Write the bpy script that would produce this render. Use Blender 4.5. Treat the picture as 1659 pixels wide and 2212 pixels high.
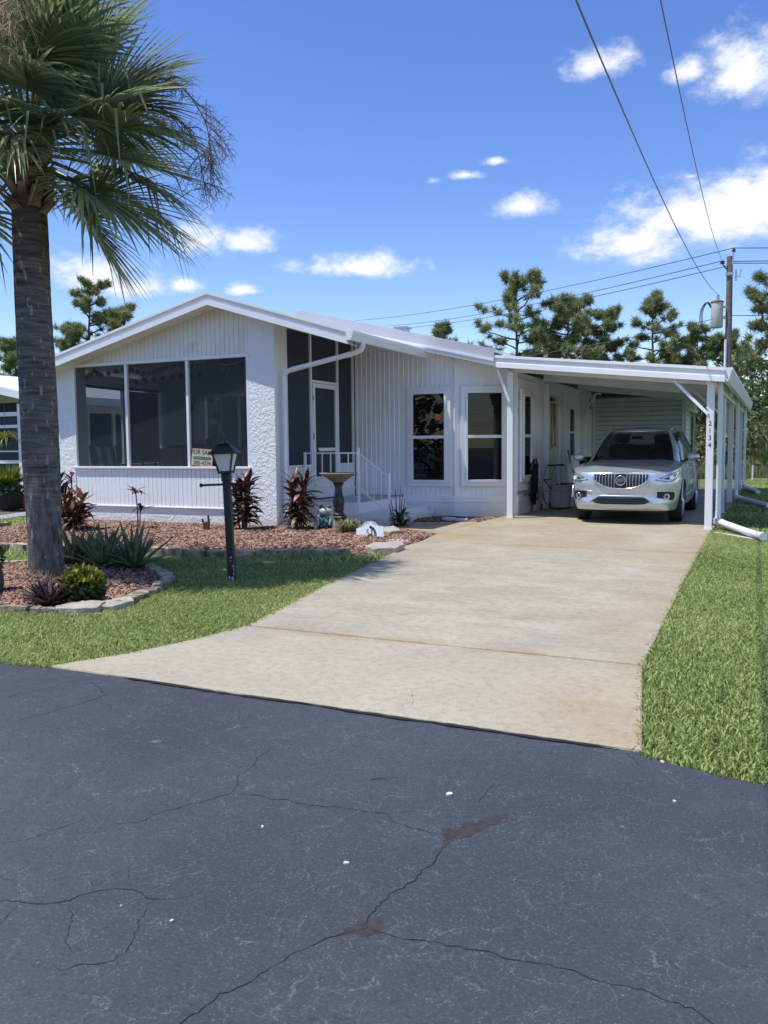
import bpy, bmesh, math, random
import numpy as np
from mathutils import Vector, Matrix, noise as mnoise
R_ = math.radians
random.seed(7); RNG = np.random.default_rng(11)
for o in list(bpy.data.objects): bpy.data.objects.remove(o)
scene = bpy.context.scene
COL = scene.collection

# ------------------------------------------------------------------ camera
yaw, pitch, roll = R_(25.0), R_(-4.48), R_(0.54)
fw = Vector((-math.sin(yaw)*math.cos(pitch), math.cos(yaw)*math.cos(pitch), math.sin(pitch)))
rt = Vector((math.cos(yaw), math.sin(yaw), 0)); up = rt.cross(fw)
rt, up = rt*math.cos(roll)-up*math.sin(roll), rt*math.sin(roll)+up*math.cos(roll)
cd = bpy.data.cameras.new('camera'); cam = bpy.data.objects.new('camera', cd); COL.objects.link(cam)
cam.matrix_world = Matrix(((rt.x, up.x, -fw.x, 0), (rt.y, up.y, -fw.y, 0), (rt.z, up.z, -fw.z, 1.35), (0, 0, 0, 1)))
cd.sensor_fit = 'VERTICAL'; cd.sensor_height = 36.0; cd.sensor_width = 27.0; cd.lens = 36.0*1810/2212
cd.clip_start = 0.05; cd.clip_end = 3000
scene.camera = cam

# ------------------------------------------------------------------ sky, sun, exposure
SUN_EL, SUN_AZ = 67.5, 41.0            # sun stands to the left, a little to the street side
sx, sy, sz = -math.cos(R_(SUN_AZ))*math.cos(R_(SUN_EL)), -math.sin(R_(SUN_AZ))*math.cos(R_(SUN_EL)), math.sin(R_(SUN_EL))
SUNV = Vector((sx, sy, sz))
sd = bpy.data.lights.new('sun', 'SUN'); so = bpy.data.objects.new('sun', sd); COL.objects.link(so)
sd.energy = 2.75; sd.angle = R_(0.53); sd.color = (1.0, 0.975, 0.935)
so.rotation_euler = SUNV.to_track_quat('Z', 'Y').to_euler(); so.location = (-10, -6, 30)
scene.view_settings.view_transform = 'Standard'; scene.view_settings.look = 'None'
scene.view_settings.exposure = 0.80; scene.view_settings.gamma = 1.0

world = bpy.data.worlds.new('World'); scene.world = world; world.use_nodes = True
wt = world.node_tree; wn = wt.nodes; wl = wt.links; wn.clear()
def wmath(op, a, b=None, c=None, clamp=False):
    n = wn.new('ShaderNodeMath'); n.operation = op; n.use_clamp = clamp
    for i, v in enumerate((a, b, c)):
        if v is None: continue
        if isinstance(v, (int, float)): n.inputs[i].default_value = v
        else: wl.new(v, n.inputs[i])
    return n.outputs[0]
wout = wn.new('ShaderNodeOutputWorld'); bg = wn.new('ShaderNodeBackground'); wl.new(bg.outputs[0], wout.inputs[0])
sky = wn.new('ShaderNodeTexSky'); sky.sky_type = 'NISHITA'; sky.sun_disc = False
sky.sun_elevation = R_(SUN_EL); sky.sun_rotation = math.atan2(sx, sy); sky.air_density = 1.0; sky.dust_density = 0.25; sky.ozone_density = 2.2
hs = wn.new('ShaderNodeHueSaturation'); hs.inputs['Saturation'].default_value = 1.25; hs.inputs['Value'].default_value = 0.86; hs.inputs['Hue'].default_value = 0.517
wl.new(sky.outputs[0], hs.inputs['Color'])
tc = wn.new('ShaderNodeTexCoord'); sep = wn.new('ShaderNodeSeparateXYZ'); wl.new(tc.outputs['Generated'], sep.inputs[0])
AZ = wmath('ARCTAN2', sep.outputs[0], sep.outputs[1]); EL = wmath('ARCSINE', sep.outputs[2])
def wnoise(scale, detail, rough):
    n = wn.new('ShaderNodeTexNoise'); n.inputs['Scale'].default_value = scale; n.inputs['Detail'].default_value = detail; n.inputs['Roughness'].default_value = rough
    mp = wn.new('ShaderNodeMapping'); mp.inputs['Scale'].default_value = (1, 1, 1.7); wl.new(tc.outputs['Generated'], mp.inputs[0]); wl.new(mp.outputs[0], n.inputs['Vector'])
    return n.outputs[0]
n1 = wnoise(26, 9, 0.66); n2 = wnoise(7, 4, 0.55)
# small fair-weather clouds: (azimuth, elevation, half width, half height) in radians, all round the sky
CL = [(-0.646,0.232,0.032,0.021), (-0.594,0.231,0.035,0.015), (-0.466,0.207,0.060,0.014,1.4), (-0.763,0.187,0.059,0.027), (-0.724,0.179,0.043,0.014),
 (-0.145,0.219,0.056,0.022,1.5), (-0.072,0.241,0.080,0.029,1.6), (-0.017,0.248,0.060,0.032,1.6), (-0.271,0.267,0.032,0.014), (-0.376,0.297,0.012,0.006,.75),
 (-0.339,0.302,0.022,0.007,.8), (-0.304,0.314,0.020,0.006,.7), (-0.194,0.399,0.033,0.018), (-0.094,0.382,0.021,0.012), (-0.036,0.374,0.042,0.033),
 (-0.663,0.183,0.020,0.010), (-0.600,0.179,0.017,0.007), (-0.090,0.283,0.014,0.006,.7), (-0.013,0.060,0.022,0.016),
 (0.25,0.27,0.10,0.035), (0.6,0.2,0.09,0.025), (1.1,0.33,0.12,0.04), (1.7,0.22,0.1,0.03), (2.3,0.3,0.13,0.04), (2.9,0.2,0.1,0.03), (-1.2,0.24,0.09,0.03), (-1.7,0.33,0.1,0.035), (-2.4,0.22,0.12,0.03)]
fld = None
for a0, e0, ra, re, *st in CL:
    u = wmath('MULTIPLY_ADD', AZ, 1/ra, -a0/ra); v = wmath('MULTIPLY_ADD', EL, 1/re, -e0/re)
    # flat bases: the lower half is squeezed
    vv = wmath('MULTIPLY', v, wmath('MULTIPLY_ADD', wmath('LESS_THAN', v, 0.0), 0.45, 1.0))
    q = wmath('SQRT', wmath('MULTIPLY_ADD', u, u, wmath('MULTIPLY', vv, vv)))
    g = wmath('SUBTRACT', st[0] if st else 1.28, q)
    fld = g if fld is None else wmath('SMOOTH_MAX', fld, g, 0.25)
# cloud noise added out of view to raise ambient fill, masked off in view
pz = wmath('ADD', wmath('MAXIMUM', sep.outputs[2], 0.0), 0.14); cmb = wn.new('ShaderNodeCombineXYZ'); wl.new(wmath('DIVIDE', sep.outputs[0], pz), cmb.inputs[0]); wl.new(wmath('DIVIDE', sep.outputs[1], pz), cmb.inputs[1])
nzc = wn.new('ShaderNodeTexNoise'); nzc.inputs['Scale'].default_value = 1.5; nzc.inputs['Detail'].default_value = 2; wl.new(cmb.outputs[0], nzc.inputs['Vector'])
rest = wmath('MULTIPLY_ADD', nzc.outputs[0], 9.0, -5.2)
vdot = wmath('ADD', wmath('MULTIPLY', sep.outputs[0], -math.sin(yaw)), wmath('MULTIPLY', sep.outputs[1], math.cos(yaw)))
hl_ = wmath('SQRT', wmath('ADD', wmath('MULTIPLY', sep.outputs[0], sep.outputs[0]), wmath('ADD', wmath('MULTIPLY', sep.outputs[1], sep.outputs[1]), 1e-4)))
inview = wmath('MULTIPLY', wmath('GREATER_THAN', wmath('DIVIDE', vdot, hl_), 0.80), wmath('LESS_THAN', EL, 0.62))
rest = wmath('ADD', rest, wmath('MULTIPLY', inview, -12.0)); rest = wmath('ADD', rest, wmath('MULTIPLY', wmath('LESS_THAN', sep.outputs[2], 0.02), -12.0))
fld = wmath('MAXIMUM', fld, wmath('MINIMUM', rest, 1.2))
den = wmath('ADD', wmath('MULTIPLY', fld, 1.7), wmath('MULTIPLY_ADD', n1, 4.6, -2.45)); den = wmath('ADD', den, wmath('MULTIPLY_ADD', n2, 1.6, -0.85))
mr = wn.new('ShaderNodeMapRange'); mr.interpolation_type = 'SMOOTHSTEP'; mr.inputs['From Min'].default_value = -0.5; mr.inputs['From Max'].default_value = 1.6
mr.inputs['To Max'].default_value = 0.96; wl.new(den, mr.inputs['Value'])
mr2 = wn.new('ShaderNodeMapRange'); mr2.inputs['From Min'].default_value = 0.2; mr2.inputs['From Max'].default_value = 2.0; wl.new(den, mr2.inputs['Value'])
cc = wn.new('ShaderNodeMix'); cc.data_type = 'RGBA'; cc.inputs['A'].default_value = (3.4, 3.8, 4.4, 1); cc.inputs['B'].default_value = (4.8, 4.8, 4.9, 1)
wl.new(mr2.outputs[0], cc.inputs['Factor'])
mx = wn.new('ShaderNodeMix'); mx.data_type = 'RGBA'; wl.new(mr.outputs[0], mx.inputs['Factor']); wl.new(hs.outputs[0], mx.inputs['A']); wl.new(cc.outputs['Result'], mx.inputs['B'])
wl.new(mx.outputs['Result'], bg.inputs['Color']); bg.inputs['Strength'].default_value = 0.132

# ------------------------------------------------------------------ materials
def rgba(c): return (c[0], c[1], c[2], 1.0)
def mat(name, col, rough=0.6, var=0.12, scale=4.0, bump=0.0, bscale=40.0, metal=0.0, coat=0.0, spec=0.5, col2=None, island=0.0, detail=4, trans=0.0, emit=None, dirt=None):
    """procedural surface: colour varied by noise (and by piece when island > 0), fine relief by bump"""
    m = bpy.data.materials.new(name); m.use_nodes = True; nt = m.node_tree; N = nt.nodes; L = nt.links
    b = N['Principled BSDF']; b.inputs['Roughness'].default_value = rough; b.inputs['Metallic'].default_value = metal
    b.inputs['Coat Weight'].default_value = coat; b.inputs['Specular IOR Level'].default_value = spec
    geo = N.new('ShaderNodeNewGeometry')
    nz = N.new('ShaderNodeTexNoise'); nz.inputs['Scale'].default_value = scale; nz.inputs['Detail'].default_value = detail; L.new(geo.outputs['Position'], nz.inputs['Vector'])
    ca = [c*(1-var) for c in col]; cb = [min(1, c*(1+var)) for c in (col2 or col)]
    mxx = N.new('ShaderNodeMix'); mxx.data_type = 'RGBA'; mxx.inputs['A'].default_value = rgba(ca); mxx.inputs['B'].default_value = rgba(cb)
    if island > 0:
        mm = N.new('ShaderNodeMapRange'); mm.inputs['To Min'].default_value = -island/2; mm.inputs['To Max'].default_value = island/2; L.new(geo.outputs['Random Per Island'], mm.inputs['Value'])
        ad = N.new('ShaderNodeMath'); ad.operation = 'ADD'; ad.use_clamp = True; L.new(nz.outputs[0], ad.inputs[0]); L.new(mm.outputs[0], ad.inputs[1]); L.new(ad.outputs[0], mxx.inputs['Factor'])
    else:
        rr = N.new('ShaderNodeMapRange'); rr.inputs['From Min'].default_value = 0.3; rr.inputs['From Max'].default_value = 0.7; L.new(nz.outputs[0], rr.inputs['Value']); L.new(rr.outputs[0], mxx.inputs['Factor'])
    out = mxx.outputs['Result']
    if dirt:
        dn = N.new('ShaderNodeTexNoise'); dn.inputs['Scale'].default_value = dirt[1]; dn.inputs['Detail'].default_value = 6; dn.inputs['Roughness'].default_value = 0.65; L.new(geo.outputs['Position'], dn.inputs['Vector'])
        dr = N.new('ShaderNodeMapRange'); dr.inputs['From Min'].default_value = dirt[2]; dr.inputs['From Max'].default_value = dirt[2]+0.12; dr.inputs['To Max'].default_value = dirt[3]; L.new(dn.outputs[0], dr.inputs['Value'])
        dm = N.new('ShaderNodeMix'); dm.data_type = 'RGBA'; L.new(dr.outputs[0], dm.inputs['Factor']); L.new(out, dm.inputs['A']); dm.inputs['B'].default_value = rgba(dirt[0]); out = dm.outputs['Result']
    L.new(out, b.inputs['Base Color'])
    if bump > 0:
        bn = N.new('ShaderNodeTexNoise'); bn.inputs['Scale'].default_value = bscale; bn.inputs['Detail'].default_value = 5; L.new(geo.outputs['Position'], bn.inputs['Vector'])
        bp = N.new('ShaderNodeBump'); bp.inputs['Strength'].default_value = bump; bp.inputs['Distance'].default_value = 0.02; L.new(bn.outputs[0], bp.inputs['Height']); L.new(bp.outputs[0], b.inputs['Normal'])
    if trans > 0:
        tr = N.new('ShaderNodeBsdfTranslucent'); L.new(out, tr.inputs['Color']); ms = N.new('ShaderNodeMixShader'); ms.inputs[0].default_value = trans
        L.new(b.outputs[0], ms.inputs[1]); L.new(tr.outputs[0], ms.inputs[2]); L.new(ms.outputs[0], N['Material Output'].inputs[0])
    if emit: b.inputs['Emission Color'].default_value = rgba(emit[0]); b.inputs['Emission Strength'].default_value = emit[1]
    return m
def node_mat(name):
    m = bpy.data.materials.new(name); m.use_nodes = True
    return m, m.node_tree.nodes, m.node_tree.links, m.node_tree.nodes['Principled BSDF']

def asphalt_mat():
    m, N, L, b = node_mat('asphalt'); geo = N.new('ShaderNodeNewGeometry')
    def noi(s, d, r=0.6):
        n = N.new('ShaderNodeTexNoise'); n.inputs['Scale'].default_value = s; n.inputs['Detail'].default_value = d; n.inputs['Roughness'].default_value = r; L.new(geo.outputs['Position'], n.inputs['Vector']); return n
    def rng(v, a, bb, lo, hi):
        r = N.new('ShaderNodeMapRange'); r.inputs['From Min'].default_value = a; r.inputs['From Max'].default_value = bb; r.inputs['To Min'].default_value = lo; r.inputs['To Max'].default_value = hi; L.new(v, r.inputs['Value']); return r.outputs[0]
    def mix(f, a, bcol, typ='MIX'):
        x = N.new('ShaderNodeMix'); x.data_type = 'RGBA'; x.blend_type = typ
        if isinstance(f, float): x.inputs['Factor'].default_value = f
        else: L.new(f, x.inputs['Factor'])
        if isinstance(a, tuple): x.inputs['A'].default_value = a
        else: L.new(a, x.inputs['A'])
        if isinstance(bcol, tuple): x.inputs['B'].default_value = bcol
        else: L.new(bcol, x.inputs['B'])
        return x.outputs['Result']
    big = noi(0.7, 4); fine = noi(90, 3); mid = noi(9, 5)
    c = mix(rng(big.outputs[0], .35, .65, 0, 1), (.038, .0435, .049, 1), (.051, .058, .065, 1))
    wear = noi(.35, 3); c = mix(rng(wear.outputs[0], .42, .62, 0, .55), c, (.066, .073, .082, 1)); c = mix(rng(mid.outputs[0], .4, .7, 0, .5), c, (.042, .048, .056, 1))
    c = mix(rng(fine.outputs[0], .52, .70, 0, .55), c, (.098, .108, .122, 1))
    vor2 = N.new('ShaderNodeTexVoronoi'); vor2.inputs['Scale'].default_value = 62; L.new(geo.outputs['Position'], vor2.inputs['Vector'])
    gate = noi(14, 4); kk = N.new('ShaderNodeMath'); kk.operation = 'MULTIPLY'; L.new(rng(vor2.outputs['Distance'], .08, .26, .9, 0), kk.inputs[0]); L.new(rng(gate.outputs[0], .45, .62, .1, 1), kk.inputs[1])
    c = mix(kk.outputs[0], c, (.145, .158, .176, 1)); pit = noi(48, 3); c = mix(rng(pit.outputs[0], .42, .33, 0, .6), c, (.028, .033, .042, 1))
    # worn hair cracks showing the grey stone: warped voronoi edges, broken up by noise
    wv = noi(3.2, 5); vm = N.new('ShaderNodeVectorMath'); vm.operation = 'MULTIPLY_ADD'; L.new(wv.outputs['Color'], vm.inputs[0]); vm.inputs[1].default_value = (.42, .42, 0); L.new(geo.outputs['Position'], vm.inputs[2])
    for sc, wdt, amt, th in ((3.4, .005, .7, .49), (8.0, .009, .7, .49), (17., .016, .6, .50)):
        vo = N.new('ShaderNodeTexVoronoi'); vo.feature = 'DISTANCE_TO_EDGE'; vo.inputs['Scale'].default_value = sc; L.new(vm.outputs[0], vo.inputs['Vector'])
        br = noi(1.3*sc**.7, 4); k = N.new('ShaderNodeMath'); k.operation = 'MULTIPLY'
        L.new(rng(vo.outputs['Distance'], 0, wdt, amt, 0), k.inputs[0]); L.new(rng(br.outputs[0], th, th+.08, 0, 1), k.inputs[1])
        c = mix(k.outputs[0], c, (.17, .185, .21, 1))
    L.new(c, b.inputs['Base Color']); b.inputs['Roughness'].default_value = .62; b.inputs['Specular IOR Level'].default_value = .35
    bp = N.new('ShaderNodeBump'); bp.inputs['Strength'].default_value = .3; bp.inputs['Distance'].default_value = .006; L.new(fine.outputs[0], bp.inputs['Height']); L.new(bp.outputs[0], b.inputs['Normal'])
    return m
def concrete_mat():
    m, N, L, b = node_mat('driveway_concrete'); geo = N.new('ShaderNodeNewGeometry'); sp = N.new('ShaderNodeSeparateXYZ'); L.new(geo.outputs['Position'], sp.inputs[0])
    def noi(s, d, r=0.6, stretch=None):
        n = N.new('ShaderNodeTexNoise'); n.inputs['Scale'].default_value = s; n.inputs['Detail'].default_value = d; n.inputs['Roughness'].default_value = r
        if stretch:
            mp = N.new('ShaderNodeMapping'); mp.inputs['Scale'].default_value = stretch; L.new(geo.outputs['Position'], mp.inputs[0]); L.new(mp.outputs[0], n.inputs['Vector'])
        else: L.new(geo.outputs['Position'], n.inputs['Vector'])
        return n.outputs[0]
    def rng(v, a, bb, lo=0., hi=1.):
        r = N.new('ShaderNodeMapRange'); r.inputs['From Min'].default_value = a; r.inputs['From Max'].default_value = bb; r.inputs['To Min'].default_value = lo; r.inputs['To Max'].default_value = hi; L.new(v, r.inputs['Value']); return r.outputs[0]
    def mth(op, a, bb):
        n = N.new('ShaderNodeMath'); n.operation = op; n.use_clamp = True
        for i, v in enumerate((a, bb)):
            if isinstance(v, (int, float)): n.inputs[i].default_value = v
            else: L.new(v, n.inputs[i])
        return n.outputs[0]
    def mix(f, a, bcol):
        x = N.new('ShaderNodeMix'); x.data_type = 'RGBA'; L.new(f, x.inputs['Factor'])
        if isinstance(a, tuple): x.inputs['A'].default_value = a
        else: L.new(a, x.inputs['A'])
        x.inputs['B'].default_value = bcol; return x.outputs['Result']
    X, Y = sp.outputs[0], sp.outputs[1]
    c = mix(rng(noi(1.1, 5), .35, .65), (.385, .342, .248, 1), (.46, .41, .298, 1))
    # grey mildew film in the middle of the slabs, brushed across
    grey = mth('MULTIPLY', rng(noi(1.6, 6, .65, (.7, 1.5, 1)), .42, .62), rng(Y, 4.3, 5.2)); c = mix(mth('MULTIPLY', grey, .45), c, (.27, .262, .210, 1))
    dark = rng(noi(2.2, 8, .72, (.6, 2.2, 1)), .56, .70, 0, .5); c = mix(mth('MULTIPLY', dark, rng(Y, 4.6, 6.5)), c, (.15, .145, .12, 1))
    # rust-brown irrigation stain along the edges and joints
    n3 = noi(1.3, 6); ex = mth('ADD', rng(X, -3.7, -4.7), rng(X, -1.35, -.75)); st = mth('MULTIPLY', ex, rng(n3, .38, .62)); c = mix(mth('MULTIPLY', st, .68), c, (.36, .245, .115, 1))
    far = mth('MULTIPLY', rng(Y, 9.3, 11.0), rng(noi(.9, 5, .6, (1, .6, 1)), .40, .6)); c = mix(mth('MULTIPLY', far, .5), c, (.36, .235, .10, 1))
    for yj in (5.255, 10.97):
        ab = N.new('ShaderNodeMath'); ab.operation = 'ABSOLUTE'; sb = N.new('ShaderNodeMath'); sb.operation = 'SUBTRACT'; L.new(Y, sb.inputs[0]); sb.inputs[1].default_value = yj; L.new(sb.outputs[0], ab.inputs[0])
        c = mix(mth('MULTIPLY', rng(ab.outputs[0], .16, .02, 0, .55), rng(noi(2.4, 6), .42, .60)), c, (.31, .205, .085, 1))
    c = mix(rng(noi(17, 6, .7), .47, .63, 0, .38), c, (.21, .19, .14, 1)); c = mix(rng(noi(23, 5, .7), .56, .68, 0, .4), c, (.53, .48, .37, 1)); blot = mth('MULTIPLY', rng(noi(5.5, 7, .7), .50, .66, 0, .45), rng(Y, 4.9, 6.0)); c = mix(blot, c, (.235, .220, .17, 1))
    c = mix(rng(noi(120, 2), .62, .75, 0, .35), c, (.55, .51, .43, 1))
    c = mix(rng(noi(60, 3), .30, .42, .35, 0), c, (.17, .155, .125, 1))
    L.new(c, b.inputs['Base Color']); b.inputs['Roughness'].default_value = .82; b.inputs['Specular IOR Level'].default_value = .25
    bp = N.new('ShaderNodeBump'); bp.inputs['Strength'].default_value = .4; bp.inputs['Distance'].default_value = .008; L.new(noi(70, 4), bp.inputs['Height']); L.new(bp.outputs[0], b.inputs['Normal'])
    return m
def stucco_mat():
    m, N, L, b = node_mat('white_stucco'); geo = N.new('ShaderNodeNewGeometry')
    wv = N.new('ShaderNodeTexNoise'); wv.inputs['Scale'].default_value = 7; wv.inputs['Detail'].default_value = 3; L.new(geo.outputs['Position'], wv.inputs['Vector'])
    vm = N.new('ShaderNodeVectorMath'); vm.operation = 'MULTIPLY_ADD'; L.new(wv.outputs['Color'], vm.inputs[0]); vm.inputs[1].default_value = (.22, .22, .22); L.new(geo.outputs['Position'], vm.inputs[2])
    n = N.new('ShaderNodeTexNoise'); n.inputs['Scale'].default_value = 15; n.inputs['Detail'].default_value = 3; L.new(vm.outputs[0], n.inputs['Vector'])
    r = N.new('ShaderNodeMapRange'); r.interpolation_type = 'SMOOTHSTEP'; r.inputs['From Min'].default_value = .42; r.inputs['From Max'].default_value = .58; L.new(n.outputs[0], r.inputs['Value'])
    n2 = N.new('ShaderNodeTexNoise'); n2.inputs['Scale'].default_value = 60; L.new(geo.outputs['Position'], n2.inputs['Vector'])
    ad = N.new('ShaderNodeMath'); ad.operation = 'MULTIPLY_ADD'; L.new(n2.outputs[0], ad.inputs[0]); ad.inputs[1].default_value = .15; L.new(r.outputs[0], ad.inputs[2])
    bp = N.new('ShaderNodeBump'); bp.inputs['Strength'].default_value = .75; bp.inputs['Distance'].default_value = .0075; L.new(ad.outputs[0], bp.inputs['Height']); L.new(bp.outputs[0], b.inputs['Normal'])
    d = N.new('ShaderNodeTexNoise'); d.inputs['Scale'].default_value = 1.5; d.inputs['Detail'].default_value = 6; L.new(geo.outputs['Position'], d.inputs['Vector'])
    x = N.new('ShaderNodeMix'); x.data_type = 'RGBA'; x.inputs['A'].default_value = (.80, .81, .82, 1); x.inputs['B'].default_value = (.88, .88, .88, 1); L.new(d.outputs[0], x.inputs['Factor'])
    # splash-back soil tint with a ragged upper edge near the bed
    sp = N.new('ShaderNodeSeparateXYZ'); L.new(geo.outputs['Position'], sp.inputs[0]); z = N.new('ShaderNodeMapRange'); z.inputs['From Min'].default_value = .02; z.inputs['From Max'].default_value = .22; z.inputs['To Min'].default_value = .45; z.inputs['To Max'].default_value = 0; L.new(sp.outputs[2], z.inputs['Value'])
    k = N.new('ShaderNodeMath'); k.operation = 'MULTIPLY'; L.new(z.outputs[0], k.inputs[0]); L.new(d.outputs[0], k.inputs[1])
    x2 = N.new('ShaderNodeMix'); x2.data_type = 'RGBA'; L.new(k.outputs[0], x2.inputs['Factor']); L.new(x.outputs['Result'], x2.inputs['A']); x2.inputs['B'].default_value = (.42, .24, .17, 1)
    L.new(x2.outputs['Result'], b.inputs['Base Color']); b.inputs['Roughness'].default_value = .75; b.inputs['Specular IOR Level'].default_value = .3
    return m
def screen_mat(name, col, fac):
    m, N, L, b = node_mat(name); b.inputs['Base Color'].default_value = rgba(col); b.inputs['Roughness'].default_value = .6
    t = N.new('ShaderNodeBsdfTransparent'); ms = N.new('ShaderNodeMixShader'); ms.inputs[0].default_value = fac; L.new(t.outputs[0], ms.inputs[1]); L.new(b.outputs[0], ms.inputs[2]); L.new(ms.outputs[0], N['Material Output'].inputs[0]); return m
def glass_mat(name, tint, rough=.015, ior=1.5):
    m, N, L, b = node_mat(name); N.remove(b)
    t = N.new('ShaderNodeBsdfTransparent'); t.inputs[0].default_value = rgba(tint); g = N.new('ShaderNodeBsdfGlossy'); g.inputs['Roughness'].default_value = rough
    fr = N.new('ShaderNodeFresnel'); fr.inputs['IOR'].default_value = ior; ms = N.new('ShaderNodeMixShader'); L.new(fr.outputs[0], ms.inputs[0]); L.new(t.outputs[0], ms.inputs[1]); L.new(g.outputs[0], ms.inputs[2]); L.new(ms.outputs[0], N['Material Output'].inputs[0]); return m
def trunk_mat():
    m, N, L, b = node_mat('palm_bark'); geo = N.new('ShaderNodeNewGeometry'); sp = N.new('ShaderNodeSeparateXYZ'); L.new(geo.outputs['Position'], sp.inputs[0])
    def noi(s, d, st):
        mp = N.new('ShaderNodeMapping'); mp.inputs['Scale'].default_value = st; L.new(geo.outputs['Position'], mp.inputs[0]); n = N.new('ShaderNodeTexNoise'); n.inputs['Scale'].default_value = s; n.inputs['Detail'].default_value = d; n.inputs['Roughness'].default_value = .65; L.new(mp.outputs[0], n.inputs['Vector']); return n.outputs[0]
    def rng(v, a, bb, lo=0., hi=1.):
        r = N.new('ShaderNodeMapRange'); r.inputs['From Min'].default_value = a; r.inputs['From Max'].default_value = bb; r.inputs['To Min'].default_value = lo; r.inputs['To Max'].default_value = hi; L.new(v, r.inputs['Value']); return r.outputs[0]
    def mix(f, a, c):
        x = N.new('ShaderNodeMix'); x.data_type = 'RGBA'; L.new(f, x.inputs['Factor'])
        for k, v in (('A', a), ('B', c)):
            if isinstance(v, tuple): x.inputs[k].default_value = v
            else: L.new(v, x.inputs[k])
        return x.outputs['Result']
    rings = noi(3.2, 5, (1, 1, 9)); cr = noi(9, 5, (2.4, 2.4, .5)); lowf = rng(sp.outputs[2], .55, 1.15)
    hmix = N.new('ShaderNodeMix'); hmix.data_type = 'FLOAT'; L.new(lowf, hmix.inputs['Factor']); L.new(cr, hmix.inputs['A']); L.new(rings, hmix.inputs['B']); h = hmix.outputs['Result']
    c = mix(rng(h, .36, .62), (.07, .062, .058, 1), (.235, .21, .19, 1))
    c = mix(rng(noi(2, 4, (1, 1, 1)), .45, .65, 0, .5), c, (.13, .135, .125, 1))
    sc = noi(11, 1.5, (1.6, 1.6, .7)); c = mix(rng(sc, .63, .67, 0, .8), c, (.40, .34, .29, 1))
    L.new(c, b.inputs['Base Color']); b.inputs['Roughness'].default_value = .9; b.inputs['Specular IOR Level'].default_value = .15
    bp = N.new('ShaderNodeBump'); bp.inputs['Strength'].default_value = 1; bp.inputs['Distance'].default_value = .035; L.new(h, bp.inputs['Height']); L.new(bp.outputs[0], b.inputs['Normal']); return m

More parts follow.
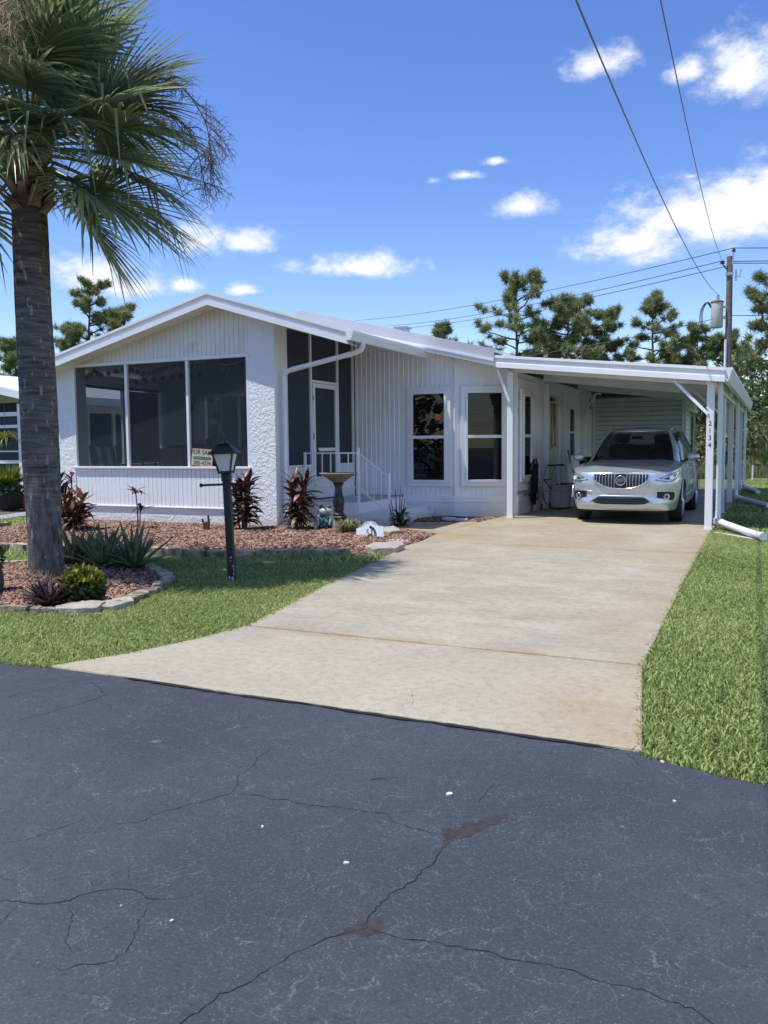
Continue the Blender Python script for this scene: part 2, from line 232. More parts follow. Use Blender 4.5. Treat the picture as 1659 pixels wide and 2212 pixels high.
MT = dict(
 asphalt=asphalt_mat(), concrete=concrete_mat(), stucco=stucco_mat(), bark=trunk_mat(),
 crack=mat('crack_tar', (.012, .012, .014), .9, .2), oil=mat('oil_stain', (.034, .030, .030), .75, .35, 40),
 joint=mat('joint_dirt', (.10, .065, .03), .95, .4, 12),
 soil=mat('lawn_soil', (.075, .120, .030), .95, .35, 1.2, .5, 30, col2=(.12, .14, .06)),
 grass=mat('grass_blade', (.180, .255, .052), .6, .35, .55, col2=(.40, .45, .165), island=1.0, trans=.38, spec=.25),
 mulch=mat('mulch_soil', (.12, .065, .045), .95, .4, 9, .8, 50), chip=mat('bark_chip', (.135, .064, .042), .85, .5, 3, col2=(.32, .205, .150), island=1.3, spec=.2),
 block=mat('edging_block', (.22, .185, .13), .9, .35, 6, 1., 30, col2=(.38, .32, .22), dirt=((.06, .055, .042), 5, .52, .7)),
 flag=mat('flagstone', (.40, .36, .29), .85, .2, 5, .6, 25, dirt=((.16, .15, .11), 6, .55, .6)), pale_stone=mat('pale_stone', (.62, .60, .55), .8, .15, 8, .5, 30),
 white=mat('white_aluminium', (.82, .83, .84), .38, .04, 2, spec=.45, dirt=((.48, .47, .43), 3.5, .60, .25)), siding=mat('white_siding', (.85, .86, .87), .5, .05, 1.5, dirt=((.44, .44, .42), 2.2, .58, .3)),
 cream=mat('cream_siding', (.80, .78, .71), .55, .06, 1.5, dirt=((.42, .39, .30), 2.5, .57, .35)),
 groove=mat('siding_groove', (.50, .50, .50), .8, .2), trim_grey=mat('roof_over_trim', (.50, .50, .53), .35, .05, 2, metal=.0), roof=mat('white_metal_roof', (.72, .73, .74), .35, .06, 1.2),
 shed=mat('shed_siding', (.72, .74, .76), .55, .06, 2, dirt=((.4, .39, .36), 2.5, .58, .3)), dark=mat('dark_interior', (.014, .015, .018), .8, .2), darkroom=mat('room_wall', (.42, .45, .50), .7, .05), ceil=mat('room_ceiling', (.5, .5, .5), .8, .05),
 screen=screen_mat('insect_screen', (.020, .030, .042), .34), screen2=screen_mat('insect_screen_dense', (.036, .050, .068), .60), glass=glass_mat('window_glass', (.66, .70, .70), .012, 1.40), slat=mat('blind_slat', (.62, .64, .65), .5, .05),
 black=mat('black_paint', (.012, .016, .017), .42, .25, 8, .3, 50), frost=mat('frosted_panel', (.66, .65, .66), .4, .04), flake=mat('bare_flake', (.50, .49, .48), .8, .1),
 leafpalm=mat('palm_leaf', (.150, .200, .102), .34, .3, 2, col2=(.34, .38, .19), island=.9, trans=.38), leafpale=mat('palm_leaf_rib', (.22, .22, .075), .5, .25, 4), boot=mat('palm_boot', (.17, .115, .075), .9, .4, 8, .8, 40, col2=(.30, .22, .16)), husk=mat('dry_seed_stalk', (.34, .25, .12), .85, .3, 9, col2=(.42, .33, .19)), husk2=mat('grey_seed_stalk', (.24, .18, .12), .9, .3, 9),
 ti=mat('ti_leaf_burgundy', (.030, .014, .018), .38, .4, 8, col2=(.060, .030, .026)), tired=mat('ti_leaf_red', (.105, .020, .028), .4, .3, 9), tigold=mat('ti_leaf_gold', (.22, .17, .045), .5, .35, 14, col2=(.10, .09, .03)), tibronze=mat('ti_leaf_bronze', (.20, .075, .035), .5, .35, 12),
 cane=mat('cane', (.13, .10, .08), .85, .3, 10, .5, 40), aloe=mat('aloe_leaf', (.085, .118, .058), .42, .3, 7, col2=(.155, .185, .080)), aloedry=mat('aloe_dry_leaf', (.24, .19, .11), .7, .3, 8),
 croton=mat('croton_leaf', (.060, .085, .014), .4, .4, 9, col2=(.26, .27, .03), island=1., trans=.15), crotondk=mat('croton_leaf_inner', (.025, .042, .014), .45, .4, 9, island=.8),
 brom=mat('oyster_leaf', (.045, .035, .038), .4, .4, 12, col2=(.08, .065, .05)), bromred=mat('oyster_leaf_purple', (.07, .018, .035), .45, .3, 12), lir=mat('grass_tuft_leaf', (.12, .15, .045), .5, .3, 9, col2=(.30, .30, .14), island=1., trans=.2), glossy=mat('glossy_leaf', (.020, .040, .010), .3, .4, 10, col2=(.05, .075, .018)),
 pine=mat('pine_needles', (.120, .155, .062), .55, .35, .5, col2=(.30, .33, .14), island=1., trans=.35), pinebark=mat('pine_bark', (.10, .075, .06), .95, .35, 3, .8, 12), moss=mat('spanish_moss', (.17, .17, .15), .9, .2, 3),
 leaf=mat('wood_leaves', (.045, .078, .028), .5, .4, .4, col2=(.115, .150, .05), island=1., trans=.35), leaf2=mat('scrub_leaves', (.085, .115, .034), .5, .35, .4, col2=(.19, .21, .07), island=1., trans=.2), dry=mat('dry_weeds', (.17, .15, .07), .8, .3, .8, col2=(.15, .19, .06), island=1.),
 bronze=mat('verdigris_bronze', (.050, .042, .035), .5, .5, 14, .5, 40, metal=.3, dirt=((.12, .20, .17), 10, .52, .6)), basin=mat('weathered_basin', (.24, .22, .17), .8, .35, 12, .6, 30), frogw=mat('frog_ceramic', (.42, .46, .42), .22, .15, 9, coat=.5), frogd=mat('frog_eye', (.06, .075, .06), .2, .2), teal=None,
 chrome=mat('chrome', (.75, .76, .78), .12, .03, metal=1.), silver=mat('silver_car_paint', (.60, .64, .70), .27, .04, 3, metal=.62, coat=.9), plastic=mat('black_trim_plastic', (.014, .014, .016), .45, .2), carglass=mat('tinted_car_glass', (.006, .008, .010), .04, .1, spec=.35), tyre=mat('tyre_rubber', (.016, .016, .017), .8, .2, 20), rim=mat('alloy_rim', (.52, .53, .55), .3, .04, metal=.9), lamp=mat('lamp_lens', (.55, .58, .62), .08, .05, metal=.5, coat=1.), lampdark=mat('lamp_housing', (.06, .062, .07), .25, .2, metal=.4),
 rubber=mat('black_hose', (.012, .012, .014), .5, .2), alu=mat('grey_tube', (.42, .43, .45), .3, .05, metal=.9), step=mat('painted_step', (.56, .57, .58), .75, .1, 5, .3, 40), doorm=mat('door_paint', (.60, .58, .52), .5, .04), stained=None,
 bin=mat('bin_plastic', (.012, .013, .016), .5, .2), brass=mat('brass_tap', (.30, .23, .12), .4, .2, metal=.8), pipe=mat('white_pvc', (.74, .75, .75), .5, .06, 6, dirt=((.4, .38, .32), 6, .6, .3)),
 pole=mat('weathered_pole', (.17, .145, .12), .95, .25, 3, .6, 20), tank=mat('transformer_tank', (.50, .50, .45), .45, .06, 2, dirt=((.30, .16, .06), 1.6, .54, .7)), rust=mat('rust_lid', (.22, .10, .05), .8, .3, 8), wire=mat('power_line', (.10, .10, .11), .6, .1), insul=mat('brown_insulator', (.09, .05, .035), .3, .2),
 signcream=mat('sign_board', (.50, .47, .35), .6, .04), signred=mat('sign_border', (.30, .08, .05), .6, .1), signgreen=mat('sign_green', (.015, .055, .035), .6, .1), ink=mat('black_ink', (.015, .015, .022), .6, .1), inkblue=mat('blue_black_ink', (.02, .025, .06), .6, .1), signwhite=mat('sign_white', (.74, .76, .80), .5, .03), greyink=mat('grey_ink', (.32, .33, .37), .6, .1),
 orange=mat('orange_sticker', (.55, .14, .02), .5, .1), fabric=mat('chair_fabric', (.26, .17, .14), .9, .15), cushion=mat('green_stripe', (.05, .20, .17), .8, .1), woodd=mat('dark_wood', (.06, .045, .04), .6, .2), bulb=mat('rattan_globe', (.18, .17, .15), .8, .2), curtain=mat('curtain', (.62, .63, .62), .9, .05), shade=mat('brown_roller_shade', (.17, .105, .085), .9, .15, 8),
 terracotta=mat('terracotta', (.20, .075, .05), .85, .15), pot=mat('black_pot', (.013, .013, .014), .55, .2), fern=mat('fern_leaf', (.10, .16, .025), .5, .3, 5, col2=(.24, .26, .04), island=1., trans=.25), darkfol=mat('bedding_leaf', (.025, .065, .018), .5, .3, 6, island=.8), red=mat('red_petal', (.45, .02, .01), .5, .2), whitep=mat('white_petal', (.75, .75, .7), .5, .05), pink=mat('pink_ornament', (.42, .12, .22), .5, .2), pave=mat('grey_paver', (.30, .31, .31), .85, .12, 6, .4, 30), rock=mat('river_gravel', (.13, .115, .10), .9, .4, 30, .8, 60),
 nbroof=mat('neighbour_roof', (.78, .79, .80), .45, .04), orangep=mat('orange_petal', (.55, .24, .03), .5, .2), stump=mat('brown_stump', (.085, .06, .05), .95, .3, 8, .8, 30),
)
def teal_mat():
    m, N, L, b = node_mat('teal_mosaic'); tcn = N.new('ShaderNodeTexCoord'); v = N.new('ShaderNodeTexVoronoi'); v.inputs['Scale'].default_value = 24; L.new(tcn.outputs['Object'], v.inputs['Vector'])
    cr = N.new('ShaderNodeValToRGB'); e = cr.color_ramp; e.elements[0].position = .0; e.elements[0].color = (.55, .66, .64, 1); e.elements[1].position = .42; e.elements[1].color = (.02, .17, .16, 1); q = e.elements.new(.25); q.color = (.10, .33, .31, 1); q = e.elements.new(.62); q.color = (.008, .05, .06, 1)
    L.new(v.outputs['Distance'], cr.inputs[0]); L.new(cr.outputs[0], b.inputs['Base Color']); b.inputs['Roughness'].default_value = .2; b.inputs['Coat Weight'].default_value = .5; return m
MT['teal'] = teal_mat(); MT['wsglass'] = glass_mat('car_window_glass', (.34, .37, .38), .01, 1.42); MT['seatgrey'] = mat('seat_leather', (.10, .10, .105), .6, .1)

# ------------------------------------------------------------------ mesh helpers
class MB:
    def __init__(s): s.v = []; s.f = []
    def add(s, vs, fs):
        o = len(s.v); s.v += [tuple(p) for p in vs]; s.f += [tuple(i+o for i in q) for q in fs]; return s
    def box(s, x0, x1, y0, y1, z0, z1):
        return s.add([(x0,y0,z0),(x1,y0,z0),(x1,y1,z0),(x0,y1,z0),(x0,y0,z1),(x1,y0,z1),(x1,y1,z1),(x0,y1,z1)], [(3,2,1,0),(4,5,6,7),(0,1,5,4),(1,2,6,5),(2,3,7,6),(3,0,4,7)])
    def hexa(s, p): return s.add(p, [(3,2,1,0),(4,5,6,7),(0,1,5,4),(1,2,6,5),(2,3,7,6),(3,0,4,7)])
    def slope(s, x0, x1, t0, t1, b0, b1, y0, y1):      # box whose top and bottom follow a slope along x
        return s.hexa([(x0,y0,b0),(x1,y0,b1),(x1,y1,b1),(x0,y1,b0),(x0,y0,t0),(x1,y0,t1),(x1,y1,t1),(x0,y1,t0)])
    def bar(s, p, q, w, h, upv=(0,0,1)):
        p = Vector(p); q = Vector(q); d = (q-p).normalized(); u = Vector(upv)
        if abs(d.dot(u)) > .98: u = Vector((0,1,0))
        a = d.cross(u).normalized(); u = a.cross(d)
        vs = [e+a*(i*w/2)+u*(j*h/2) for e in (p, q) for i, j in ((-1,-1),(1,-1),(1,1),(-1,1))]
        return s.add(vs, [(0,1,2,3),(7,6,5,4),(4,5,1,0),(5,6,2,1),(6,7,3,2),(7,4,0,3)])
    def tube(s, path, r, n=8, cap=True):
        P = [Vector(p) for p in path]; rs = r if isinstance(r, (list, tuple)) else [r]*len(P); base = len(s.v); u = None
        for i, p in enumerate(P):
            d = (P[min(i+1, len(P)-1)]-P[max(i-1, 0)]).normalized()
            if u is None: u = d.orthogonal().normalized()
            u = (u-d*u.dot(d)); u = u.normalized() if u.length > 1e-6 else d.orthogonal().normalized(); w = d.cross(u)
            for k in range(n):
                a = 2*math.pi*k/n; s.v.append(tuple(p+(u*math.cos(a)+w*math.sin(a))*rs[i]))
        for i in range(len(P)-1):
            for k in range(n):
                a = base+i*n+k; b = base+i*n+(k+1) % n; s.f.append((a, b, b+n, a+n))
        if cap: s.f.append(tuple(base+k for k in reversed(range(n)))); s.f.append(tuple(base+(len(P)-1)*n+k for k in range(n)))
        return s
    def lathe(s, prof, n=20, c=(0,0,0), fn=None, sxy=(1,1)):
        base = len(s.v)
        for r, z in prof:
            for k in range(n):
                a = 2*math.pi*k/n; rr = fn(r, z, a) if fn else r
                s.v.append((c[0]+rr*math.cos(a)*sxy[0], c[1]+rr*math.sin(a)*sxy[1], c[2]+z))
        for i in range(len(prof)-1):
            for k in range(n):
                a = base+i*n+k; b = base+i*n+(k+1) % n; s.f.append((a, b, b+n, a+n))
        s.f.append(tuple(base+k for k in reversed(range(n)))); s.f.append(tuple(base+(len(prof)-1)*n+k for k in range(n)))
        return s
    def prism(s, poly, z0, z1):       # polygon in x,y extruded up
        n = len(poly); vs = [(x, y, z0) for x, y in poly]+[(x, y, z1) for x, y in poly]
        return s.add(vs, [tuple(reversed(range(n))), tuple(range(n, 2*n))]+[(i, (i+1) % n, n+(i+1) % n, n+i) for i in range(n)])
    def prism_xz(s, poly, y0, y1):    # polygon in x,z extruded along y
        n = len(poly); vs = [(x, y0, z) for x, z in poly]+[(x, y1, z) for x, z in poly]
        return s.add(vs, [tuple(range(n)), tuple(reversed(range(n, 2*n)))]+[((i+1) % n, i, n+i, n+(i+1) % n) for i in range(n)])
    def prism_yz(s, poly, x0, x1):
        n = len(poly); vs = [(x0, y, z) for y, z in poly]+[(x1, y, z) for y, z in poly]
        return s.add(vs, [tuple(reversed(range(n))), tuple(range(n, 2*n))]+[(i, (i+1) % n, n+(i+1) % n, n+i) for i in range(n)])
    def ball(s, c, r, n=12, m=8, sc=(1,1,1)):
        pr = [(math.sin(math.pi*(i+.02)/(m+.04)), -math.cos(math.pi*(i+.02)/(m+.04))) for i in range(m+1)]
        base = len(s.v); s.lathe([(a*r, b*r) for a, b in pr], n)
        for i in range(base, len(s.v)): x, y, z = s.v[i]; s.v[i] = (c[0]+x*sc[0], c[1]+y*sc[1], c[2]+z*sc[2])
        return s
    def build(s, name, m, parent=None, smooth=None, bevel=0, world=True, loc=None):
        """link as one mesh object. world=True: vertices are world coordinates, moved into the parent's space"""
        me = bpy.data.meshes.new(name)
        vs = s.v
        if parent is not None and world:
            o = rootloc(parent); vs = [(x-o[0], y-o[1], z-o[2]) for x, y, z in vs]
        elif parent is None and loc is not None:
            vs = [(x-loc[0], y-loc[1], z-loc[2]) for x, y, z in vs]
        me.from_pydata(vs, [], s.f); me.update()
        return link(name, me, m, parent, smooth, bevel, loc if parent is None else None)
def rootloc(o):
    p = Vector((0,0,0))
    while o is not None: p = p+o.location; o = o.parent
    return p
def link(name, me, m, parent=None, smooth=None, bevel=0, loc=None):
    if m is not None and not me.materials: me.materials.append(MT[m] if isinstance(m, str) else m)
    o = bpy.data.objects.new(name, me); COL.objects.link(o)
    if parent is not None: o.parent = parent
    if loc is not None: o.location = loc
    if smooth is not None:
        me.polygons.foreach_set('use_smooth', [True]*len(me.polygons)); me.set_sharp_from_angle(angle=R_(smooth))
    if bevel > 0:
        b = o.modifiers.new('bevel', 'BEVEL'); b.width = bevel; b.segments = 2; b.limit_method = 'ANGLE'; b.angle_limit = R_(40)
    return o
def tag(o, label=None, cat=None, group=None, kind=None):
    if label: o['label'] = label
    if cat: o['category'] = cat
    if group: o['group'] = group
    if kind: o['kind'] = kind
    return o
def thing(name, label, cat, loc=(0,0,0), rz=0, group=None):
    o = bpy.data.objects.new(name, None); COL.objects.link(o); o.location = loc; o.rotation_euler = (0, 0, rz); o.empty_display_size = .2
    return tag(o, label, cat, group)
def inst(name, me, parent, mtx):       # a piece that shares mesh data
    o = bpy.data.objects.new(name, me); COL.objects.link(o); o.parent = parent; o.matrix_local = mtx; return o
def np_mesh(name, V, F, m, parent=None, smooth=False, loc=None):
    V = np.asarray(V, dtype=np.float32); F = np.asarray(F, dtype=np.int32); k = F.shape[1]
    me = bpy.data.meshes.new(name); me.vertices.add(len(V)); me.vertices.foreach_set('co', V.ravel()); me.loops.add(F.size); me.loops.foreach_set('vertex_index', F.ravel())
    me.polygons.add(len(F)); me.polygons.foreach_set('loop_start', np.arange(0, F.size, k, dtype=np.int32)); me.polygons.foreach_set('loop_total', np.full(len(F), k, dtype=np.int32))
    me.update(calc_edges=True); me.validate()
    return link(name, me, m, parent, 60 if smooth else None, 0, loc)
def text(name, s, size, m, parent, mtx, extrude=.001, align='CENTER', bold=0.0):
    cu = bpy.data.curves.new(name, 'FONT'); cu.body = s; cu.size = size; cu.extrude = extrude; cu.align_x = align; cu.align_y = 'CENTER'; cu.offset = bold
    t = bpy.data.objects.new(name+'_tmp', cu); COL.objects.link(t); dg = bpy.context.evaluated_depsgraph_get(); me = bpy.data.meshes.new_from_object(t.evaluated_get(dg))
    bpy.data.objects.remove(t); bpy.data.curves.remove(cu); me.name = name; me.materials.clear(); me.materials.append(MT[m])
    o = bpy.data.objects.new(name, me); COL.objects.link(o); o.parent = parent; o.matrix_local = mtx; return o
def basis(x, y, z, o): return Matrix(((x[0], y[0], z[0], o[0]), (x[1], y[1], z[1], o[1]), (x[2], y[2], z[2], o[2]), (0, 0, 0, 1)))
FRONT = lambda x, y, z: basis((1,0,0), (0,0,1), (0,-1,0), (x, y, z))          # text that faces the street

# ================================================================== SETTING
g = MB(); NG = 24
g.add([(-900,-300,-.035),(900,-300,-.035),(900,1500,-.035),(-900,1500,-.035)], [(0,1,2,3)])
tag(g.build('ground', 'soil'), kind='structure')

road = MB().add([(x, y, -.012) for x, y in [(-90,-40),(60,-40),(60,1.6),(3,3.36),(0,3.58),(-.27,3.64),(-.48,3.70),(-.50,3.755),(-4.09,3.795),(-4.47,3.76),(-8,3.9),(-90,7.5)]], [tuple(range(12))]).build('road', 'asphalt')
tag(road, kind='structure')
CRACKS = [
 (0.006,[(-2.40,1.97),(-2.32,2.11),(-2.27,2.28)]), (0.006,[(-2.15,2.26),(-2.08,2.29),(-2.06,2.38),(-2.01,2.48),(-1.98,2.56),(-1.92,2.66),(-1.99,2.83),(-2.04,3.02),(-2.04,3.16)]),
 (0.007,[(-1.90,2.67),(-1.73,2.68),(-1.56,2.68),(-1.47,2.71),(-1.35,2.72),(-1.27,2.73),(-1.20,2.68)]), (0.008,[(-1.23,2.68),(-1.11,2.67),(-1.03,2.66)]),
 (0.011,[(-1.00,2.58),(-0.99,2.53),(-0.99,2.35),(-1.03,2.23),(-1.03,2.11),(-1.01,2.04)]), (0.008,[(-1.01,2.04),(-1.07,1.97),(-1.12,1.88),(-1.15,1.80),(-1.18,1.72),(-1.21,1.65),(-1.23,1.63),(-1.22,1.55),(-1.24,1.51),(-1.24,1.40)]),
 (0.008,[(-1.01,2.04),(-0.93,2.05),(-0.78,2.05),(-0.65,2.07),(-0.57,2.07),(-0.47,2.08),(-0.44,2.08),(-0.38,2.06),(-0.32,2.07),(-0.27,2.08),(-0.20,2.05),(-0.15,2.05),(-0.09,2.02),(0.05,1.96)]),
 (0.009,[(-2.13,1.69),(-2.09,1.71),(-2.02,1.73),(-1.90,1.80),(-1.89,1.83),(-1.84,1.89),(-1.79,1.92),(-1.75,1.92),(-1.67,1.91),(-1.61,1.95),(-1.58,1.98)]),
 (0.006,[(-1.67,1.91),(-1.64,1.81),(-1.58,1.70),(-1.57,1.63),(-1.63,1.58),(-1.66,1.53),(-1.70,1.54)]), (0.005,[(-1.90,1.80),(-1.83,1.73),(-1.75,1.64),(-1.68,1.59)]), (0.005,[(-2.02,1.73),(-2.00,1.66),(-1.97,1.61)]),
 (0.008,[(-3.43,2.95),(-3.39,3.07),(-3.37,3.21),(-3.33,3.38),(-3.34,3.50),(-3.63,3.64)]), (0.007,[(-3.78,3.15),(-3.81,3.28),(-3.77,3.39)]), (0.008,[(-0.99,2.96),(-1.01,3.10),(-0.97,3.18)]), (0.008,[(-0.57,3.74),(-0.48,3.59)]),
 (0.004,[(-1.94,1.93),(-1.87,1.88)]), (0.004,[(-1.88,2.04),(-1.79,1.92)])]
def ribbon(path, w, z, jit, seg=.022):
    pts = []
    for (a, b), (c, d) in zip(path[:-1], path[1:]):
        n = max(1, int(math.hypot(c-a, d-b)/seg))
        for i in range(n): t = i/n; pts.append([a+(c-a)*t, b+(d-b)*t])
    pts.append(list(path[-1])); m = MB(); n = len(pts); walk = 0
    for i, p in enumerate(pts):
        walk = walk*.75+random.uniform(-1, 1)*jit; q = pts[min(i+1, n-1)]; r = pts[max(i-1, 0)]; dx, dy = q[0]-r[0], q[1]-r[1]; l = math.hypot(dx, dy) or 1; nx, ny = -dy/l, dx/l
        ww = w*.5*random.uniform(.35, 1.25)*min(1, .25+min(i, n-1-i)/5); m.v += [(p[0]+nx*(walk+ww), p[1]+ny*(walk+ww), z), (p[0]+nx*(walk-ww), p[1]+ny*(walk-ww), z)]
    m.f = [(2*i+1, 2*i+3, 2*i+2, 2*i) for i in range(n-1)]; return m
for k, (w, p) in enumerate(CRACKS): ribbon(p, w*.42, -.0106+k*.00004, .0075, .016).build('crack', 'crack', road)
def ragged(poly, z, amp, seg=.03):
    out = []
    for i, (a, b) in enumerate(poly):
        c, d = poly[(i+1) % len(poly)]; n = max(1, int(math.hypot(c-a, d-b)/seg))
        for k in range(n): t = k/n; out.append((a+(c-a)*t+random.uniform(-amp, amp), b+(d-b)*t+random.uniform(-amp, amp), z))
    return MB().add(out, [tuple(range(len(out)))])
PATCH = [(-1.05,2.70),(-1.01,2.65),(-0.99,2.57),(-0.97,2.65),(-0.92,2.71),(-0.91,2.77),(-0.87,2.85),(-0.86,2.92),(-0.92,2.87),(-0.94,2.80),(-0.98,2.78),(-0.99,2.73)]
ragged(PATCH, -.0112, .010, .014).build('damp_stain', 'oil', road)
ragged([(-1.07,1.99),(-1.0,2.0),(-.96,2.06),(-1.0,2.10),(-1.05,2.06)], -.0113, .010, .012).build('damp_stain', 'oil', road)
ragged([(-1.47,3.0),(-1.4,3.02),(-1.38,3.06),(-1.45,3.07)], -.0112, .008, .012).build('damp_stain', mat('faint_stain', (.045,.040,.035), .8, .2), road)
# seam of loose tar along the driveway apron
for xa, xb, w in ((-3.6,-2.2,.028), (-2.3,-1.1,.035), (-1.5,-.6,.03)):
    ribbon([(xa, 3.786-.011*(xa+4.09)), ((xa+xb)/2, 3.772-.011*((xa+xb)/2+4.09)), (xb, 3.786-.011*(xb+4.09))], w, -.004+xa*.0003, .004, .05).build('crack', 'crack', road)
SCL = ['pale pebble on the road just left of the dark stain', 'pale pebble between the two crack webs at the lower left', 'tiny pale pebble inside the left crack loop', 'small white scrap beside the crack in the middle of the road', 'largest pale pebble, midway between stain and driveway', 'white scrap at the driveway corner by the right lawn', 'pale pebble on the right of the road near the lawn edge']
for (x, y, s, m_) in [(-1.24,2.34,.013,'pale_stone'), (-1.544,1.835,.007,'pale_stone'), (-1.733,1.837,.004,'pale_stone'), (-1.637,2.452,.007,'pale_stone'), (-1.123,2.989,.020,'pale_stone'), (-.405,3.666,.012,'pale_stone'), (-.315,3.269,.010,'pale_stone')]:
    pb = MB(); n = 9; pts = [(math.cos(6.283*i/n)*s*random.uniform(.6, 1.1), math.sin(6.283*i/n)*s*.6*random.uniform(.6, 1.1)) for i in range(n)]; pb.prism(pts, 0, .006)
    o = pb.build('scrap', m_, None, loc=None); o.location = (x, y, -.011); o.rotation_euler[2] = random.random()*3
    tag(o, SCL.pop(0), 'scrap', 'pale scraps on the road')

# driveway slabs (joints recessed between them)
def slab(name, poly, z1=0.0, z0=-.10, m='concrete', parent=None): return MB().prism(poly, z0, z1).build(name, m, parent, bevel=.012)
drive = thing('driveway', None, None); drive['kind'] = 'structure'
J = .017
S1 = [(-4.09,3.795),(-.50,3.755),(-.70,5.24-J),(-3.63,5.27-J),(-3.70,4.72)]
S1 = [(-4.09,3.795),(-.50,3.755),(-.70,5.24-J),(-3.63,5.27-J),(-3.72,4.72),(-3.86,4.25)]
S2 = [(-3.63,5.27+J),(-.70,5.24+J),(-.745,7.0),(-.79,9.2),(-.82,10.93-J),(-4.55,11.02-J),(-4.52,10.3),(-4.31,9.23),(-4.07,7.68),(-3.83,6.34)]
S3 = [(-4.55,11.02+J),(-.82,10.93+J),(-.86,13.75-J),(-4.70,14.78-J),(-4.74,12.2)]
S4 = [(-4.70,14.78+J),(-.86,13.75+J),(-.83,18.9-J),(-4.49,18.9-J)]
S5 = [(-4.49,18.9+J),(-.83,18.9+J),(-.83,26.6),(-4.49,26.6)]
for s in (S1, S2, S3, S4, S5): slab('slab', s, parent=drive)
MB().add([(x, y, -.03) for x, y in [(-3.95,3.9),(-.62,3.9),(-.78,5.3),(-.9,13.5),(-.9,26),(-4.4,26),(-4.6,14),(-4.45,11),(-3.95,7.5),(-3.72,5.3),(-3.8,4.7)]], [tuple(range(11))]).build('joint_fill', 'joint', drive)
# hairline cracks of the concrete
CD = mat('concrete_hairline', (.16,.13,.085), .9, .3)
for k, p in enumerate([[(-1.72,3.78),(-1.70,3.95),(-1.78,4.15),(-1.72,4.4)], [(-2.9,6.6),(-2.7,7.4),(-2.75,8.3),(-2.5,9.4),(-2.55,10.4)]]): ribbon(p, .002, .0042+k*.0002, .016, .04).build('crack', CD, drive)
walk = MB().prism([(-6.0,12.95),(-4.75,12.2),(-4.74,14.2),(-5.9,13.75)], -.1, -.004).build('front_walk', 'concrete', bevel=.01); tag(walk, kind='structure')

# planting beds
BED = [(-9.62,8.14),(-9.02,8.12),(-8.3,8.3),(-7.51,8.48),(-7.02,8.46),(-6.71,8.45),(-6.4,8.48),(-6.05,8.63),(-5.66,8.91),(-5.20,9.16),(-4.69,9.38),(-4.50,9.62),(-4.44,10.1),(-4.56,10.5),(-4.75,12.1),(-5.98,12.9),(-6.4,13.1),(-7.7,13.0),(-7.69,12.1),(-12.7,12.1),(-12.3,10.45),(-11.9,9.0),(-10.8,8.2)]
ISL = [(-5.84,4.97),(-5.66,5.05),(-5.40,5.10),(-5.18,5.18),(-5.08,5.33),(-5.12,5.62),(-5.25,5.97),(-5.34,6.27),(-5.60,6.78),(-5.98,7.12),(-6.33,7.35),(-6.64,7.56),(-7.1,7.75),(-7.6,7.7),(-8.1,7.3),(-8.3,6.6),(-8.1,5.8),(-7.3,5.1),(-6.5,4.85)]
def inside(px, py, poly):
    c = np.zeros(px.shape, bool); n = len(poly)
    for i in range(n):
        x0, y0 = poly[i]; x1, y1 = poly[i-1]
        t = ((y0 > py) != (y1 > py)) & (px < (x1-x0)*(py-y0)/((y1-y0) if y1 != y0 else 1e-9)+x0); c ^= t
    return c
def edgedist(px, py, poly):
    d = np.full(px.shape, 1e9); n = len(poly)
    for i in range(n):
        x0, y0 = poly[i]; x1, y1 = poly[(i+1) % n]; dx, dy = x1-x0, y1-y0; t = np.clip(((px-x0)*dx+(py-y0)*dy)/(dx*dx+dy*dy+1e-9), 0, 1); d = np.minimum(d, np.hypot(px-x0-t*dx, py-y0-t*dy))
    return d
def bedz(px, py, poly, h): return -.035+h*np.clip(edgedist(px, py, poly)/.8, 0, 1)**.7+.012*np.sin(px*5.1+py*2)*np.sin(py*4.3)
def bed(name, poly, h, label):
    xs = [p[0] for p in poly]; ys = [p[1] for p in poly]; st = .11
    gx, gy = np.meshgrid(np.arange(min(xs), max(xs)+st, st), np.arange(min(ys), max(ys)+st, st), indexing='ij'); ins = inside(gx, gy, poly); z = np.where(ins, bedz(gx, gy, poly, h), -.075)
    nx, ny = gx.shape; V = np.stack([gx, gy, z], -1).reshape(-1, 3); idx = np.arange(nx*ny).reshape(nx, ny)
    F = np.stack([idx[:-1,:-1], idx[1:,:-1], idx[1:,1:], idx[:-1,1:]], -1).reshape(-1, 4); keep = (ins[:-1,:-1]|ins[1:,:-1]|ins[1:,1:]|ins[:-1,1:]).reshape(-1)
    o = np_mesh(name, V, F[keep], 'mulch', smooth=True); tag(o, kind='structure'); return o
bed('mulch_bed', BED, .085, ''); bed('mulch_island', ISL, .075, '')
def scatter(poly, n, test=None):
    xs = [p[0] for p in poly]; ys = [p[1] for p in poly]; px = RNG.uniform(min(xs), max(xs), n*9); py = RNG.uniform(min(ys), max(ys), n*9); k = inside(px, py, poly)
    if test is not None: k &= test(px, py)
    return px[k][:n], py[k][:n]
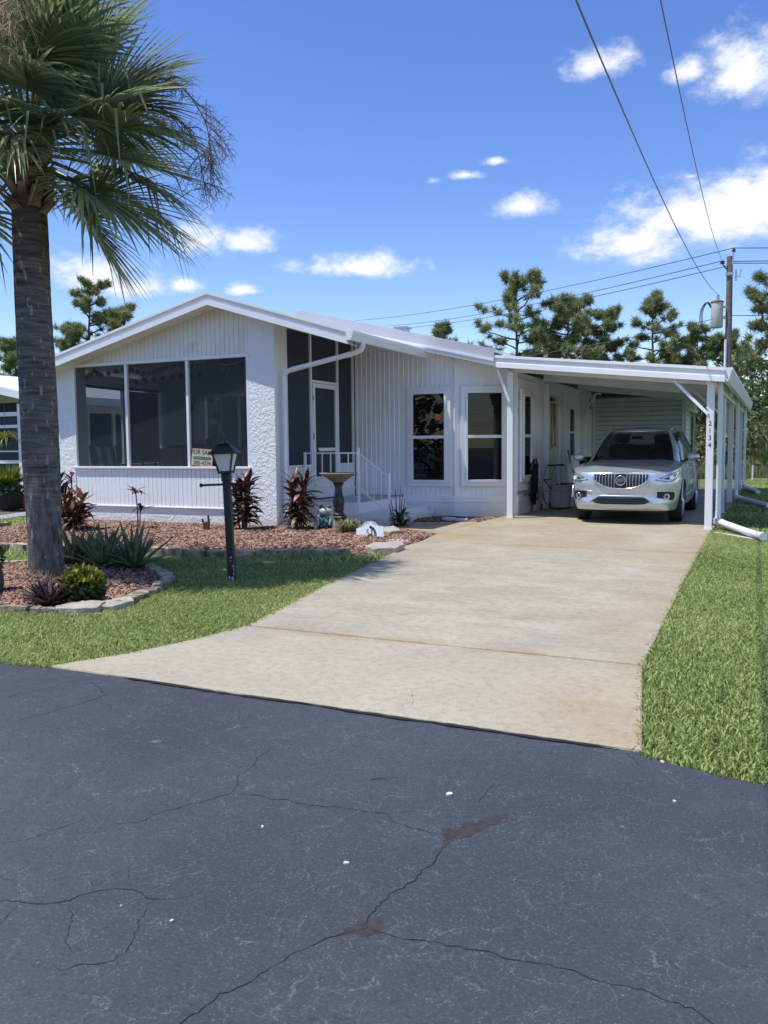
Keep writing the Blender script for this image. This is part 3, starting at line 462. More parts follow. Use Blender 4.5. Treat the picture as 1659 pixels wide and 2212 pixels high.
def chips(name, poly, n, h, label):
    px, py = scatter(poly, n); n = len(px); pz = bedz(px, py, poly, h)+RNG.uniform(0, .018, n)
    a = RNG.uniform(0, 6.283, n); ln = RNG.uniform(.014, .050, n); wd = RNG.uniform(.003, .0085, n); tl = RNG.normal(0, .38, n); ro = RNG.normal(0, .5, n)
    d = np.stack([np.cos(a)*np.cos(tl), np.sin(a)*np.cos(tl), np.sin(tl)], -1); s = np.stack([-np.sin(a)*np.cos(ro), np.cos(a)*np.cos(ro), np.sin(ro)], -1); u = np.cross(d, s)
    c = np.stack([px, py, pz+.006], -1); V = np.empty((n, 6, 3)); e = .004
    V[:,0] = c-d*ln[:,None]-s*wd[:,None]*.6; V[:,1] = c+d*ln[:,None]*.8-s*wd[:,None]; V[:,2] = c+d*ln[:,None]+s*wd[:,None]*.3; V[:,3] = c-d*ln[:,None]*.7+s*wd[:,None]; V[:,4] = c-d*ln[:,None]*.5+u*e*2; V[:,5] = c+d*ln[:,None]*.5+u*e*2
    q = np.array([(0,1,5,4),(1,2,5,5),(2,3,4,5),(3,0,4,4)]); T = np.array([(0,1,5),(0,5,4),(1,2,5),(2,3,4),(2,4,5),(3,0,4)])
    F = (np.arange(n)[:,None,None]*6+T[None]).reshape(-1, 3); o = np_mesh(name, V.reshape(-1, 3), F, 'chip'); tag(o, label, 'mulch', kind='stuff'); return o
chips('bark_mulch', BED, 46000, .085, 'reddish bark mulch covering the bed along the house')
chips('island_mulch', ISL, 17000, .075, 'bark mulch covering the palm island bed')

# edging blocks of the front bed: cast blocks, one by one along the curve
def along(poly, step):
    out = []; acc = 0
    for (a, b), (c, d) in zip(poly[:-1], poly[1:]):
        l = math.hypot(c-a, d-b); t = acc
        while t < l: out.append((a+(c-a)*t/l, b+(d-b)*t/l, math.atan2(d-b, c-a))); t += step
        acc = t-l
    return out
def block_mesh(seed, L_, W_, H_):
    random.seed(seed); bm = bmesh.new(); bmesh.ops.create_cube(bm, size=1.0); bmesh.ops.subdivide_edges(bm, edges=bm.edges, cuts=2, use_grid_fill=True)
    for v in bm.verts:
        x, y, z = v.co; k = 1-.10*abs(2*y)**3; v.co = Vector((x*L_*k, y*W_*(1-.06*abs(2*x)**4), z*H_))+Vector((random.uniform(-1,1), random.uniform(-1,1), random.uniform(-1,1)))*.008
    me = bpy.data.meshes.new('edging_block'); bm.to_mesh(me); bm.free(); me.materials.append(MT['block']); me.polygons.foreach_set('use_smooth', [True]*len(me.polygons)); me.set_sharp_from_angle(angle=R_(35)); return me
EB = [block_mesh(100+i, .285, .14, .12) for i in range(5)]
edge = thing('bed_edging', 'curved row of mossy cast edging blocks along the front mulch bed', 'edging', (-7.0, 8.45, 0))
for i, (x, y, a) in enumerate(along([(-12.3,10.5),(-11.9,9.0),(-10.8,8.2)]+BED[:11], .30)):
    inst('edging_block', EB[i % 5], edge, Matrix.Translation((x+7.0, y-8.45, .018+random.uniform(-.012,.012))) @ Matrix.Rotation(a+random.uniform(-.05,.05), 4, 'Z') @ Matrix.Rotation(random.uniform(-.05,.05), 4, 'X'))
EB2 = [block_mesh(200+i, .27, .12, .085) for i in range(5)]
ring = thing('island_edging', 'ring of weathered edging stones round the palm island bed', 'edging', (-6.4, 6.2, 0))
ISR = ISL[5:]+ISL[:3]
for i, (x, y, a) in enumerate(along(ISR, .29)):
    inst('edging_stone', EB2[i % 5], ring, Matrix.Translation((x+6.4, y-6.2, -.005+random.uniform(-.01,.01))) @ Matrix.Rotation(a+random.uniform(-.12,.12), 4, 'Z') @ Matrix.Rotation(random.uniform(-.08,.08), 4, 'X'))
def flagstone(pts, z0, z1, label, m='flag', tilt=0):
    cx_ = sum(p[0] for p in pts)/len(pts); cy_ = sum(p[1] for p in pts)/len(pts); mb = MB(); out = []
    for i, (a, b) in enumerate(pts):
        c, d = pts[(i+1) % len(pts)]
        for k in range(3): t = k/3; out.append((a+(c-a)*t+random.uniform(-.008,.008), b+(d-b)*t+random.uniform(-.008,.008)))
    n = len(out); vs = [(x, y, z0) for x, y in out]+[(x, y, z1+random.uniform(-.006,.006)+tilt*(y-cy_)) for x, y in out]+[(cx_, cy_, z1+.006)]
    mb.add(vs, [(i, (i+1) % n, n+(i+1) % n, n+i) for i in range(n)]+[(n+i, n+(i+1) % n, 2*n) for i in range(n)]); o = mb.build('flagstone', m, loc=(cx_, cy_, z0), bevel=.008); tag(o, label, 'flagstone'); return o
flagstone([(-5.42,5.06),(-5.18,5.10),(-5.06,5.22),(-5.15,5.40),(-5.32,5.40),(-5.44,5.26)], -.03, .050, 'pale angular flagstone beside the yellow-green shrub on the island, nearer the shrub', tilt=.05)
flagstone([(-5.13,5.26),(-4.99,5.34),(-5.0,5.58),(-5.12,5.68),(-5.27,5.56),(-5.22,5.38)], -.03, .042, 'pale flagstone on the island edge nearest the lamp post and driveway', tilt=.03)
flagstone([(-4.80,9.98),(-4.52,10.18),(-4.36,9.98),(-4.34,9.66),(-4.60,9.52),(-4.78,9.68)], -.02, .075, 'flat flagstone at the bed corner touching the driveway', tilt=.05)
flagstone([(-5.50,11.75),(-5.40,11.95),(-5.10,11.52),(-5.16,11.28),(-5.38,11.42)], .02, .095, 'pale flagstone lying in the mulch behind the arched nativity sign', tilt=.04)
for i, (x, y) in enumerate([(-5.40,14.42),(-5.12,14.32)]):
    p = [(x+.13*math.cos(6.283*k/9)*random.uniform(.85,1.1), y+.13*math.sin(6.283*k/9)*random.uniform(.85,1.1)) for k in range(9)]; flagstone(p, -.03, .03, ['round pale stepping stone under the bay window, farther from carport', 'round pale stepping stone under the bay window, nearer the carport post'][i], 'pale_stone')
# dark mulch strip below the bay window
BAYB = [(-6.4,13.95),(-4.72,14.25),(-4.70,14.82),(-4.75,15.4),(-5.5,15.05),(-6.5,15.05)]
MB().add([(x, y, -.012) for x, y in BAYB], [tuple(range(6))]).build('bay_bed', mat('dark_mulch', (.06,.032,.022), .95, .4, 20, .8, 50)).__setitem__('kind', 'structure')
chips('bay_mulch', BAYB, 2600, .03, 'dark reddish mulch strip under the bay window')
px, py = RNG.normal(-4.78, .11, 90), RNG.normal(10.55, .16, 90)
wc = MB()
for x, y in zip(px, py):
    a = random.random()*6.28; s = random.uniform(.012,.03); z = .035+random.uniform(0,.012); c, q = math.cos(a)*s, math.sin(a)*s; wc.add([(x-c,y-q,z),(x+q*.5,y-c*.5,z+.006),(x+c,y+q,z),(x-q*.5,y+c*.5,z+.008)], [(0,1,2,3)])
tag(wc.build('paint_flakes', 'whitep'), 'scattered white flakes on the mulch near the driveway', 'debris', kind='stuff')

# lawn blades
LAWN = [(-4.08,3.775),(-3.83,4.25),(-3.69,4.72),(-3.60,5.27),(-3.80,6.34),(-4.04,7.68),(-4.28,9.23),(-4.40,9.6),(-4.69,9.30),(-5.20,9.07),(-5.66,8.82),(-6.05,8.54),(-6.4,8.38),(-6.71,8.35),(-7.02,8.36),(-7.51,8.38),(-8.3,8.2),(-9.02,8.02),(-9.62,8.04),(-10.8,8.1),(-12.0,8.9),(-12.4,10.4),(-12.9,12.4),(-17.5,13.4),(-24,10),(-24,4.88),(-8,3.88),(-4.5,3.735)]
NBW = [(-13.6,11.2),(-14.5,13.6),(-19,15.6),(-24,14),(-24,11.2)]
def blades(name, poly, n, label, lo, hi, w, test=None):
    px, py = scatter(poly, n, test); n = len(px); hgt = RNG.uniform(lo, hi, n)*(.75+.5*np.sin(px*1.7+1)*np.sin(py*1.3)*.4+.1); a = RNG.uniform(0, 6.283, n); ln = RNG.uniform(.7, 2.1, n); b = a+RNG.uniform(-.9, .9, n)+1.57
    base = np.stack([px, py, np.full(n, -.036)], -1); s = np.stack([np.cos(a), np.sin(a), np.zeros(n)], -1)*(w*RNG.uniform(.7, 1.3, n))[:,None]; t = base+np.stack([np.cos(b)*ln*hgt, np.sin(b)*ln*hgt, hgt+.02], -1); mid = base*.45+t*.55+np.array([0,0,.012])
    V = np.empty((n, 5, 3)); V[:,0] = base-s; V[:,1] = base+s; V[:,2] = mid+s*.9; V[:,3] = mid-s*.9; V[:,4] = t
    T = np.array([(0,1,2),(0,2,3),(3,2,4)]); F = (np.arange(n)[:,None,None]*5+T[None]).reshape(-1, 3); o = np_mesh(name, V.reshape(-1, 3), F, 'grass'); tag(o, label, 'grass', kind='stuff'); return o
isl_out = lambda x, y: ~inside(x, y, ISL)
near = lambda x, y: isl_out(x, y) & (x*.42+y*.906 > 0) & (x > -8.6) & (y < 8.6)
farl = lambda x, y: isl_out(x, y) & ~((x > -8.6) & (y < 8.6)) & ~inside(x, y, NBW)
blades('lawn_grass', LAWN, 185000, 'cut green lawn left of the driveway', .020, .038, .0038, near)
blades('side_lawn_grass', LAWN, 60000, 'green lawn running toward the neighbouring house', .035, .07, .008, farl)
RL = [(-.512,3.72),(-.715,5.24),(-.76,7.0),(-.805,9.2),(-.845,10.93),(-.875,13.75),(-.86,14),(3,14),(3,3.39),(0,3.565)]
blades('right_lawn_grass', RL, 125000, 'sunlit lawn on the right of the driveway', .020, .036, .0038, lambda x, y: (x < .9) | (RNG.random(x.shape) < .12))
blades('back_lawn_grass', [(-.84,14),(3,14),(6,36),(-.9,36),(-.84,26)], 60000, 'lawn beside and behind the carport', .035, .07, .010)

# ================================================================== HOUSE
zl = lambda x: 3.97-.247*(-8.79-x)          # top line of the front gable rake
zr = lambda x: 3.97-.305*(x+8.79)
ztop = lambda x: zl(x) if x < -8.79 else zr(x)
house = thing('mobile_home', 'white single-storey home with screened porch gable and bay window', 'house', (-8.8, 12.15, 0))
H = house
MB().box(-12.22,-8.20,12.175,12.30,-.06,.285).build('stucco_base', 'stucco', H)
MB().slope(-12.70,-12.22,zl(-12.70)-.17,zl(-12.22)-.17,-.06,-.06,12.15,12.50).build('pilaster', 'stucco', H, bevel=.008)
MB().slope(-8.20,-7.68,zr(-8.20)-.19,zr(-7.68)-.19,-.06,-.06,12.15,12.54).build('pilaster', 'stucco', H, bevel=.008)
def bmesh_box(name, sx_, sy_, sz_, m):
    me = bpy.data.meshes.new(name); b = MB().box(0,sx_,0,sy_,0,sz_); me.from_pydata(b.v, [], b.f); me.materials.append(MT[m]); return me
def put(name, me, x, y, z, rz=0, par=None):
    p = rootloc(par or H); return inst(name, me, par or H, Matrix.Translation((x-p[0], y-p[1], z-p[2])) @ Matrix.Rotation(rz, 4, 'Z'))
MB().box(-12.22,-8.20,12.195,12.24,.286,.985).build('board_backing', 'groove', H)
BP = .0980; LB = bmesh_box('siding_board', BP-.009, .030, .690, 'siding')
for i in range(41): put('siding_board', LB, -12.218+i*BP, 12.167+random.uniform(-.001,.001), .292)
MB().box(-12.24,-8.18,12.140,12.20,.266,.2915).box(-12.24,-8.18,12.120,12.26,.983,1.022).build('sill', 'white', H, bevel=.006)
# gable boards, each cut to the rake
MB().add([(-12.22,12.205,2.96),(-8.20,12.205,2.96),(-8.20,12.205,zr(-8.20)-.19),(-8.79,12.205,3.77),(-12.22,12.205,max(2.961,zl(-12.22)-.19))], [(0,1,2,3,4)]).build('gable_backing', 'groove', H)
for i in range(41):
    x0 = -12.215+i*BP; x1 = x0+BP-.007; za, zb = ztop(x0)-.165, ztop(x1)-.165
    if min(za, zb) < 2.975: za = max(za, 2.975); zb = max(zb, 2.985)
    MB().slope(x0,x1,za,zb,2.955,2.955,12.170,12.200).build('siding_board', 'cream', H)
# window wall of the screen room
MB().box(-12.24,-8.18,12.135,12.23,2.900,2.957).build('header_rail', 'white', H, bevel=.004)
for x in (-12.20, -10.91, -9.51, -8.225): MB().box(x-.028,x+.028,12.150,12.225,1.022,2.900).build('mullion', 'white', H, bevel=.004)
for a, b in ((-12.172,-10.938),(-10.882,-9.538),(-9.482,-8.253)): MB().box(a,b,12.196,12.198,1.022,2.900).build('insect_screen', 'screen', H)
# roof over the screen room
def roofslab(x0, x1, f, y0, y1, t, name, m, par): return MB().slope(x0,x1,f(x0),f(x1),f(x0)-t,f(x1)-t,y0,y1).build(name, m, par)
XL, XR, XP = -12.95, -6.13, -8.79
roofslab(XL, XP, zl, 11.88, 15.30, .06, 'roof_panel', 'roof', H); roofslab(XP, XR, zr, 11.88, 15.30, .06, 'roof_panel', 'roof', H)
for x0, x1, f in ((XL, XP, zl), (XP, XR, zr)):
    fb = MB().slope(x0,x1,f(x0)+.012,f(x1)+.012,f(x0)-.195,f(x1)-.195,11.845,11.878)
    fo = fb.build('rake_fascia', 'white', H)
    MB().slope(x0,x1,f(x0)+.020,f(x1)+.020,f(x0)-.022,f(x1)-.022,11.815,11.8448).build('drip_edge', 'white', fo, world=True)
    MB().slope(x0,x1,f(x0)-.120,f(x1)-.120,f(x0)-.200,f(x1)-.200,11.820,11.8446).build('lower_moulding', 'white', fo, world=True)
    MB().slope(x0,x1,f(x0)-.190,f(x1)-.190,f(x0)-.198,f(x1)-.198,11.879,12.168).build('soffit', 'cream', H)
# eave gutter on the right slope, running back
gz = zr(XR)
gut = MB().prism_xz([(XR,gz-.14),(XR+.075,gz-.14),(XR+.11,gz-.03),(XR+.11,gz+.005),(XR+.085,gz+.005),(XR+.085,gz-.03),(XR+.03,gz-.115),(XR,gz-.115)], 11.83, 15.34).build('eave_gutter', 'white', H)
MB().prism_xz([(XR-.012,gz-.138),(XR+.078,gz-.142),(XR+.114,gz-.03),(XR+.114,gz+.010),(XR-.012,gz+.010)], 11.812, 11.829).build('end_cap', 'white', gut)
dsp = MB().tube([(-6.06,12.24,3.06),(-6.06,12.24,2.95),(-6.09,12.24,2.90),(-6.20,12.24,2.86),(-7.40,12.30,2.66),(-7.52,12.30,2.63),(-7.575,12.30,2.57),(-7.58,12.30,2.45),(-7.58,12.30,.30),(-7.57,12.27,.20),(-7.50,12.18,.14)], .042, 10).build('downspout', 'white', H, smooth=40)
for p in ((-6.32,12.245,2.84),(-7.40,12.30,2.66)): MB().tube([(p[0]-.03,p[1],p[2]-.006),(p[0]+.03,p[1],p[2]+.006)], .047, 10).build('collar', 'white', dsp, smooth=40)
# side wall of the screen room (faces the steps)
XS = -7.70
MB().box(XS-.09,XS-.03,12.56,13.41,.0,1.0).box(XS-.09,XS-.03,14.44,15.11,.0,1.0).build('board_backing', 'groove', H)
SB = bmesh_box('siding_board', .026, BP-.009, .63, 'siding')
for i in range(8): put('siding_board', SB, XS-.032, 12.575+i*.1035, .37)
for i in range(6): put('siding_board', SB, XS-.032, 14.46+i*.1035, .37)
MB().box(XS-.07,XS+.03,12.56,13.40,1.0,1.03).box(XS-.07,XS+.03,14.46,15.10,1.0,1.03).build('sill', 'white', H, bevel=.004)
for y in (12.555, 13.405, 14.435, 15.085): MB().box(XS-.05,XS+.015,y-.024,y+.024,.37,zr(XS)-.20).build('mullion', 'white', H, bevel=.004)
MB().box(XS-.048,XS+.012,13.430,14.410,2.53,2.575).build('door_head', 'white', H, bevel=.004)
MB().box(XS-.06,XS+.02,12.535,15.11,zr(XS)-.235,zr(XS)-.20).build('header_rail', 'white', H)
for a, b, z0, z1 in ((12.58,13.38,1.03,zr(XS)-.24),(13.43,14.41,2.575,zr(XS)-.24),(14.46,15.06,1.03,zr(XS)-.24)): MB().box(XS-.022,XS-.020,a,b,z0,z1).build('insect_screen', 'screen2', H)
# screen door
dm = MB()
for (y0, y1, z0, z1) in ((13.45,13.53,.40,2.52),(14.315,14.395,.40,2.52),(13.53,14.315,2.44,2.52),(13.53,14.315,.40,.50),(13.53,14.315,1.27,1.335)): dm.box(XS-.035,XS+.022,y0,y1,z0,z1)
door = dm.build('screen_door', 'white', H, bevel=.004)
MB().box(XS-.008,XS-.006,13.53,14.315,1.335,2.44).box(XS-.008,XS-.006,13.53,14.315,.80,1.27).build('door_screen', 'screen2', door)
MB().box(XS-.012,XS+.008,13.53,14.315,.50,.80).build('kick_panel', 'white', door)
MB().bar((XS+.03,13.56,1.20),(XS+.03,13.56,1.36),.03,.03).bar((XS+.03,13.56,1.28),(XS+.03,13.62,1.28),.02,.03).build('handle', 'black', door)
for z in (2.2, 1.5, .6): MB().box(XS+.022,XS+.034,13.435,13.465,z,z+.09).build('hinge', 'alu', door)
# left side wall
MB().box(-12.69,-12.60,12.50,15.11,-.05,1.0).build('side_wall', 'siding', H); MB().box(-12.70,-12.58,12.50,15.11,1.0,1.03).build('sill', 'white', H)
MB().box(-12.69,-12.60,12.50,15.11,2.60,zl(-12.7)-.15).build('side_header', 'siding', H)
for y in (12.53, 13.97, 15.06): MB().box(-12.675,-12.615,y-.03,y+.03,1.03,2.60).build('mullion', 'white', H)
for a, b in ((12.56,13.94),(14.0,15.03)): MB().box(-12.641,-12.639,a,b,1.03,2.60).build('insect_screen', 'screen', H)
MB().box(-12.597,-12.590,14.02,15.04,1.04,2.58).build('roller_shade', 'shade', H); MB().tube([(-12.57,14.0,2.62),(-12.57,15.05,2.62)], .03, 8).build('shade_roller', 'woodd', H); MB().tube([(-12.57,12.56,2.62),(-12.57,13.93,2.60)], .03, 8).build('shade_roller', 'woodd', H)
MB().box(-12.60,-7.75,12.31,15.10,.30,.375).build('porch_floor', 'pave', H)
# ---- main house
zm = lambda x: 4.08-.244*abs(x+8.70)
MB().prism_xz([(-13.0,-.05),(-5.56,-.05),(-5.56,zm(-5.56)-.20),(-8.70,3.88),(-13.0,zm(-13.0)-.20)], 15.15, 15.30).build('front_wall', 'darkroom', H)
MB().box(-13.0,-4.53,15.75,26.0,-.05,2.75).build('house_core', 'siding', H)
MB().prism_xz([(-13.05,zm(-13.05)-.21),(-4.60,zm(-4.60)-.21),(-4.60,zm(-4.60)-.03),(-8.70,4.05),(-13.05,zm(-13.05)-.03)], 15.31, 26.2).build('attic', 'siding', H)
for x0, x1 in ((-13.1,-8.70),(-8.70,-4.68)):
    MB().slope(x0,x1,zm(x0),zm(x1),zm(x0)-.05,zm(x1)-.05,14.852,26.4).build('roof_panel', 'roof', H)
    tr = MB().slope(x0,x1,zm(x0)+.004,zm(x1)+.004,zm(x0)-.185,zm(x1)-.185,14.82,14.850).build('roof_over_trim', 'trim_grey', H)
    MB().slope(x0,x1,zm(x0)-.186,zm(x1)-.186,zm(x0)-.300,zm(x1)-.300,14.800,14.86).build('rake_fascia', 'white', H)
    MB().slope(x0,x1,zm(x0)-.292,zm(x1)-.292,zm(x0)-.299,zm(x1)-.299,14.861,15.14).build('soffit', 'cream', H)
    MB().slope(x0,x1,zm(x0)-.186,zm(x1)-.186,zm(x0)-.225,zm(x1)-.225,14.780,14.7995).build('drip_edge', 'white', tr)
for k in range(6): x = -8.0+k*.62; MB().bar((x,15.2,zm(x)+.012),(x,26.2,zm(x)+.012),.03,.022).build('standing_seam', 'roof', H)
MB().hexa([(-5.62,14.862,zm(-5.62)-.299),(-4.62,14.862,zm(-4.62)-.299),(-4.62,15.9,zm(-4.62)-.299),(-5.62,15.9,zm(-5.62)-.299),(-5.62,14.862,zm(-5.62)-.293),(-4.62,14.862,zm(-4.62)-.293),(-4.62,15.9,zm(-4.62)-.293),(-5.62,15.9,zm(-5.62)-.293)]).build('bay_soffit', 'siding', H)
vent = MB().box(-7.42,-7.20,16.6,16.85,zm(-7.3)-.06,zm(-7.3)+.12).build('roof_vent', 'alu', H); MB().box(-7.46,-7.16,16.56,16.89,zm(-7.3)+.12,zm(-7.3)+.155).build('vent_cap', 'alu', vent)
# ribbed wall beside the bay: one rib after another
def ribs(p0, p1, n, z0, z1f, mname='siding'):
    dx, dy = (p1[0]-p0[0])/n, (p1[1]-p0[1])/n; L_ = math.hypot(dx, dy); a = math.atan2(dy, dx)
    for i in range(n):
        x, y = p0[0]+dx*i, p0[1]+dy*i; zt = z1f(x+dx/2, y+dy/2)
        mb = MB().hexa([(.0,.0,z0),(L_*.9995,.0,z0),(L_*.9995,.03,z0),(0,.03,z0),(0,.0,zt),(L_*.9995,.0,zt),(L_*.9995,.03,zt),(0,.03,zt)])
        mb.hexa([(L_*.10,-.009,z0),(L_*.50,-.009,z0),(L_*.56,.001,z0),(L_*.04,.001,z0),(L_*.10,-.009,zt),(L_*.50,-.009,zt),(L_*.56,.001,zt),(L_*.04,.001,zt)])
        o = mb.build('siding_rib', mname, H, world=False); r = rootloc(H); o.location = (x-r[0], y-r[1], -r[2]); o.rotation_euler[2] = a
MB().box(-7.66,-5.56,15.130,15.149,.36,3.35).build('board_backing', 'groove', H)
BX, BY = -5.54, 15.11; CX, CY = -4.49, 15.72
ribs((-7.66,15.11),(BX,BY), 21, .385, lambda x, y: zm(x)-.30)
ribs((BX,BY),(CX,CY), 12, .385, lambda x, y: zm(x)-.302)
ribs((CX,CY),(CX,17.62), 18, .46, lambda x, y: 2.62)
fx, fy = math.cos(R_(30.15)), math.sin(R_(30.15))
MB().add([(BX+.02,BY+.035,-.05),(CX,CY+.035,-.05),(CX,CY+.035,2.85),(BX+.02,BY+.035,3.0)], [(0,1,2,3)]).build('facet_backing', 'groove', H)
MB().prism([(-7.66,15.09),(BX,15.09),(CX+.025,CY-.02),(CX+.025,17.66),(CX-.15,17.66),(CX-.15,15.9),(BX-.05,15.3),(-7.66,15.3)], -.06, .26).build('stucco_base', 'stucco', H)
MB().prism([(-6.60,15.075),(BX+.004,15.075),(CX+.038,CY-.03),(CX+.038,17.66),(CX-.02,17.66),(CX-.02,15.75),(BX,15.14),(-6.60,15.14)], .262, .392).build('skirt_band', 'siding', H, bevel=.006)
MB().tube([(BX,BY-.012,.39),(BX,BY-.012,zm(BX)-.3)], .022, 6).build('corner_trim', 'white', H)
def window(mtx, w, h, name='window', blind=1.0, split=.5, tw=.085, sticker=None):
    fr = MB()
    for (x0,x1,z0,z1) in ((-tw,0,-tw,h+tw),(w,w+tw,-tw,h+tw),(0,w,h,h+tw),(0,w,-tw,0)): fr.box(x0,x1,-.055,.0,z0,z1)
    iw = .042
    for (x0,x1,z0,z1) in ((0,iw,0,h),(w-iw,w,0,h),(iw,w-iw,h-iw,h),(iw,w-iw,0,iw),(iw,w-iw,h*split-.028,h*split+.028)): fr.box(x0,x1,-.078,.0,z0,z1)
    me = bpy.data.meshes.new(name); me.from_pydata(fr.v, [], fr.f); o = link(name, me, 'white', H, None, .004); o.matrix_local = Matrix.Translation(-rootloc(H)) @ mtx
    for z0, z1 in ((iw, h*split-.028), (h*split+.028, h-iw)):
        e = MB().box(iw,w-iw,-.048,-.044,z0,z1).build('pane', 'glass', o, world=False)
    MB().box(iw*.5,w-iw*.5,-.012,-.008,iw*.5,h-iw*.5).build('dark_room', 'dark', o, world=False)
    b = MB(); z = h-iw-.02; k = 0
    while z > h-iw-(h-2*iw)*blind:
        b.add([(iw+.01,-.036,z),(w-iw-.01,-.036,z),(w-iw-.01,-.018,z+.005),(iw+.01,-.018,z+.005)], [(0,1,2,3)]); z -= .034; k += 1
    if k: tag(b.build('blind', 'slat', o, world=False), kind='stuff')
    return o
w1 = window(Matrix.Translation((-6.42,15.098,.655)), .73, 1.73)
MB().box(.50,.62,-.0505,-.0485,1.18,1.30).build('orange_sticker', 'orange', w1, world=False)
window(Matrix.Translation((BX+fx*.20,BY+fy*.20-.014,.655)) @ Matrix.Rotation(R_(30.15), 4, 'Z'), .74, 1.73, blind=.68)
window(Matrix.Translation((CX+.022,15.86,.72)) @ Matrix.Rotation(R_(90), 4, 'Z'), .62, 1.62)
# house wall inside the carport
MB().box(CX-.05,CX+.012,17.66,22.9,.46,2.72).build('side_panel', 'siding', H); MB().box(CX-.05,CX+.03,17.66,22.9,-.05,.46).build('side_skirt', 'siding', H)
window(Matrix.Translation((CX+.022,19.80,1.05)) @ Matrix.Rotation(R_(90), 4, 'Z'), .62, 1.18, tw=.05)
window(Matrix.Translation((CX+.022,22.0,2.28)) @ Matrix.Rotation(R_(90), 4, 'Z'), .55, .30, blind=0, tw=.04, split=.02)
df = MB()
for (y0,y1,z0,z1) in ((17.90,17.97,.50,2.47),(18.80,18.87,.50,2.47),(17.97,18.80,2.40,2.47)): df.box(CX+.014,CX+.075,y0,y1,z0,z1)
cd_ = df.build('carport_door', 'white', H, bevel=.004)
MB().box(CX+.014,CX+.045,17.975,18.795,.50,2.395).build('door_leaf', 'doorm', cd_)
gl = MB().box(CX+.046,CX+.056,18.19,18.66,1.32,2.25).build('stained_glass', 'tibronze', cd_)
for y0, y1, c in ((18.21,18.30,'signcream'),(18.33,18.40,'tigold'),(18.46,18.52,'orange'),(18.56,18.64,'signcream')):
    p = MB(); n = 12; vs = []
    for k in range(n+1): z = 1.35+.87*k/n; vs += [(CX+.0575, y0+.02*math.sin(k*1.05), z), (CX+.0575, y1+.02*math.sin(k*1.05+1), z)]
    p.add(vs, [(2*k,2*k+1,2*k+3,2*k+2) for k in range(n)]); p.build('leaded_pane', c, cd_)
MB().tube([(CX+.05,18.03,1.75),(CX+.13,18.03,1.72),(CX+.14,18.03,1.45),(CX+.14,18.03,1.30),(CX+.05,18.03,1.26)], .016, 8).build('grab_handle', 'alu', cd_, smooth=50)
MB().box(CX+.05,CX+.11,18.0,18.30,2.30,2.36).build('door_closer', 'black', cd_)

# ================================================================== LANDING, STEPS, RAILING
land = thing('porch_steps', 'white stucco landing with steps and thin white railing at the screen door', 'steps', (-6.9, 13.6, 0))
MB().box(-7.66,-6.52,12.97,15.06,-.05,.37).build('landing', 'stucco', land, bevel=.01)
MB().box(-6.518,-6.08,13.02,15.05,-.05,.20).build('tread', 'stucco', land, bevel=.01); MB().box(-6.078,-5.96,13.0,15.05,-.05,.10).build('tread', 'stucco', land, bevel=.01)
MB().box(-7.64,-6.54,13.0,15.0,.3702,.378).build('landing_top', 'step', land)
Yr = 13.02
MB().bar((-7.62,Yr,1.24),(-6.55,Yr,1.24),.022,.024).build('top_rail', 'white', land); MB().bar((-7.62,Yr,.64),(-6.55,Yr,.64),.02,.02).build('bottom_rail', 'white', land)
for x, z0, z1 in ((-6.55,.37,1.33),(-5.97,.0,.89),(-7.62,.37,1.26)): MB().box(x-.02,x+.02,Yr-.021,Yr+.021,z0,z1).build('railing_post', 'white', land, bevel=.004)
for x in (-7.44,-7.27,-7.10,-6.92,-6.75): MB().bar((x,Yr,.65),(x,Yr,1.23),.016,.016).build('baluster', 'white', land)
MB().bar((-6.53,Yr,1.22),(-5.98,Yr,.83),.018,.02).build('top_rail', 'white', land); MB().bar((-6.53,Yr,.62),(-5.98,Yr,.20),.02,.022).build('bottom_rail', 'white', land)
for x in (-6.40,-6.26,-6.12): zz = .62-(x+6.53)*.764; MB().bar((x,Yr,zz),(x,Yr,1.22-(x+6.53)*.709),.013,.013).build('baluster', 'white', land)

# ================================================================== CARPORT
cp = thing('carport', 'white aluminium carport with sloping flat roof on square posts', 'carport', (-2.7, 14.4, 0))
zc = lambda x: 2.97-.1244*(x+4.68)
XA, XB = -4.68, -.74; yfr = lambda x: 14.90-(x-XA)*(1.05/3.94)
def cslab(x0, x1, ya0, ya1, yb, t0, t1): # skewed front edge
    return [(x0,ya0,zc(x0)-t1),(x1,ya1,zc(x1)-t1),(x1,yb,zc(x1)-t1),(x0,yb,zc(x0)-t1),(x0,ya0,zc(x0)-t0),(x1,ya1,zc(x1)-t0),(x1,yb,zc(x1)-t0),(x0,yb,zc(x0)-t0)]
MB().hexa(cslab(XA,XB,yfr(XA),yfr(XB),26.5,.012,.07)).build('roof_panel', 'roof', cp)
def skew(x0, x1, off, th, t0, t1): # strip along the front edge
    v = []
    for z in (t1, t0):
        for x, o in ((x0,off),(x1,off),(x1,off+th),(x0,off+th)): v.append((x, yfr(x)+o, zc(x)-z))
    return MB().hexa(v)
ff = skew(XA-.02,XB+.02,-.034,.032,-.012,.195).build('front_fascia', 'white', cp)
skew(XA-.02,XB+.025,-.062,.0275,-.018,.028).build('drip_edge', 'white', ff); skew(XA-.02,XB+.025,-.058,.0235,.118,.200).build('lower_moulding', 'white', ff)
ze = zc(XB)
gt = MB().prism_xz([(XB,ze-.19),(XB+.07,ze-.19),(XB+.115,ze-.05),(XB+.115,ze+.012),(XB,ze+.012)], yfr(XB)-.03, 26.55).build('side_gutter', 'white', cp)
MB().prism_xz([(XB+.116,ze-.03),(XB+.128,ze-.03),(XB+.128,ze+.018),(XB+.116,ze+.018)], yfr(XB)-.035, 26.55).build('gutter_lip', 'white', gt)
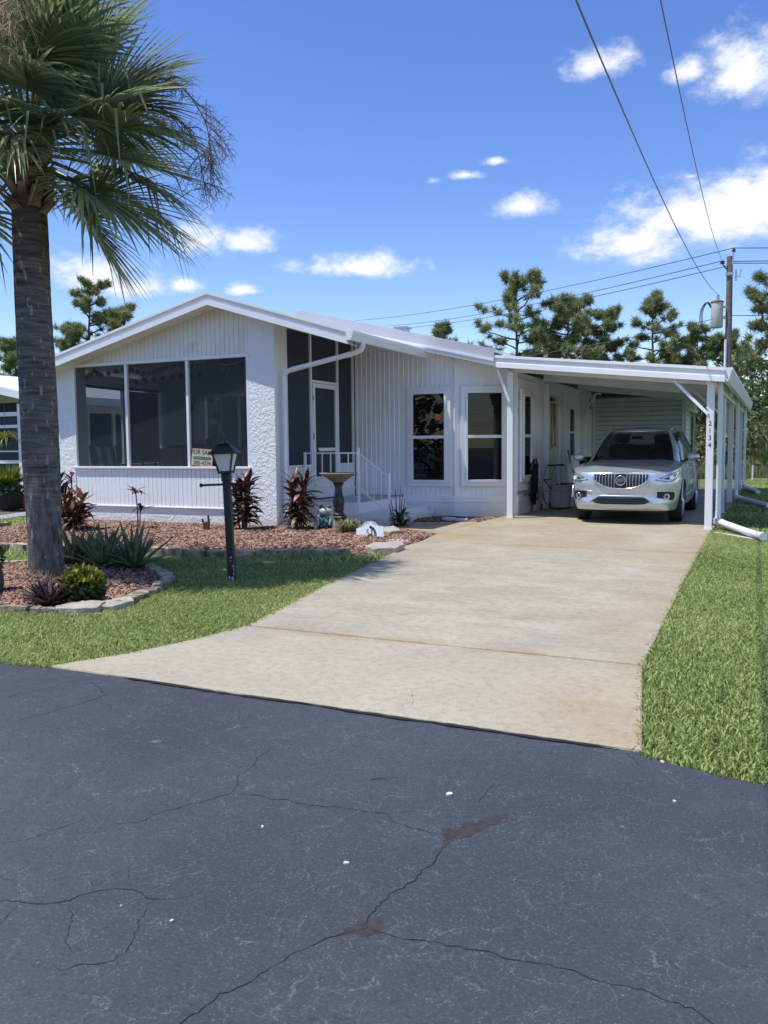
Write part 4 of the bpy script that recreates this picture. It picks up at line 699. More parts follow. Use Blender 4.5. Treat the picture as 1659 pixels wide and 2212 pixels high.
fbm = skew(XA+.22,XB-.16,.28,.09,.075,.245).build('front_beam', 'white', cp)
for y in (17.55, 20.9, 24.0): MB().slope(CX+.04,XB-.03,zc(CX)-.075,zc(XB)-.075,zc(CX)-.26,zc(XB)-.25,y,y+.09).build('cross_beam', 'white', cp)
MB().box(XB-.20,XB-.11,14.0,26.4,ze-.26,ze-.075).build('eave_beam', 'white', cp)
for i in range(1, 9): x = XA+.1+i*.43; MB().bar((x,yfr(x)+.4,zc(x)-.085),(x,26.3,zc(x)-.085),.02,.03).build('ceiling_seam', 'white', cp)
XPp = -.925
for x, y, zt in ((XPp,14.05,zc(XPp)-.24),(XPp,17.40,zc(XPp)-.26),(XPp,20.70,zc(XPp)-.26),(XPp,26.30,zc(XPp)-.26),(-4.43,15.06,zc(-4.43)-.245),(-4.425,17.72,2.63),(-4.425,19.38,2.63),(-4.425,21.45,2.63)):
    po = MB().box(x-.055,x+.055,y-.055,y+.055,.0,zt).build('post', 'white', cp, bevel=.006)
    MB().box(x-.062,x+.062,y-.062,y+.062,0,.03).build('post_foot', 'white', po)
    if abs(y-14.05) < .01: P1 = po
MB().box(XPp-.07,XPp+.035,13.955,14.02,zc(XPp)-.245,zc(XPp)-.13).build('beam_cap', 'white', cp, bevel=.004)
MB().bar((-.955,14.02,1.80),(-1.47,14.10,2.335),.045,.085,(0,1,0)).build('knee_brace', 'white', cp); MB().bar((-4.42,14.98,2.14),(-4.63,14.93,2.72),.05,.09,(0,1,0)).build('knee_brace', 'white', cp)
MB().bar((-4.40,21.43,2.1),(-4.1,21.43,2.62),.045,.07,(0,1,0)).build('knee_brace', 'white', cp); MB().bar((-.955,17.40,1.9),(-1.45,17.42,2.36),.045,.07,(0,1,0)).build('knee_brace', 'white', cp)
for p in ((-1.42,14.045,2.30),(-1.47,14.045,2.31),(-.97,14.0,1.865),(-.99,14.0,1.90)): MB().tube([(p[0],p[1]-.02,p[2]),(p[0],p[1]+.03,p[2])], .010, 8).build('bolt', 'alu', cp)
r_ = rootloc(cp)
for k, ch in enumerate('2134'): text('house_number', ch, .108, 'inkblue', P1, FRONT(XPp-r_[0], 14.05-.0565-r_[1], 1.655-k*.112-r_[2]), .0015)
# downspouts with corrugated extension pipes
def spout(y, ex, name, label):
    zt = ze-.12
    d = MB().box(-.835,-.762,y-.03,y+.03,.24,zt).build('downspout', 'white', cp, bevel=.008)
    MB().tube([(-.80,y,.27),(-.80,y,.16),(-.775,y-.06,.11)], .042, 8).build('elbow', 'white', d, smooth=50)
    p = thing(name, label, 'drain pipe', (-.78, y-.06, .0))
    a = Vector((-.79,y-.05,.115)); b = Vector((ex[0],ex[1],ex[2])); n = 46; pts = []; rs = []
    for i in range(n+1):
        t = i/n; q = a.lerp(b, t); q.z = a.z+(b.z-a.z)*(1-(1-t)**1.6); pts.append(q); rs.append(.049+(.006 if i % 2 else 0))
    MB().tube(pts, rs, 12).build('corrugated_hose', 'pipe', p, smooth=80); u = (b-a).normalized()
    MB().bar(a-u*.07,a+u*.12,.11,.105).build('adapter', 'pipe', p, bevel=.015); MB().tube([b-u*.05,b+u*.03], .056, 14).build('end_collar', 'pipe', p, smooth=50)
spout(14.28, (-.13,12.62,.062), 'drain_hose', 'ribbed white drain hose at the numbered front post, lying toward the lawn')
spout(20.95, (-.10,18.95,.062), 'drain_hose', 'white drain hose at the middle carport post')
spout(26.42, (-.38,24.1,.062), 'drain_hose', 'white drain hose at the farthest carport post')
tag(MB().bar((-.80,13.62,-.005),(-.20,12.80,-.005),.05,.02).build('edging_strip', 'pipe'), 'thin white strip lying in the grass by the front drain hose', 'strip')
tag(MB().bar((-.68,19.66,-.0),(.25,19.25,-.0),.09,.03).build('edging_strip', 'pipe'), 'white board lying in the grass by the middle drain hose', 'board')
# storage shed at the back of the carport
sh = thing('storage_shed', 'white lap-sided storage shed closing the back of the carport', 'shed', (-3.3, 23, 0))
MB().box(-4.46,-2.13,22.98,26.3,-.02,2.62).build('shed_wall', mat('shed_gap_shade', (.16,.17,.18), .8, .1), sh)  # dark backing colour stands in for shadow lines between the lap boards
for k in range(21):
    z = .02+k*.122
    MB().hexa([(-4.40,22.925,z),(-2.20,22.925,z),(-2.20,22.985,z),(-4.40,22.985,z),(-4.40,22.972,z+.110),(-2.20,22.972,z+.110),(-2.20,22.985,z+.110),(-4.40,22.985,z+.110)]).build('lap_board', 'shed', sh)
    if z > 2.12: MB().hexa([(-2.135,23.06,z),(-2.095,23.06,z),(-2.095,26.2,z),(-2.135,26.2,z),(-2.135,23.06,z+.110),(-2.115,23.06,z+.110),(-2.115,26.2,z+.110),(-2.135,26.2,z+.110)]).build('lap_board', 'shed', sh)
    elif k % 1 == 0: MB().hexa([(-2.135,23.06,z),(-2.095,23.06,z),(-2.095,24.0,z),(-2.135,24.0,z),(-2.135,23.06,z+.110),(-2.115,23.06,z+.110),(-2.115,24.0,z+.110),(-2.135,24.0,z+.110)]).build('lap_board', 'shed', sh)
MB().box(-2.20,-2.09,22.93,23.06,-.01,2.62).build('corner_board', 'white', sh); MB().box(-4.47,-4.40,22.92,22.99,-.01,2.62).build('corner_board', 'white', sh)
dd = MB().box(-2.128,-2.10,24.05,25.1,.02,2.08).build('shed_door', 'dark', sh); MB().box(-2.098,-2.085,24.3,24.75,1.2,1.85).build('door_light', 'glass', dd)
for y0, y1, z1 in ((23.99,24.05,2.14),(25.1,25.17,2.14)): MB().box(-2.13,-2.075,y0,y1,.0,z1).build('door_frame', 'white', sh)

# ================================================================== NEIGHBOURING HOUSE
nb = thing('neighbour_house', 'neighbouring white house with screened front, partly behind the palm trunk', 'house', (-18, 14.7, 0))
znb = lambda x: 2.62+.20*(-15.55-x)
MB().box(-22.5,-16.36,21.2,30,-.05,2.55).build('wall', 'siding', nb)
MB().box(-16.44,-16.36,14.75,21.2,-.05,.95).box(-16.44,-16.36,14.75,21.2,2.3,2.6).build('wall', 'siding', nb)
MB().prism_xz([(-15.55,2.56),(-15.55,2.62),(-19.5,znb(-19.5)),(-23.5,2.62),(-23.5,2.56),(-19.5,znb(-19.5)-.06)], 14.2, 30.5).build('roof', 'nbroof', nb)
MB().box(-15.56,-15.42,14.15,30.5,2.44,2.63).build('gutter', 'white', nb); MB().slope(-19.5,-15.5,znb(-19.5)+.02,znb(-15.5)+.02,znb(-19.5)-.16,znb(-15.5)-.16,14.14,14.2).slope(-23.5,-19.51,2.64,znb(-19.5)+.02,2.46,znb(-19.5)-.16,14.141,14.2).build('rake_fascia', 'white', nb)
MB().box(-22.4,-16.5,14.85,14.9,-.02,2.5).build('porch_depth', 'dark', nb)
for x in (-16.42, -17.9, -19.6): MB().box(x-.06,x+.06,14.60,14.72,0,2.45).build('porch_post', 'white', nb)
for z, h in ((2.16,.10),(1.88,.07),(1.02,.08),(1.30,.03),(.02,.12)): MB().box(-22.4,-16.36,14.63,14.69,z,z+h).build('porch_rail', 'white', nb)
MB().box(-22.4,-16.45,14.66,14.662,.1,2.16).build('insect_screen', 'screen2', nb)
for y in (14.8,15.8,16.75,17.7,18.65,19.6,20.55,21.15): MB().box(-16.42,-16.34,y-.05,y+.05,.95,2.3).build('window_post', 'white', nb)
MB().box(-16.41,-16.40,14.85,21.1,.95,2.3).build('window_screen', 'dark', nb)
for k in range(3):
    y = 22.3+k*2.3; f_ = MB()
    for (a, b, c, d) in ((0,.06,0,1.3),(1.14,1.2,0,1.3),(.06,1.14,0,.06),(.06,1.14,1.24,1.3),(.57,.63,.06,1.24)): f_.box(-16.359,-16.32,y+a,y+b,.95+c,.95+d)
    wo = f_.build('window', 'white', nb); MB().box(-16.358,-16.350,y+.05,y+1.15,1.0,2.2).build('pane', 'carglass', wo)

# ================================================================== HOUSE ACROSS THE STREET (mirrored in the bay windows)
ac = thing('house_across_street', 'white-roofed house across the street, mirrored in the bay windows', 'house', (-9, -16, 0))
MB().box(-16,-2,-22,-15,-.05,2.6).build('wall', 'siding', ac); MB().prism_xz([(-16.6,2.5),(-9,4.0),(-1.4,2.5),(-1.4,2.65),(-9,4.15),(-16.6,2.65)], -22.6, -14.4).build('roof', 'nbroof', ac); MB().prism_xz([(-16,2.605),(-2,2.605),(-9,3.95)], -21.9, -15.1).build('gable', 'siding', ac)
for x in (-14.2,-11.0,-7.6,-4.6):
    wo = MB().box(x-.08,x+1.58,-14.998,-14.96,.72,2.28).build('window', 'white', ac); MB().box(x,x+1.5,-14.959,-14.955,.8,2.2).build('pane', 'carglass', wo)

# ================================================================== CAR
def catmull(P, t):
    n = len(P)-1; t = min(max(t, 0), n-1e-6); i = int(t); u = t-i; g_ = lambda k: P[min(max(k, 0), n)]
    a, b, c, d = g_(i-1), g_(i), g_(i+1), g_(i+2)
    if i == 0: a = tuple(2*b[k]-c[k] for k in range(len(b)))
    return tuple(.5*(2*b[k]+(c[k]-a[k])*u+(2*a[k]-5*b[k]+4*c[k]-d[k])*u*u+(3*b[k]-a[k]-3*c[k]+d[k])*u**3) for k in range(len(b)))
def lin(x, xs, ys): return float(np.interp(x, xs, ys))
RING = [(0,0),(.30,.010),(.55,.055),(.72,.135),(.83,.265),(.89,.45),(.918,.80),(.928,1.5),(.935,2.5),(.928,3.4),(.905,4.0),(.84,4.42),(.70,4.58),(.40,4.65),(0,4.66)]
zs = lambda y: lin(y, [0,.06,.14,.27,.45,.8,1.2,1.7,2.6,3.6,4.2,4.66], [.862,.868,.88,.90,.93,.965,.995,1.02,1.055,1.10,1.13,1.10])
dF = lambda z: lin(z, [.18,.24,.30,.36,.44,.52,.60,.70,.78,.84,.88,.95], [.14,.075,.012,.0,.022,.030,.020,.018,.030,.052,.085,.12])
dR = lambda z: lin(z, [.2,.3,.45,.7,.9,1.1,1.2], [.10,.02,0,.03,.06,.12,.16])
dS = lambda z: lin(z, [.18,.25,.34,.46,.60,.72,.80,.90,1.0,1.12], [.08,.06,.030,.018,.004,.0,.012,.016,.040,.085])
def ringn(q):
    a, b = catmull(RING, max(q-.03, 0)), catmull(RING, min(q+.03, 14)); dx, dy = b[0]-a[0], b[1]-a[1]; l = math.hypot(dx, dy) or 1; return dy/l, -dx/l
def FS(q, z, off=0.0, side=1):      # point on the outer shell
    x, y = catmull(RING, q); nx, ny = ringn(q)
    if q < .02: nx, ny = 0, -1
    ins = dF(z)*max(0, -ny)**1.2 if y < 2 else dR(z)*max(0, ny)**1.2; s_ = dS(z)*max(0, nx)**1.5
    return (side*(x-s_+nx*off), y+(ins if y < 2 else -ins)+ny*off, z)
WY, WR = (.94, 3.69), .392
def zbot(q):
    x, y = catmull(RING, q); z = lin(y, [0,.3,.55,1.3,3.3,4.1,4.66], [.235,.235,.25,.255,.255,.27,.30])
    if x > .60:
        for c in WY:
            if abs(y-c) < WR: z = max(z, .355+math.sqrt(WR*WR-(y-c)**2)*1.02)
    return z
qs = []
q = 0.0
while q < 14: qs.append(q); x, y = catmull(RING, q); q += .07 if y < .5 else (.022 if any(abs(y-c) < .5 for c in WY) else .10)
qs.append(13.9999); NR = 15
car = thing('parked_car', 'silver crossover car parked nose-out under the white carport', 'car', (-2.34, 14.42, 0))
bm_ = MB(); rowz = [0,.05,.1,.17,.25,.33,.41,.49,.57,.65,.73,.8,.87,.94,1.0]
for sd_ in (1, -1):
    b0 = len(bm_.v)
    for q in qs:
        zb = zbot(q); zt = zs(catmull(RING, q)[1])
        for t in rowz: bm_.v.append(FS(q, zb+t*(zt-zb), 0, sd_))
    for i in range(len(qs)-1):
        for k in range(NR-1):
            a = b0+i*NR+k; f4 = (a, a+NR, a+NR+1, a+1); bm_.f.append(f4 if sd_ > 0 else f4[::-1])
crown = lambda y: lin(y, [0,.12,.3,.6,1.2,2,4.66], [.0,.018,.030,.045,.085,.09,.05]); MC = 20
def deck(q, u):
    p = FS(q, zs(catmull(RING, q)[1])); x = p[0]*u; y = p[1]; au = abs(u)
    crease = .016*math.exp(-((au-.60)/.10)**2)*lin(y, [.1,.4,1.3], [.2,1,.8])
    return (x, y, p[2]+crown(y)*(1-au**3.2)+crease)
b0 = len(bm_.v)
for q in qs:
    for k in range(MC+1): bm_.v.append(deck(q, -1+2*k/MC))
for i in range(len(qs)-1):
    for k in range(MC): a = b0+i*(MC+1)+k; bm_.f.append((a, a+1, a+MC+2, a+MC+1))
body = bm_.build('body', 'silver', car, smooth=42, world=False)
MB().box(-.70,.70,.22,4.45,.20,.86).box(-.80,.80,.30,.50,.24,.40).build('underbody', 'plastic', car, world=False)
def fpatch(name, m, q0, q1, lo, hi, off, par, n=24, rows=5, sides=(1,-1), smooth=60, one=False):
    out = []
    for s_ in sides:
        mb = MB(); N_ = n
        for i in range(N_+1):
            t = i/N_; q = q0+(q1-q0)*t; a, b = lo(t), hi(t)
            for k in range(rows+1): mb.v.append(FS(q, a+(b-a)*k/rows, off, s_))
        for i in range(N_):
            for k in range(rows): a = i*(rows+1)+k; f4 = (a, a+rows+1, a+rows+2, a+1); mb.f.append(f4 if s_ > 0 else f4[::-1])
        out.append(mb)
    if one:
        m0 = MB()
        for mb in out: m0.add(mb.v, mb.f)
        return m0.build(name, m, par, smooth=smooth, world=False)
    return [mb.build(name, m, par, smooth=smooth, world=False) for mb in out]
# grille: mouth, chrome surround, waterfall bars, round emblem
gl_ = lambda t: .602+.15*t**2.6; gh_ = lambda t: .852-.010*t**2
xq = lambda x: min(np.linspace(0, 5, 501), key=lambda q: abs(catmull(RING, q)[0]-x))
QG = float(xq(.44))
gr = fpatch('grille', 'plastic', 0, QG, gl_, gh_, .006, car, one=True)
def strip(path, r, name, m, par, n=8): return MB().tube(path, r, n).build(name, m, par, smooth=60, world=False)
lo_pts = [FS(QG*t, gl_(t), .018) for t in np.linspace(0, 1, 16)]; hi_pts = [FS(QG*t, gh_(t), .018) for t in np.linspace(1, 0, 16)]
loop = lo_pts+hi_pts; mir = [(-x, y, z) for x, y, z in reversed(loop)]; full = loop+mir[1:]
strip(full, .0125, 'grille_surround', 'chrome', gr)
for k in range(-8, 9):
    x = k*.050
    if abs(x) < .075: continue
    q = float(xq(abs(x))); t = q/QG; s_ = 1 if x > 0 else -1; za, zb = gl_(t)+.012, gh_(t)-.012
    pts = [FS(q, za+(zb-za)*j/6, .014+.010*math.sin(math.pi*j/6), s_) for j in range(7)]; strip(pts, .0058, 'grille_bar', 'rim', gr, 6)
ey = FS(0, .742, .030)[1]
eb = MB().tube([(0, ey+.02, .742), (0, ey, .742)], .074, 28).build('emblem', 'lampdark', gr, smooth=50, world=False)
strip([(.078*math.cos(a), ey-.004, .742+.078*math.sin(a)) for a in np.linspace(0, 2*math.pi, 33)], .0085, 'emblem_ring', 'chrome', eb)
for k in (-1, 0, 1):   # three slanted shields
    cx_ = k*.034; ol = [(-.020,.030),(.020,.040),(.018,-.004),(-.006,-.036),(-.022,-.008)]
    MB().prism_xz([(cx_+a, .742+b-k*-.004) for a, b in reversed(ol)], ey-.012+.002*k, ey+.002).build('shield', 'chrome', eb, world=False)
    MB().prism_xz([(cx_+a*.45, .744+b*.5+k*.004) for a, b in reversed(ol)], ey-.0135+.002*k, ey-.0115+.002*k).build('shield_field', 'plastic', eb, world=False)
# lower intake, fogs, lip
fpatch('lower_intake', 'plastic', 0, float(xq(.47)), lambda t: .338+.045*t**6, lambda t: .462-.085*max(0, t-.72)**1.2/.28**1.2*.8, .006, car, one=True)
for z in (.372, .402, .432):
    pts = [FS(float(xq(abs(x))), z, .012, 1 if x >= 0 else -1) for x in np.linspace(-.40, .40, 17)]; strip(pts, .006, 'intake_bar', 'tyre', car, 6)
ap = [FS(float(xq(x)), .480-.100*max(0, x-.36)/.16, .008) for x in np.linspace(0, .52, 14)]
strip([(-x, y, z) for x, y, z in reversed(ap)][:-1]+ap, .007, 'bumper_crease', 'silver', car, 6)
for o in fpatch('fog_recess', 'plastic', 2.15, 4.15, lambda t: .455-.055*t if t < .9 else .405+.6*(t-.9), lambda t: .555-.01*t, .006, car): pass
for s_ in (1, -1):
    c = FS(3.05, .475, .0, s_); n_ = Vector((s_*.45, -.9, 0)).normalized(); c = Vector(c)
    fo = MB().tube([c-n_*.02, c+n_*.018], .046, 18).build('fog_lamp', 'lamp', car, smooth=50, world=False)
    a_ = n_.cross(Vector((0,0,1))).normalized(); strip([c+n_*.018+a_*.046*math.cos(t)+Vector((0,0,1))*.046*math.sin(t) for t in np.linspace(0, 6.283, 19)], .006, 'fog_ring', 'chrome', fo, 6)
    MB().tube([c+n_*.012, c+n_*.022], .026, 14).build('fog_bulb', 'lampdark', fo, smooth=50, world=False)
    strip([FS(q, z, .014, s_) for q, z in ((1.75,.552),(2.2,.565),(3.0,.570),(3.7,.562),(4.05,.545),(4.22,.50),(4.25,.44),(4.22,.41))], [.004,.009,.011,.011,.012,.012,.010,.006], 'fog_chrome', 'chrome', car, 8)
    # headlamp: dark housing, lens, projector, light bar
    hlo = lambda t: lin(t, [0,.12,.35,.55,.8,1], [.742,.735,.716,.722,.775,.84]); hhi = lambda t: lin(t, [0,.2,.5,.8,1], [.752,.800,.848,.885,.905])
    hl = fpatch('headlight', 'lampdark', 2.0, 5.15, hlo, hhi, .007, car, sides=(s_,), n=30, rows=6)[0]
    fpatch('lens_bar', 'lamp', 2.15, 4.9, lambda t: hlo(t)+.006+.010*t, lambda t: hlo(t)+.030+.020*t, .012, hl, sides=(s_,))
    fpatch('lens_top', 'lamp', 2.6, 5.0, lambda t: hhi(t*.76+.19)-.030, lambda t: hhi(t*.76+.19)-.008, .012, hl, sides=(s_,))
    pc = Vector(FS(3.62, .785, .004, s_)); pn = Vector((s_*.35, -.93, .05)).normalized(); MB().tube([pc, pc+pn*.026], .038, 18).build('projector', 'lamp', hl, smooth=50, world=False)
    a_ = pn.cross(Vector((0,0,1))).normalized(); b_ = a_.cross(pn); strip([pc+pn*.026+a_*.040*math.cos(t)+b_*.040*math.sin(t) for t in np.linspace(0, 6.283, 19)], .0065, 'projector_ring', 'chrome', hl, 6)
    # mirror, wheels, doors
    mc = Vector((s_*1.015, 1.50, 1.115)); mm = MB().ball((0,0,0), 1, 16, 10, (.115,.085,.078))
    mm.v = [(mc.x+x*(1+.25*s_*0), mc.y+(y if y < 0 else y*.45), mc.z+z*(1-.12*(x*s_ > 0))) for x, y, z in mm.v]; mo = mm.build('door_mirror', 'silver', car, smooth=60, world=False)
    MB().bar((s_*.87,1.52,1.055),(s_*.97,1.51,1.08),.07,.035).build('mirror_stalk', 'plastic', mo, world=False)
    strip([FS(q, zs(catmull(RING, q)[1])-.012, .008, s_) for q in np.linspace(7.0, 10.6, 20)], .008, 'belt_moulding', 'chrome', car, 6)
    for yq in (6.95, 8.12, 9.35):
        strip([FS(yq+.10*((z-.6)**2), z, .0005, s_) for z in np.linspace(.34, 1.0, 12)], .004, 'door_gap', 'plastic', car, 5)
    strip([FS(q, .86+.02*(q-7), .006, s_) for q in np.linspace(6.3, 10.4, 24)], .006, 'shoulder_crease', 'silver', car, 6)
    strip([FS(q, .43+.03*(q-7), .008, s_) for q in np.linspace(6.85, 9.2, 20)], .009, 'sill_crease', 'silver', car, 6)
    for q in (7.95, 9.15):
        p = Vector(FS(q, .90+.02*(q-8), .012, s_)); MB().bar(p+Vector((0,-.10,0)), p+Vector((0,.08,.008)), .03, .028).build('door_handle', 'chrome', car, bevel=.008, world=False)
    for yc in WY:
        wh = thing('wheel', None, None); wh.parent = car; wh.location = (s_*.80, yc, .358); wh.rotation_euler = (0, R_(90)*s_, 0)
        MB().lathe([(.235,-.115),(.30,-.118),(.335,-.112),(.352,-.085),(.358,-.04),(.358,.04),(.352,.085),(.335,.112),(.30,.118),(.245,.112),(.24,.09)], 40).build('tyre', 'tyre', wh, smooth=40, world=False)
        rm = MB().lathe([(.05,-.02),(.225,-.02),(.236,.02),(.243,.108),(.236,.112),(.225,.09),(.215,.03),(.05,.02)], 40)
        MB().lathe([(.02,.0),(.232,.0),(.232,.02),(.02,.025)], 30).build('brake_shadow', 'plastic', wh, smooth=40, world=False)
        for k in range(10):
            a = 2*math.pi*k/10; e = .09; u1 = (math.cos(a), math.sin(a)); u2 = (math.cos(a+e), math.sin(a+e)); rm.bar((u1[0]*.045,u1[1]*.045,.092),(u1[0]*.232,u1[1]*.232,.086), .034, .022, (0,0,1))
        rm.lathe([(.001,.115),(.035,.113),(.055,.10),(.06,.06),(.001,.06)][::-1], 20); rm.build('rim', 'rim', wh, smooth=40, world=False)
        strip([(s_*(catmull(RING, 6.5)[0]+.004)*1.0, yc+WR*math.cos(t), .355+WR*1.02*math.sin(t)) for t in np.linspace(.15, math.pi-.15, 24)], .008, 'arch_lip', 'silver', car, 6)
# cabin
MB().box(-.76,.76,1.25,4.3,.86,.90).box(-.74,.74,1.28,1.72,.90,1.07).build('dashboard', 'plastic', car, world=False, bevel=.03)
strip([(.38+.17*math.cos(t), 1.78+.05*math.sin(t), 1.10+.16*math.sin(t)) for t in np.linspace(0, 6.283, 25)], .014, 'steering_wheel', 'tyre', car, 6)
for x in (-.38, .38):
    st0 = MB().hexa([(x-.24,2.1,.9),(x+.24,2.1,.9),(x+.24,2.55,.9),(x-.24,2.55,.9),(x-.23,2.42,1.36),(x+.23,2.42,1.36),(x+.23,2.62,1.34),(x-.23,2.62,1.34)]).build('front_seat', 'seatgrey', car, world=False, bevel=.05)
    MB().box(x-.13,x+.13,2.52,2.62,1.38,1.54).build('headrest', 'seatgrey', st0, world=False, bevel=.04)
MB().hexa([(-.66,3.0,.9),(.66,3.0,.9),(.66,3.45,.9),(-.66,3.45,.9),(-.64,3.35,1.34),(.64,3.35,1.34),(.64,3.5,1.34),(-.64,3.5,1.34)]).build('rear_seat', 'seatgrey', car, world=False, bevel=.05)
MB().box(-.10,.10,1.83,1.87,1.44,1.50).build('inner_mirror', 'plastic', car, world=False)
# greenhouse
GB = [(0,1.10),(.40,1.135),(.66,1.24),(.79,1.42),(.842,1.85),(.862,2.7),(.835,3.6),(.76,4.20),(.52,4.42),(0,4.47)]
GT = [(0,1.98),(.30,1.99),(.49,2.025),(.565,2.10),(.605,2.4),(.622,3.0),(.605,3.6),(.55,3.98),(.38,4.10),(0,4.13)]
zg0 = lambda y: lin(y, [1.1,1.25,1.45,2,3,4,4.5], [1.065,1.055,1.035,1.05,1.085,1.125,1.13]); zg1 = lambda y: lin(y, [1.9,2.1,2.6,3.2,3.8,4.13], [1.565,1.590,1.632,1.640,1.615,1.575])
def GS(p, s, off=0.0):
    sd2 = 1 if p >= 0 else -1; p = abs(p); a = catmull(GB, p); b = catmull(GT, p); za, zb = zg0(a[1]), zg1(b[1]); x = a[0]+(b[0]-a[0])*s; y = a[1]+(b[1]-a[1])*s; z = za+(zb-za)*s
    a1, a2 = catmull(GB, max(p-.05, 0)), catmull(GB, min(p+.05, 9)); tx, ty = a2[0]-a1[0], a2[1]-a1[1]; l = math.hypot(tx, ty) or 1; nx, ny = ty/l, -tx/l
    if p < .03: nx, ny = 0, -1
    k = .035*math.sin(math.pi*s)+off; return (sd2*(x+nx*k), y+ny*k, z+.35*off)
def gpatch(name, m, p0, p1, s0, s1, off, par, n=16, rows=8):
    mb = MB()
    for i in range(n+1):
        for k in range(rows+1): mb.v.append(GS(p0+(p1-p0)*i/n, s0+(s1-s0)*k/rows, off))
    for i in range(n):
        for k in range(rows): a = i*(rows+1)+k; mb.f.append((a, a+rows+1, a+rows+2, a+1) if p0+p1 >= 0 else (a+1, a+rows+2, a+rows+1, a))
    return mb.build(name, m, par, smooth=60, world=False)
gpatch('windshield', 'wsglass', -2.32, 2.32, .02, .955, .0, car, 28)
gpatch('windshield_trim', 'chrome', -2.6, 2.6, .955, .972, .004, car, 28, 2); gpatch('cowl', 'plastic', -2.5, 2.5, -.03, .035, .004, car, 28, 2)
gpatch('rear_window', 'carglass', 7.7, 8.99, .1, .9, 0, car)
for s_ in (1, -1):
    q_ = lambda a, b: (s_*a, s_*b) if s_ > 0 else (-b, -a)
    gpatch('pillar', 'silver', *q_(2.28, 3.05), -.02, 1.0, .007, car); gpatch('pillar', 'silver', *q_(6.75, 7.75), -.02, 1.0, .007, car); gpatch('pillar', 'plastic', *q_(4.52, 4.72), .02, .95, .003, car, 4); gpatch('pillar', 'plastic', *q_(5.85, 6.0), .02, .95, .003, car, 4)
    for a, b in ((3.05,4.52),(4.72,5.85),(6.0,6.75)): gpatch('side_window', 'wsglass', *q_(a, b), .02, .925, .0, car)
    gpatch('roof_rail', 'silver', *q_(2.9, 7.6), .925, 1.0, .006, car); gpatch('window_trim', 'chrome', *q_(3.0, 6.9), .905, .925, .006, car, 24, 1)
    strip([Vector(GS(s_*p, 1.0, .0))+Vector((-s_*.02, 0, .045 if .3 < (p-3.2) < 3.0 else .02)) for p in np.linspace(3.2, 6.6, 14)], .013, 'roof_bar', 'rim', car, 6)
rf = MB(); NP = 60; MCR = 12
for i in range(NP+1):
    p = 8.999*i/NP; e = GS(p, 1.0, .004)
    for k in range(MCR+1): u = -1+2*k/MCR; rf.v.append((e[0]*u, e[1], e[2]+.045*(1-abs(u)**2.4)*min(1, .15+p/2.5)*min(1, .1+(9-p)/1.5)))
for i in range(NP):
    for k in range(MCR): a = i*(MCR+1)+k; rf.f.append((a, a+1, a+MCR+2, a+MCR+1))
rf.build('roof', 'silver', car, smooth=50, world=False)
for x0, x1 in ((-.12,.55),(-.62,-.05)): strip([(x0,1.16,1.085),((x0+x1)/2,1.20,1.10),(x1,1.26,1.12)], .009, 'wiper', 'plastic', car, 6)

# ================================================================== LAMP POST
lp = thing('lamp_post', 'black lantern on a peeling square post with a crossbar, on the lawn', 'lamp', (-5.03, 7.08, -.05)); lp.scale = (.90, .90, 1.0); lp.rotation_euler = (R_(-1.2), R_(-2.2), R_(20))
MB().box(-.042,.042,-.042,.042,0,1.14).build('post', 'black', lp, world=False, bevel=.01)
MB().box(-.050,.050,-.050,.050,1.06,1.14).build('collar', 'black', lp, world=False, bevel=.008)
MB().tube([(-.30,0,1.03),(.30,0,1.03)], .012, 10).ball((-.30,0,1.03), .022).ball((.30,0,1.03), .022).build('crossbar', 'black', lp, world=False, smooth=50)
MB().box(-.078,.078,-.078,.078,1.14,1.165).build('cup', 'black', lp, world=False, bevel=.006)
for k in range(4):
    a = k*math.pi/2; r4 = Matrix.Rotation(a, 4, 'Z')
    o = MB().add([(-.058,-.066,1.168),(.058,-.066,1.168),(.105,-.112,1.345),(-.105,-.112,1.345),(-.056,-.062,1.168),(.056,-.062,1.168),(.102,-.108,1.345),(-.102,-.108,1.345)], [(0,1,2,3),(7,6,5,4),(0,4,5,1),(1,5,6,2),(2,6,7,3),(3,7,4,0)]).build('pane', 'frost', lp, world=False); o.matrix_local = r4
    o = MB().bar((.066,-.070,1.16),(.116,-.118,1.35), .016, .016).bar((-.11,-.116,1.345),(.11,-.116,1.345), .016, .018).build('frame_bar', 'black', lp, world=False); o.matrix_local = r4
MB().add([(-.155,-.155,1.342),(.155,-.155,1.342),(.155,.155,1.342),(-.155,.155,1.342),(-.148,-.148,1.358),(.148,-.148,1.358),(.148,.148,1.358),(-.148,.148,1.358),(-.055,-.055,1.44),(.055,-.055,1.44),(.055,.055,1.44),(-.055,.055,1.44)],
 [(3,2,1,0),(0,1,5,4),(1,2,6,5),(2,3,7,6),(3,0,4,7),(4,5,9,8),(5,6,10,9),(6,7,11,10),(7,4,8,11),(8,9,10,11)]).build('lantern_roof', 'black', lp, world=False)
MB().add([(-.075,-.075,1.446),(.075,-.075,1.446),(.075,.075,1.446),(-.075,.075,1.446),(0,0,1.485)], [(3,2,1,0),(0,1,4),(1,2,4),(2,3,4),(3,0,4)]).build('roof_cap', 'black', lp, world=False)
MB().tube([(0,0,1.44),(0,0,1.49),(0,0,1.50),(0,0,1.53)], [.012,.010,.008,.002], 8).build('finial', 'black', lp, world=False)
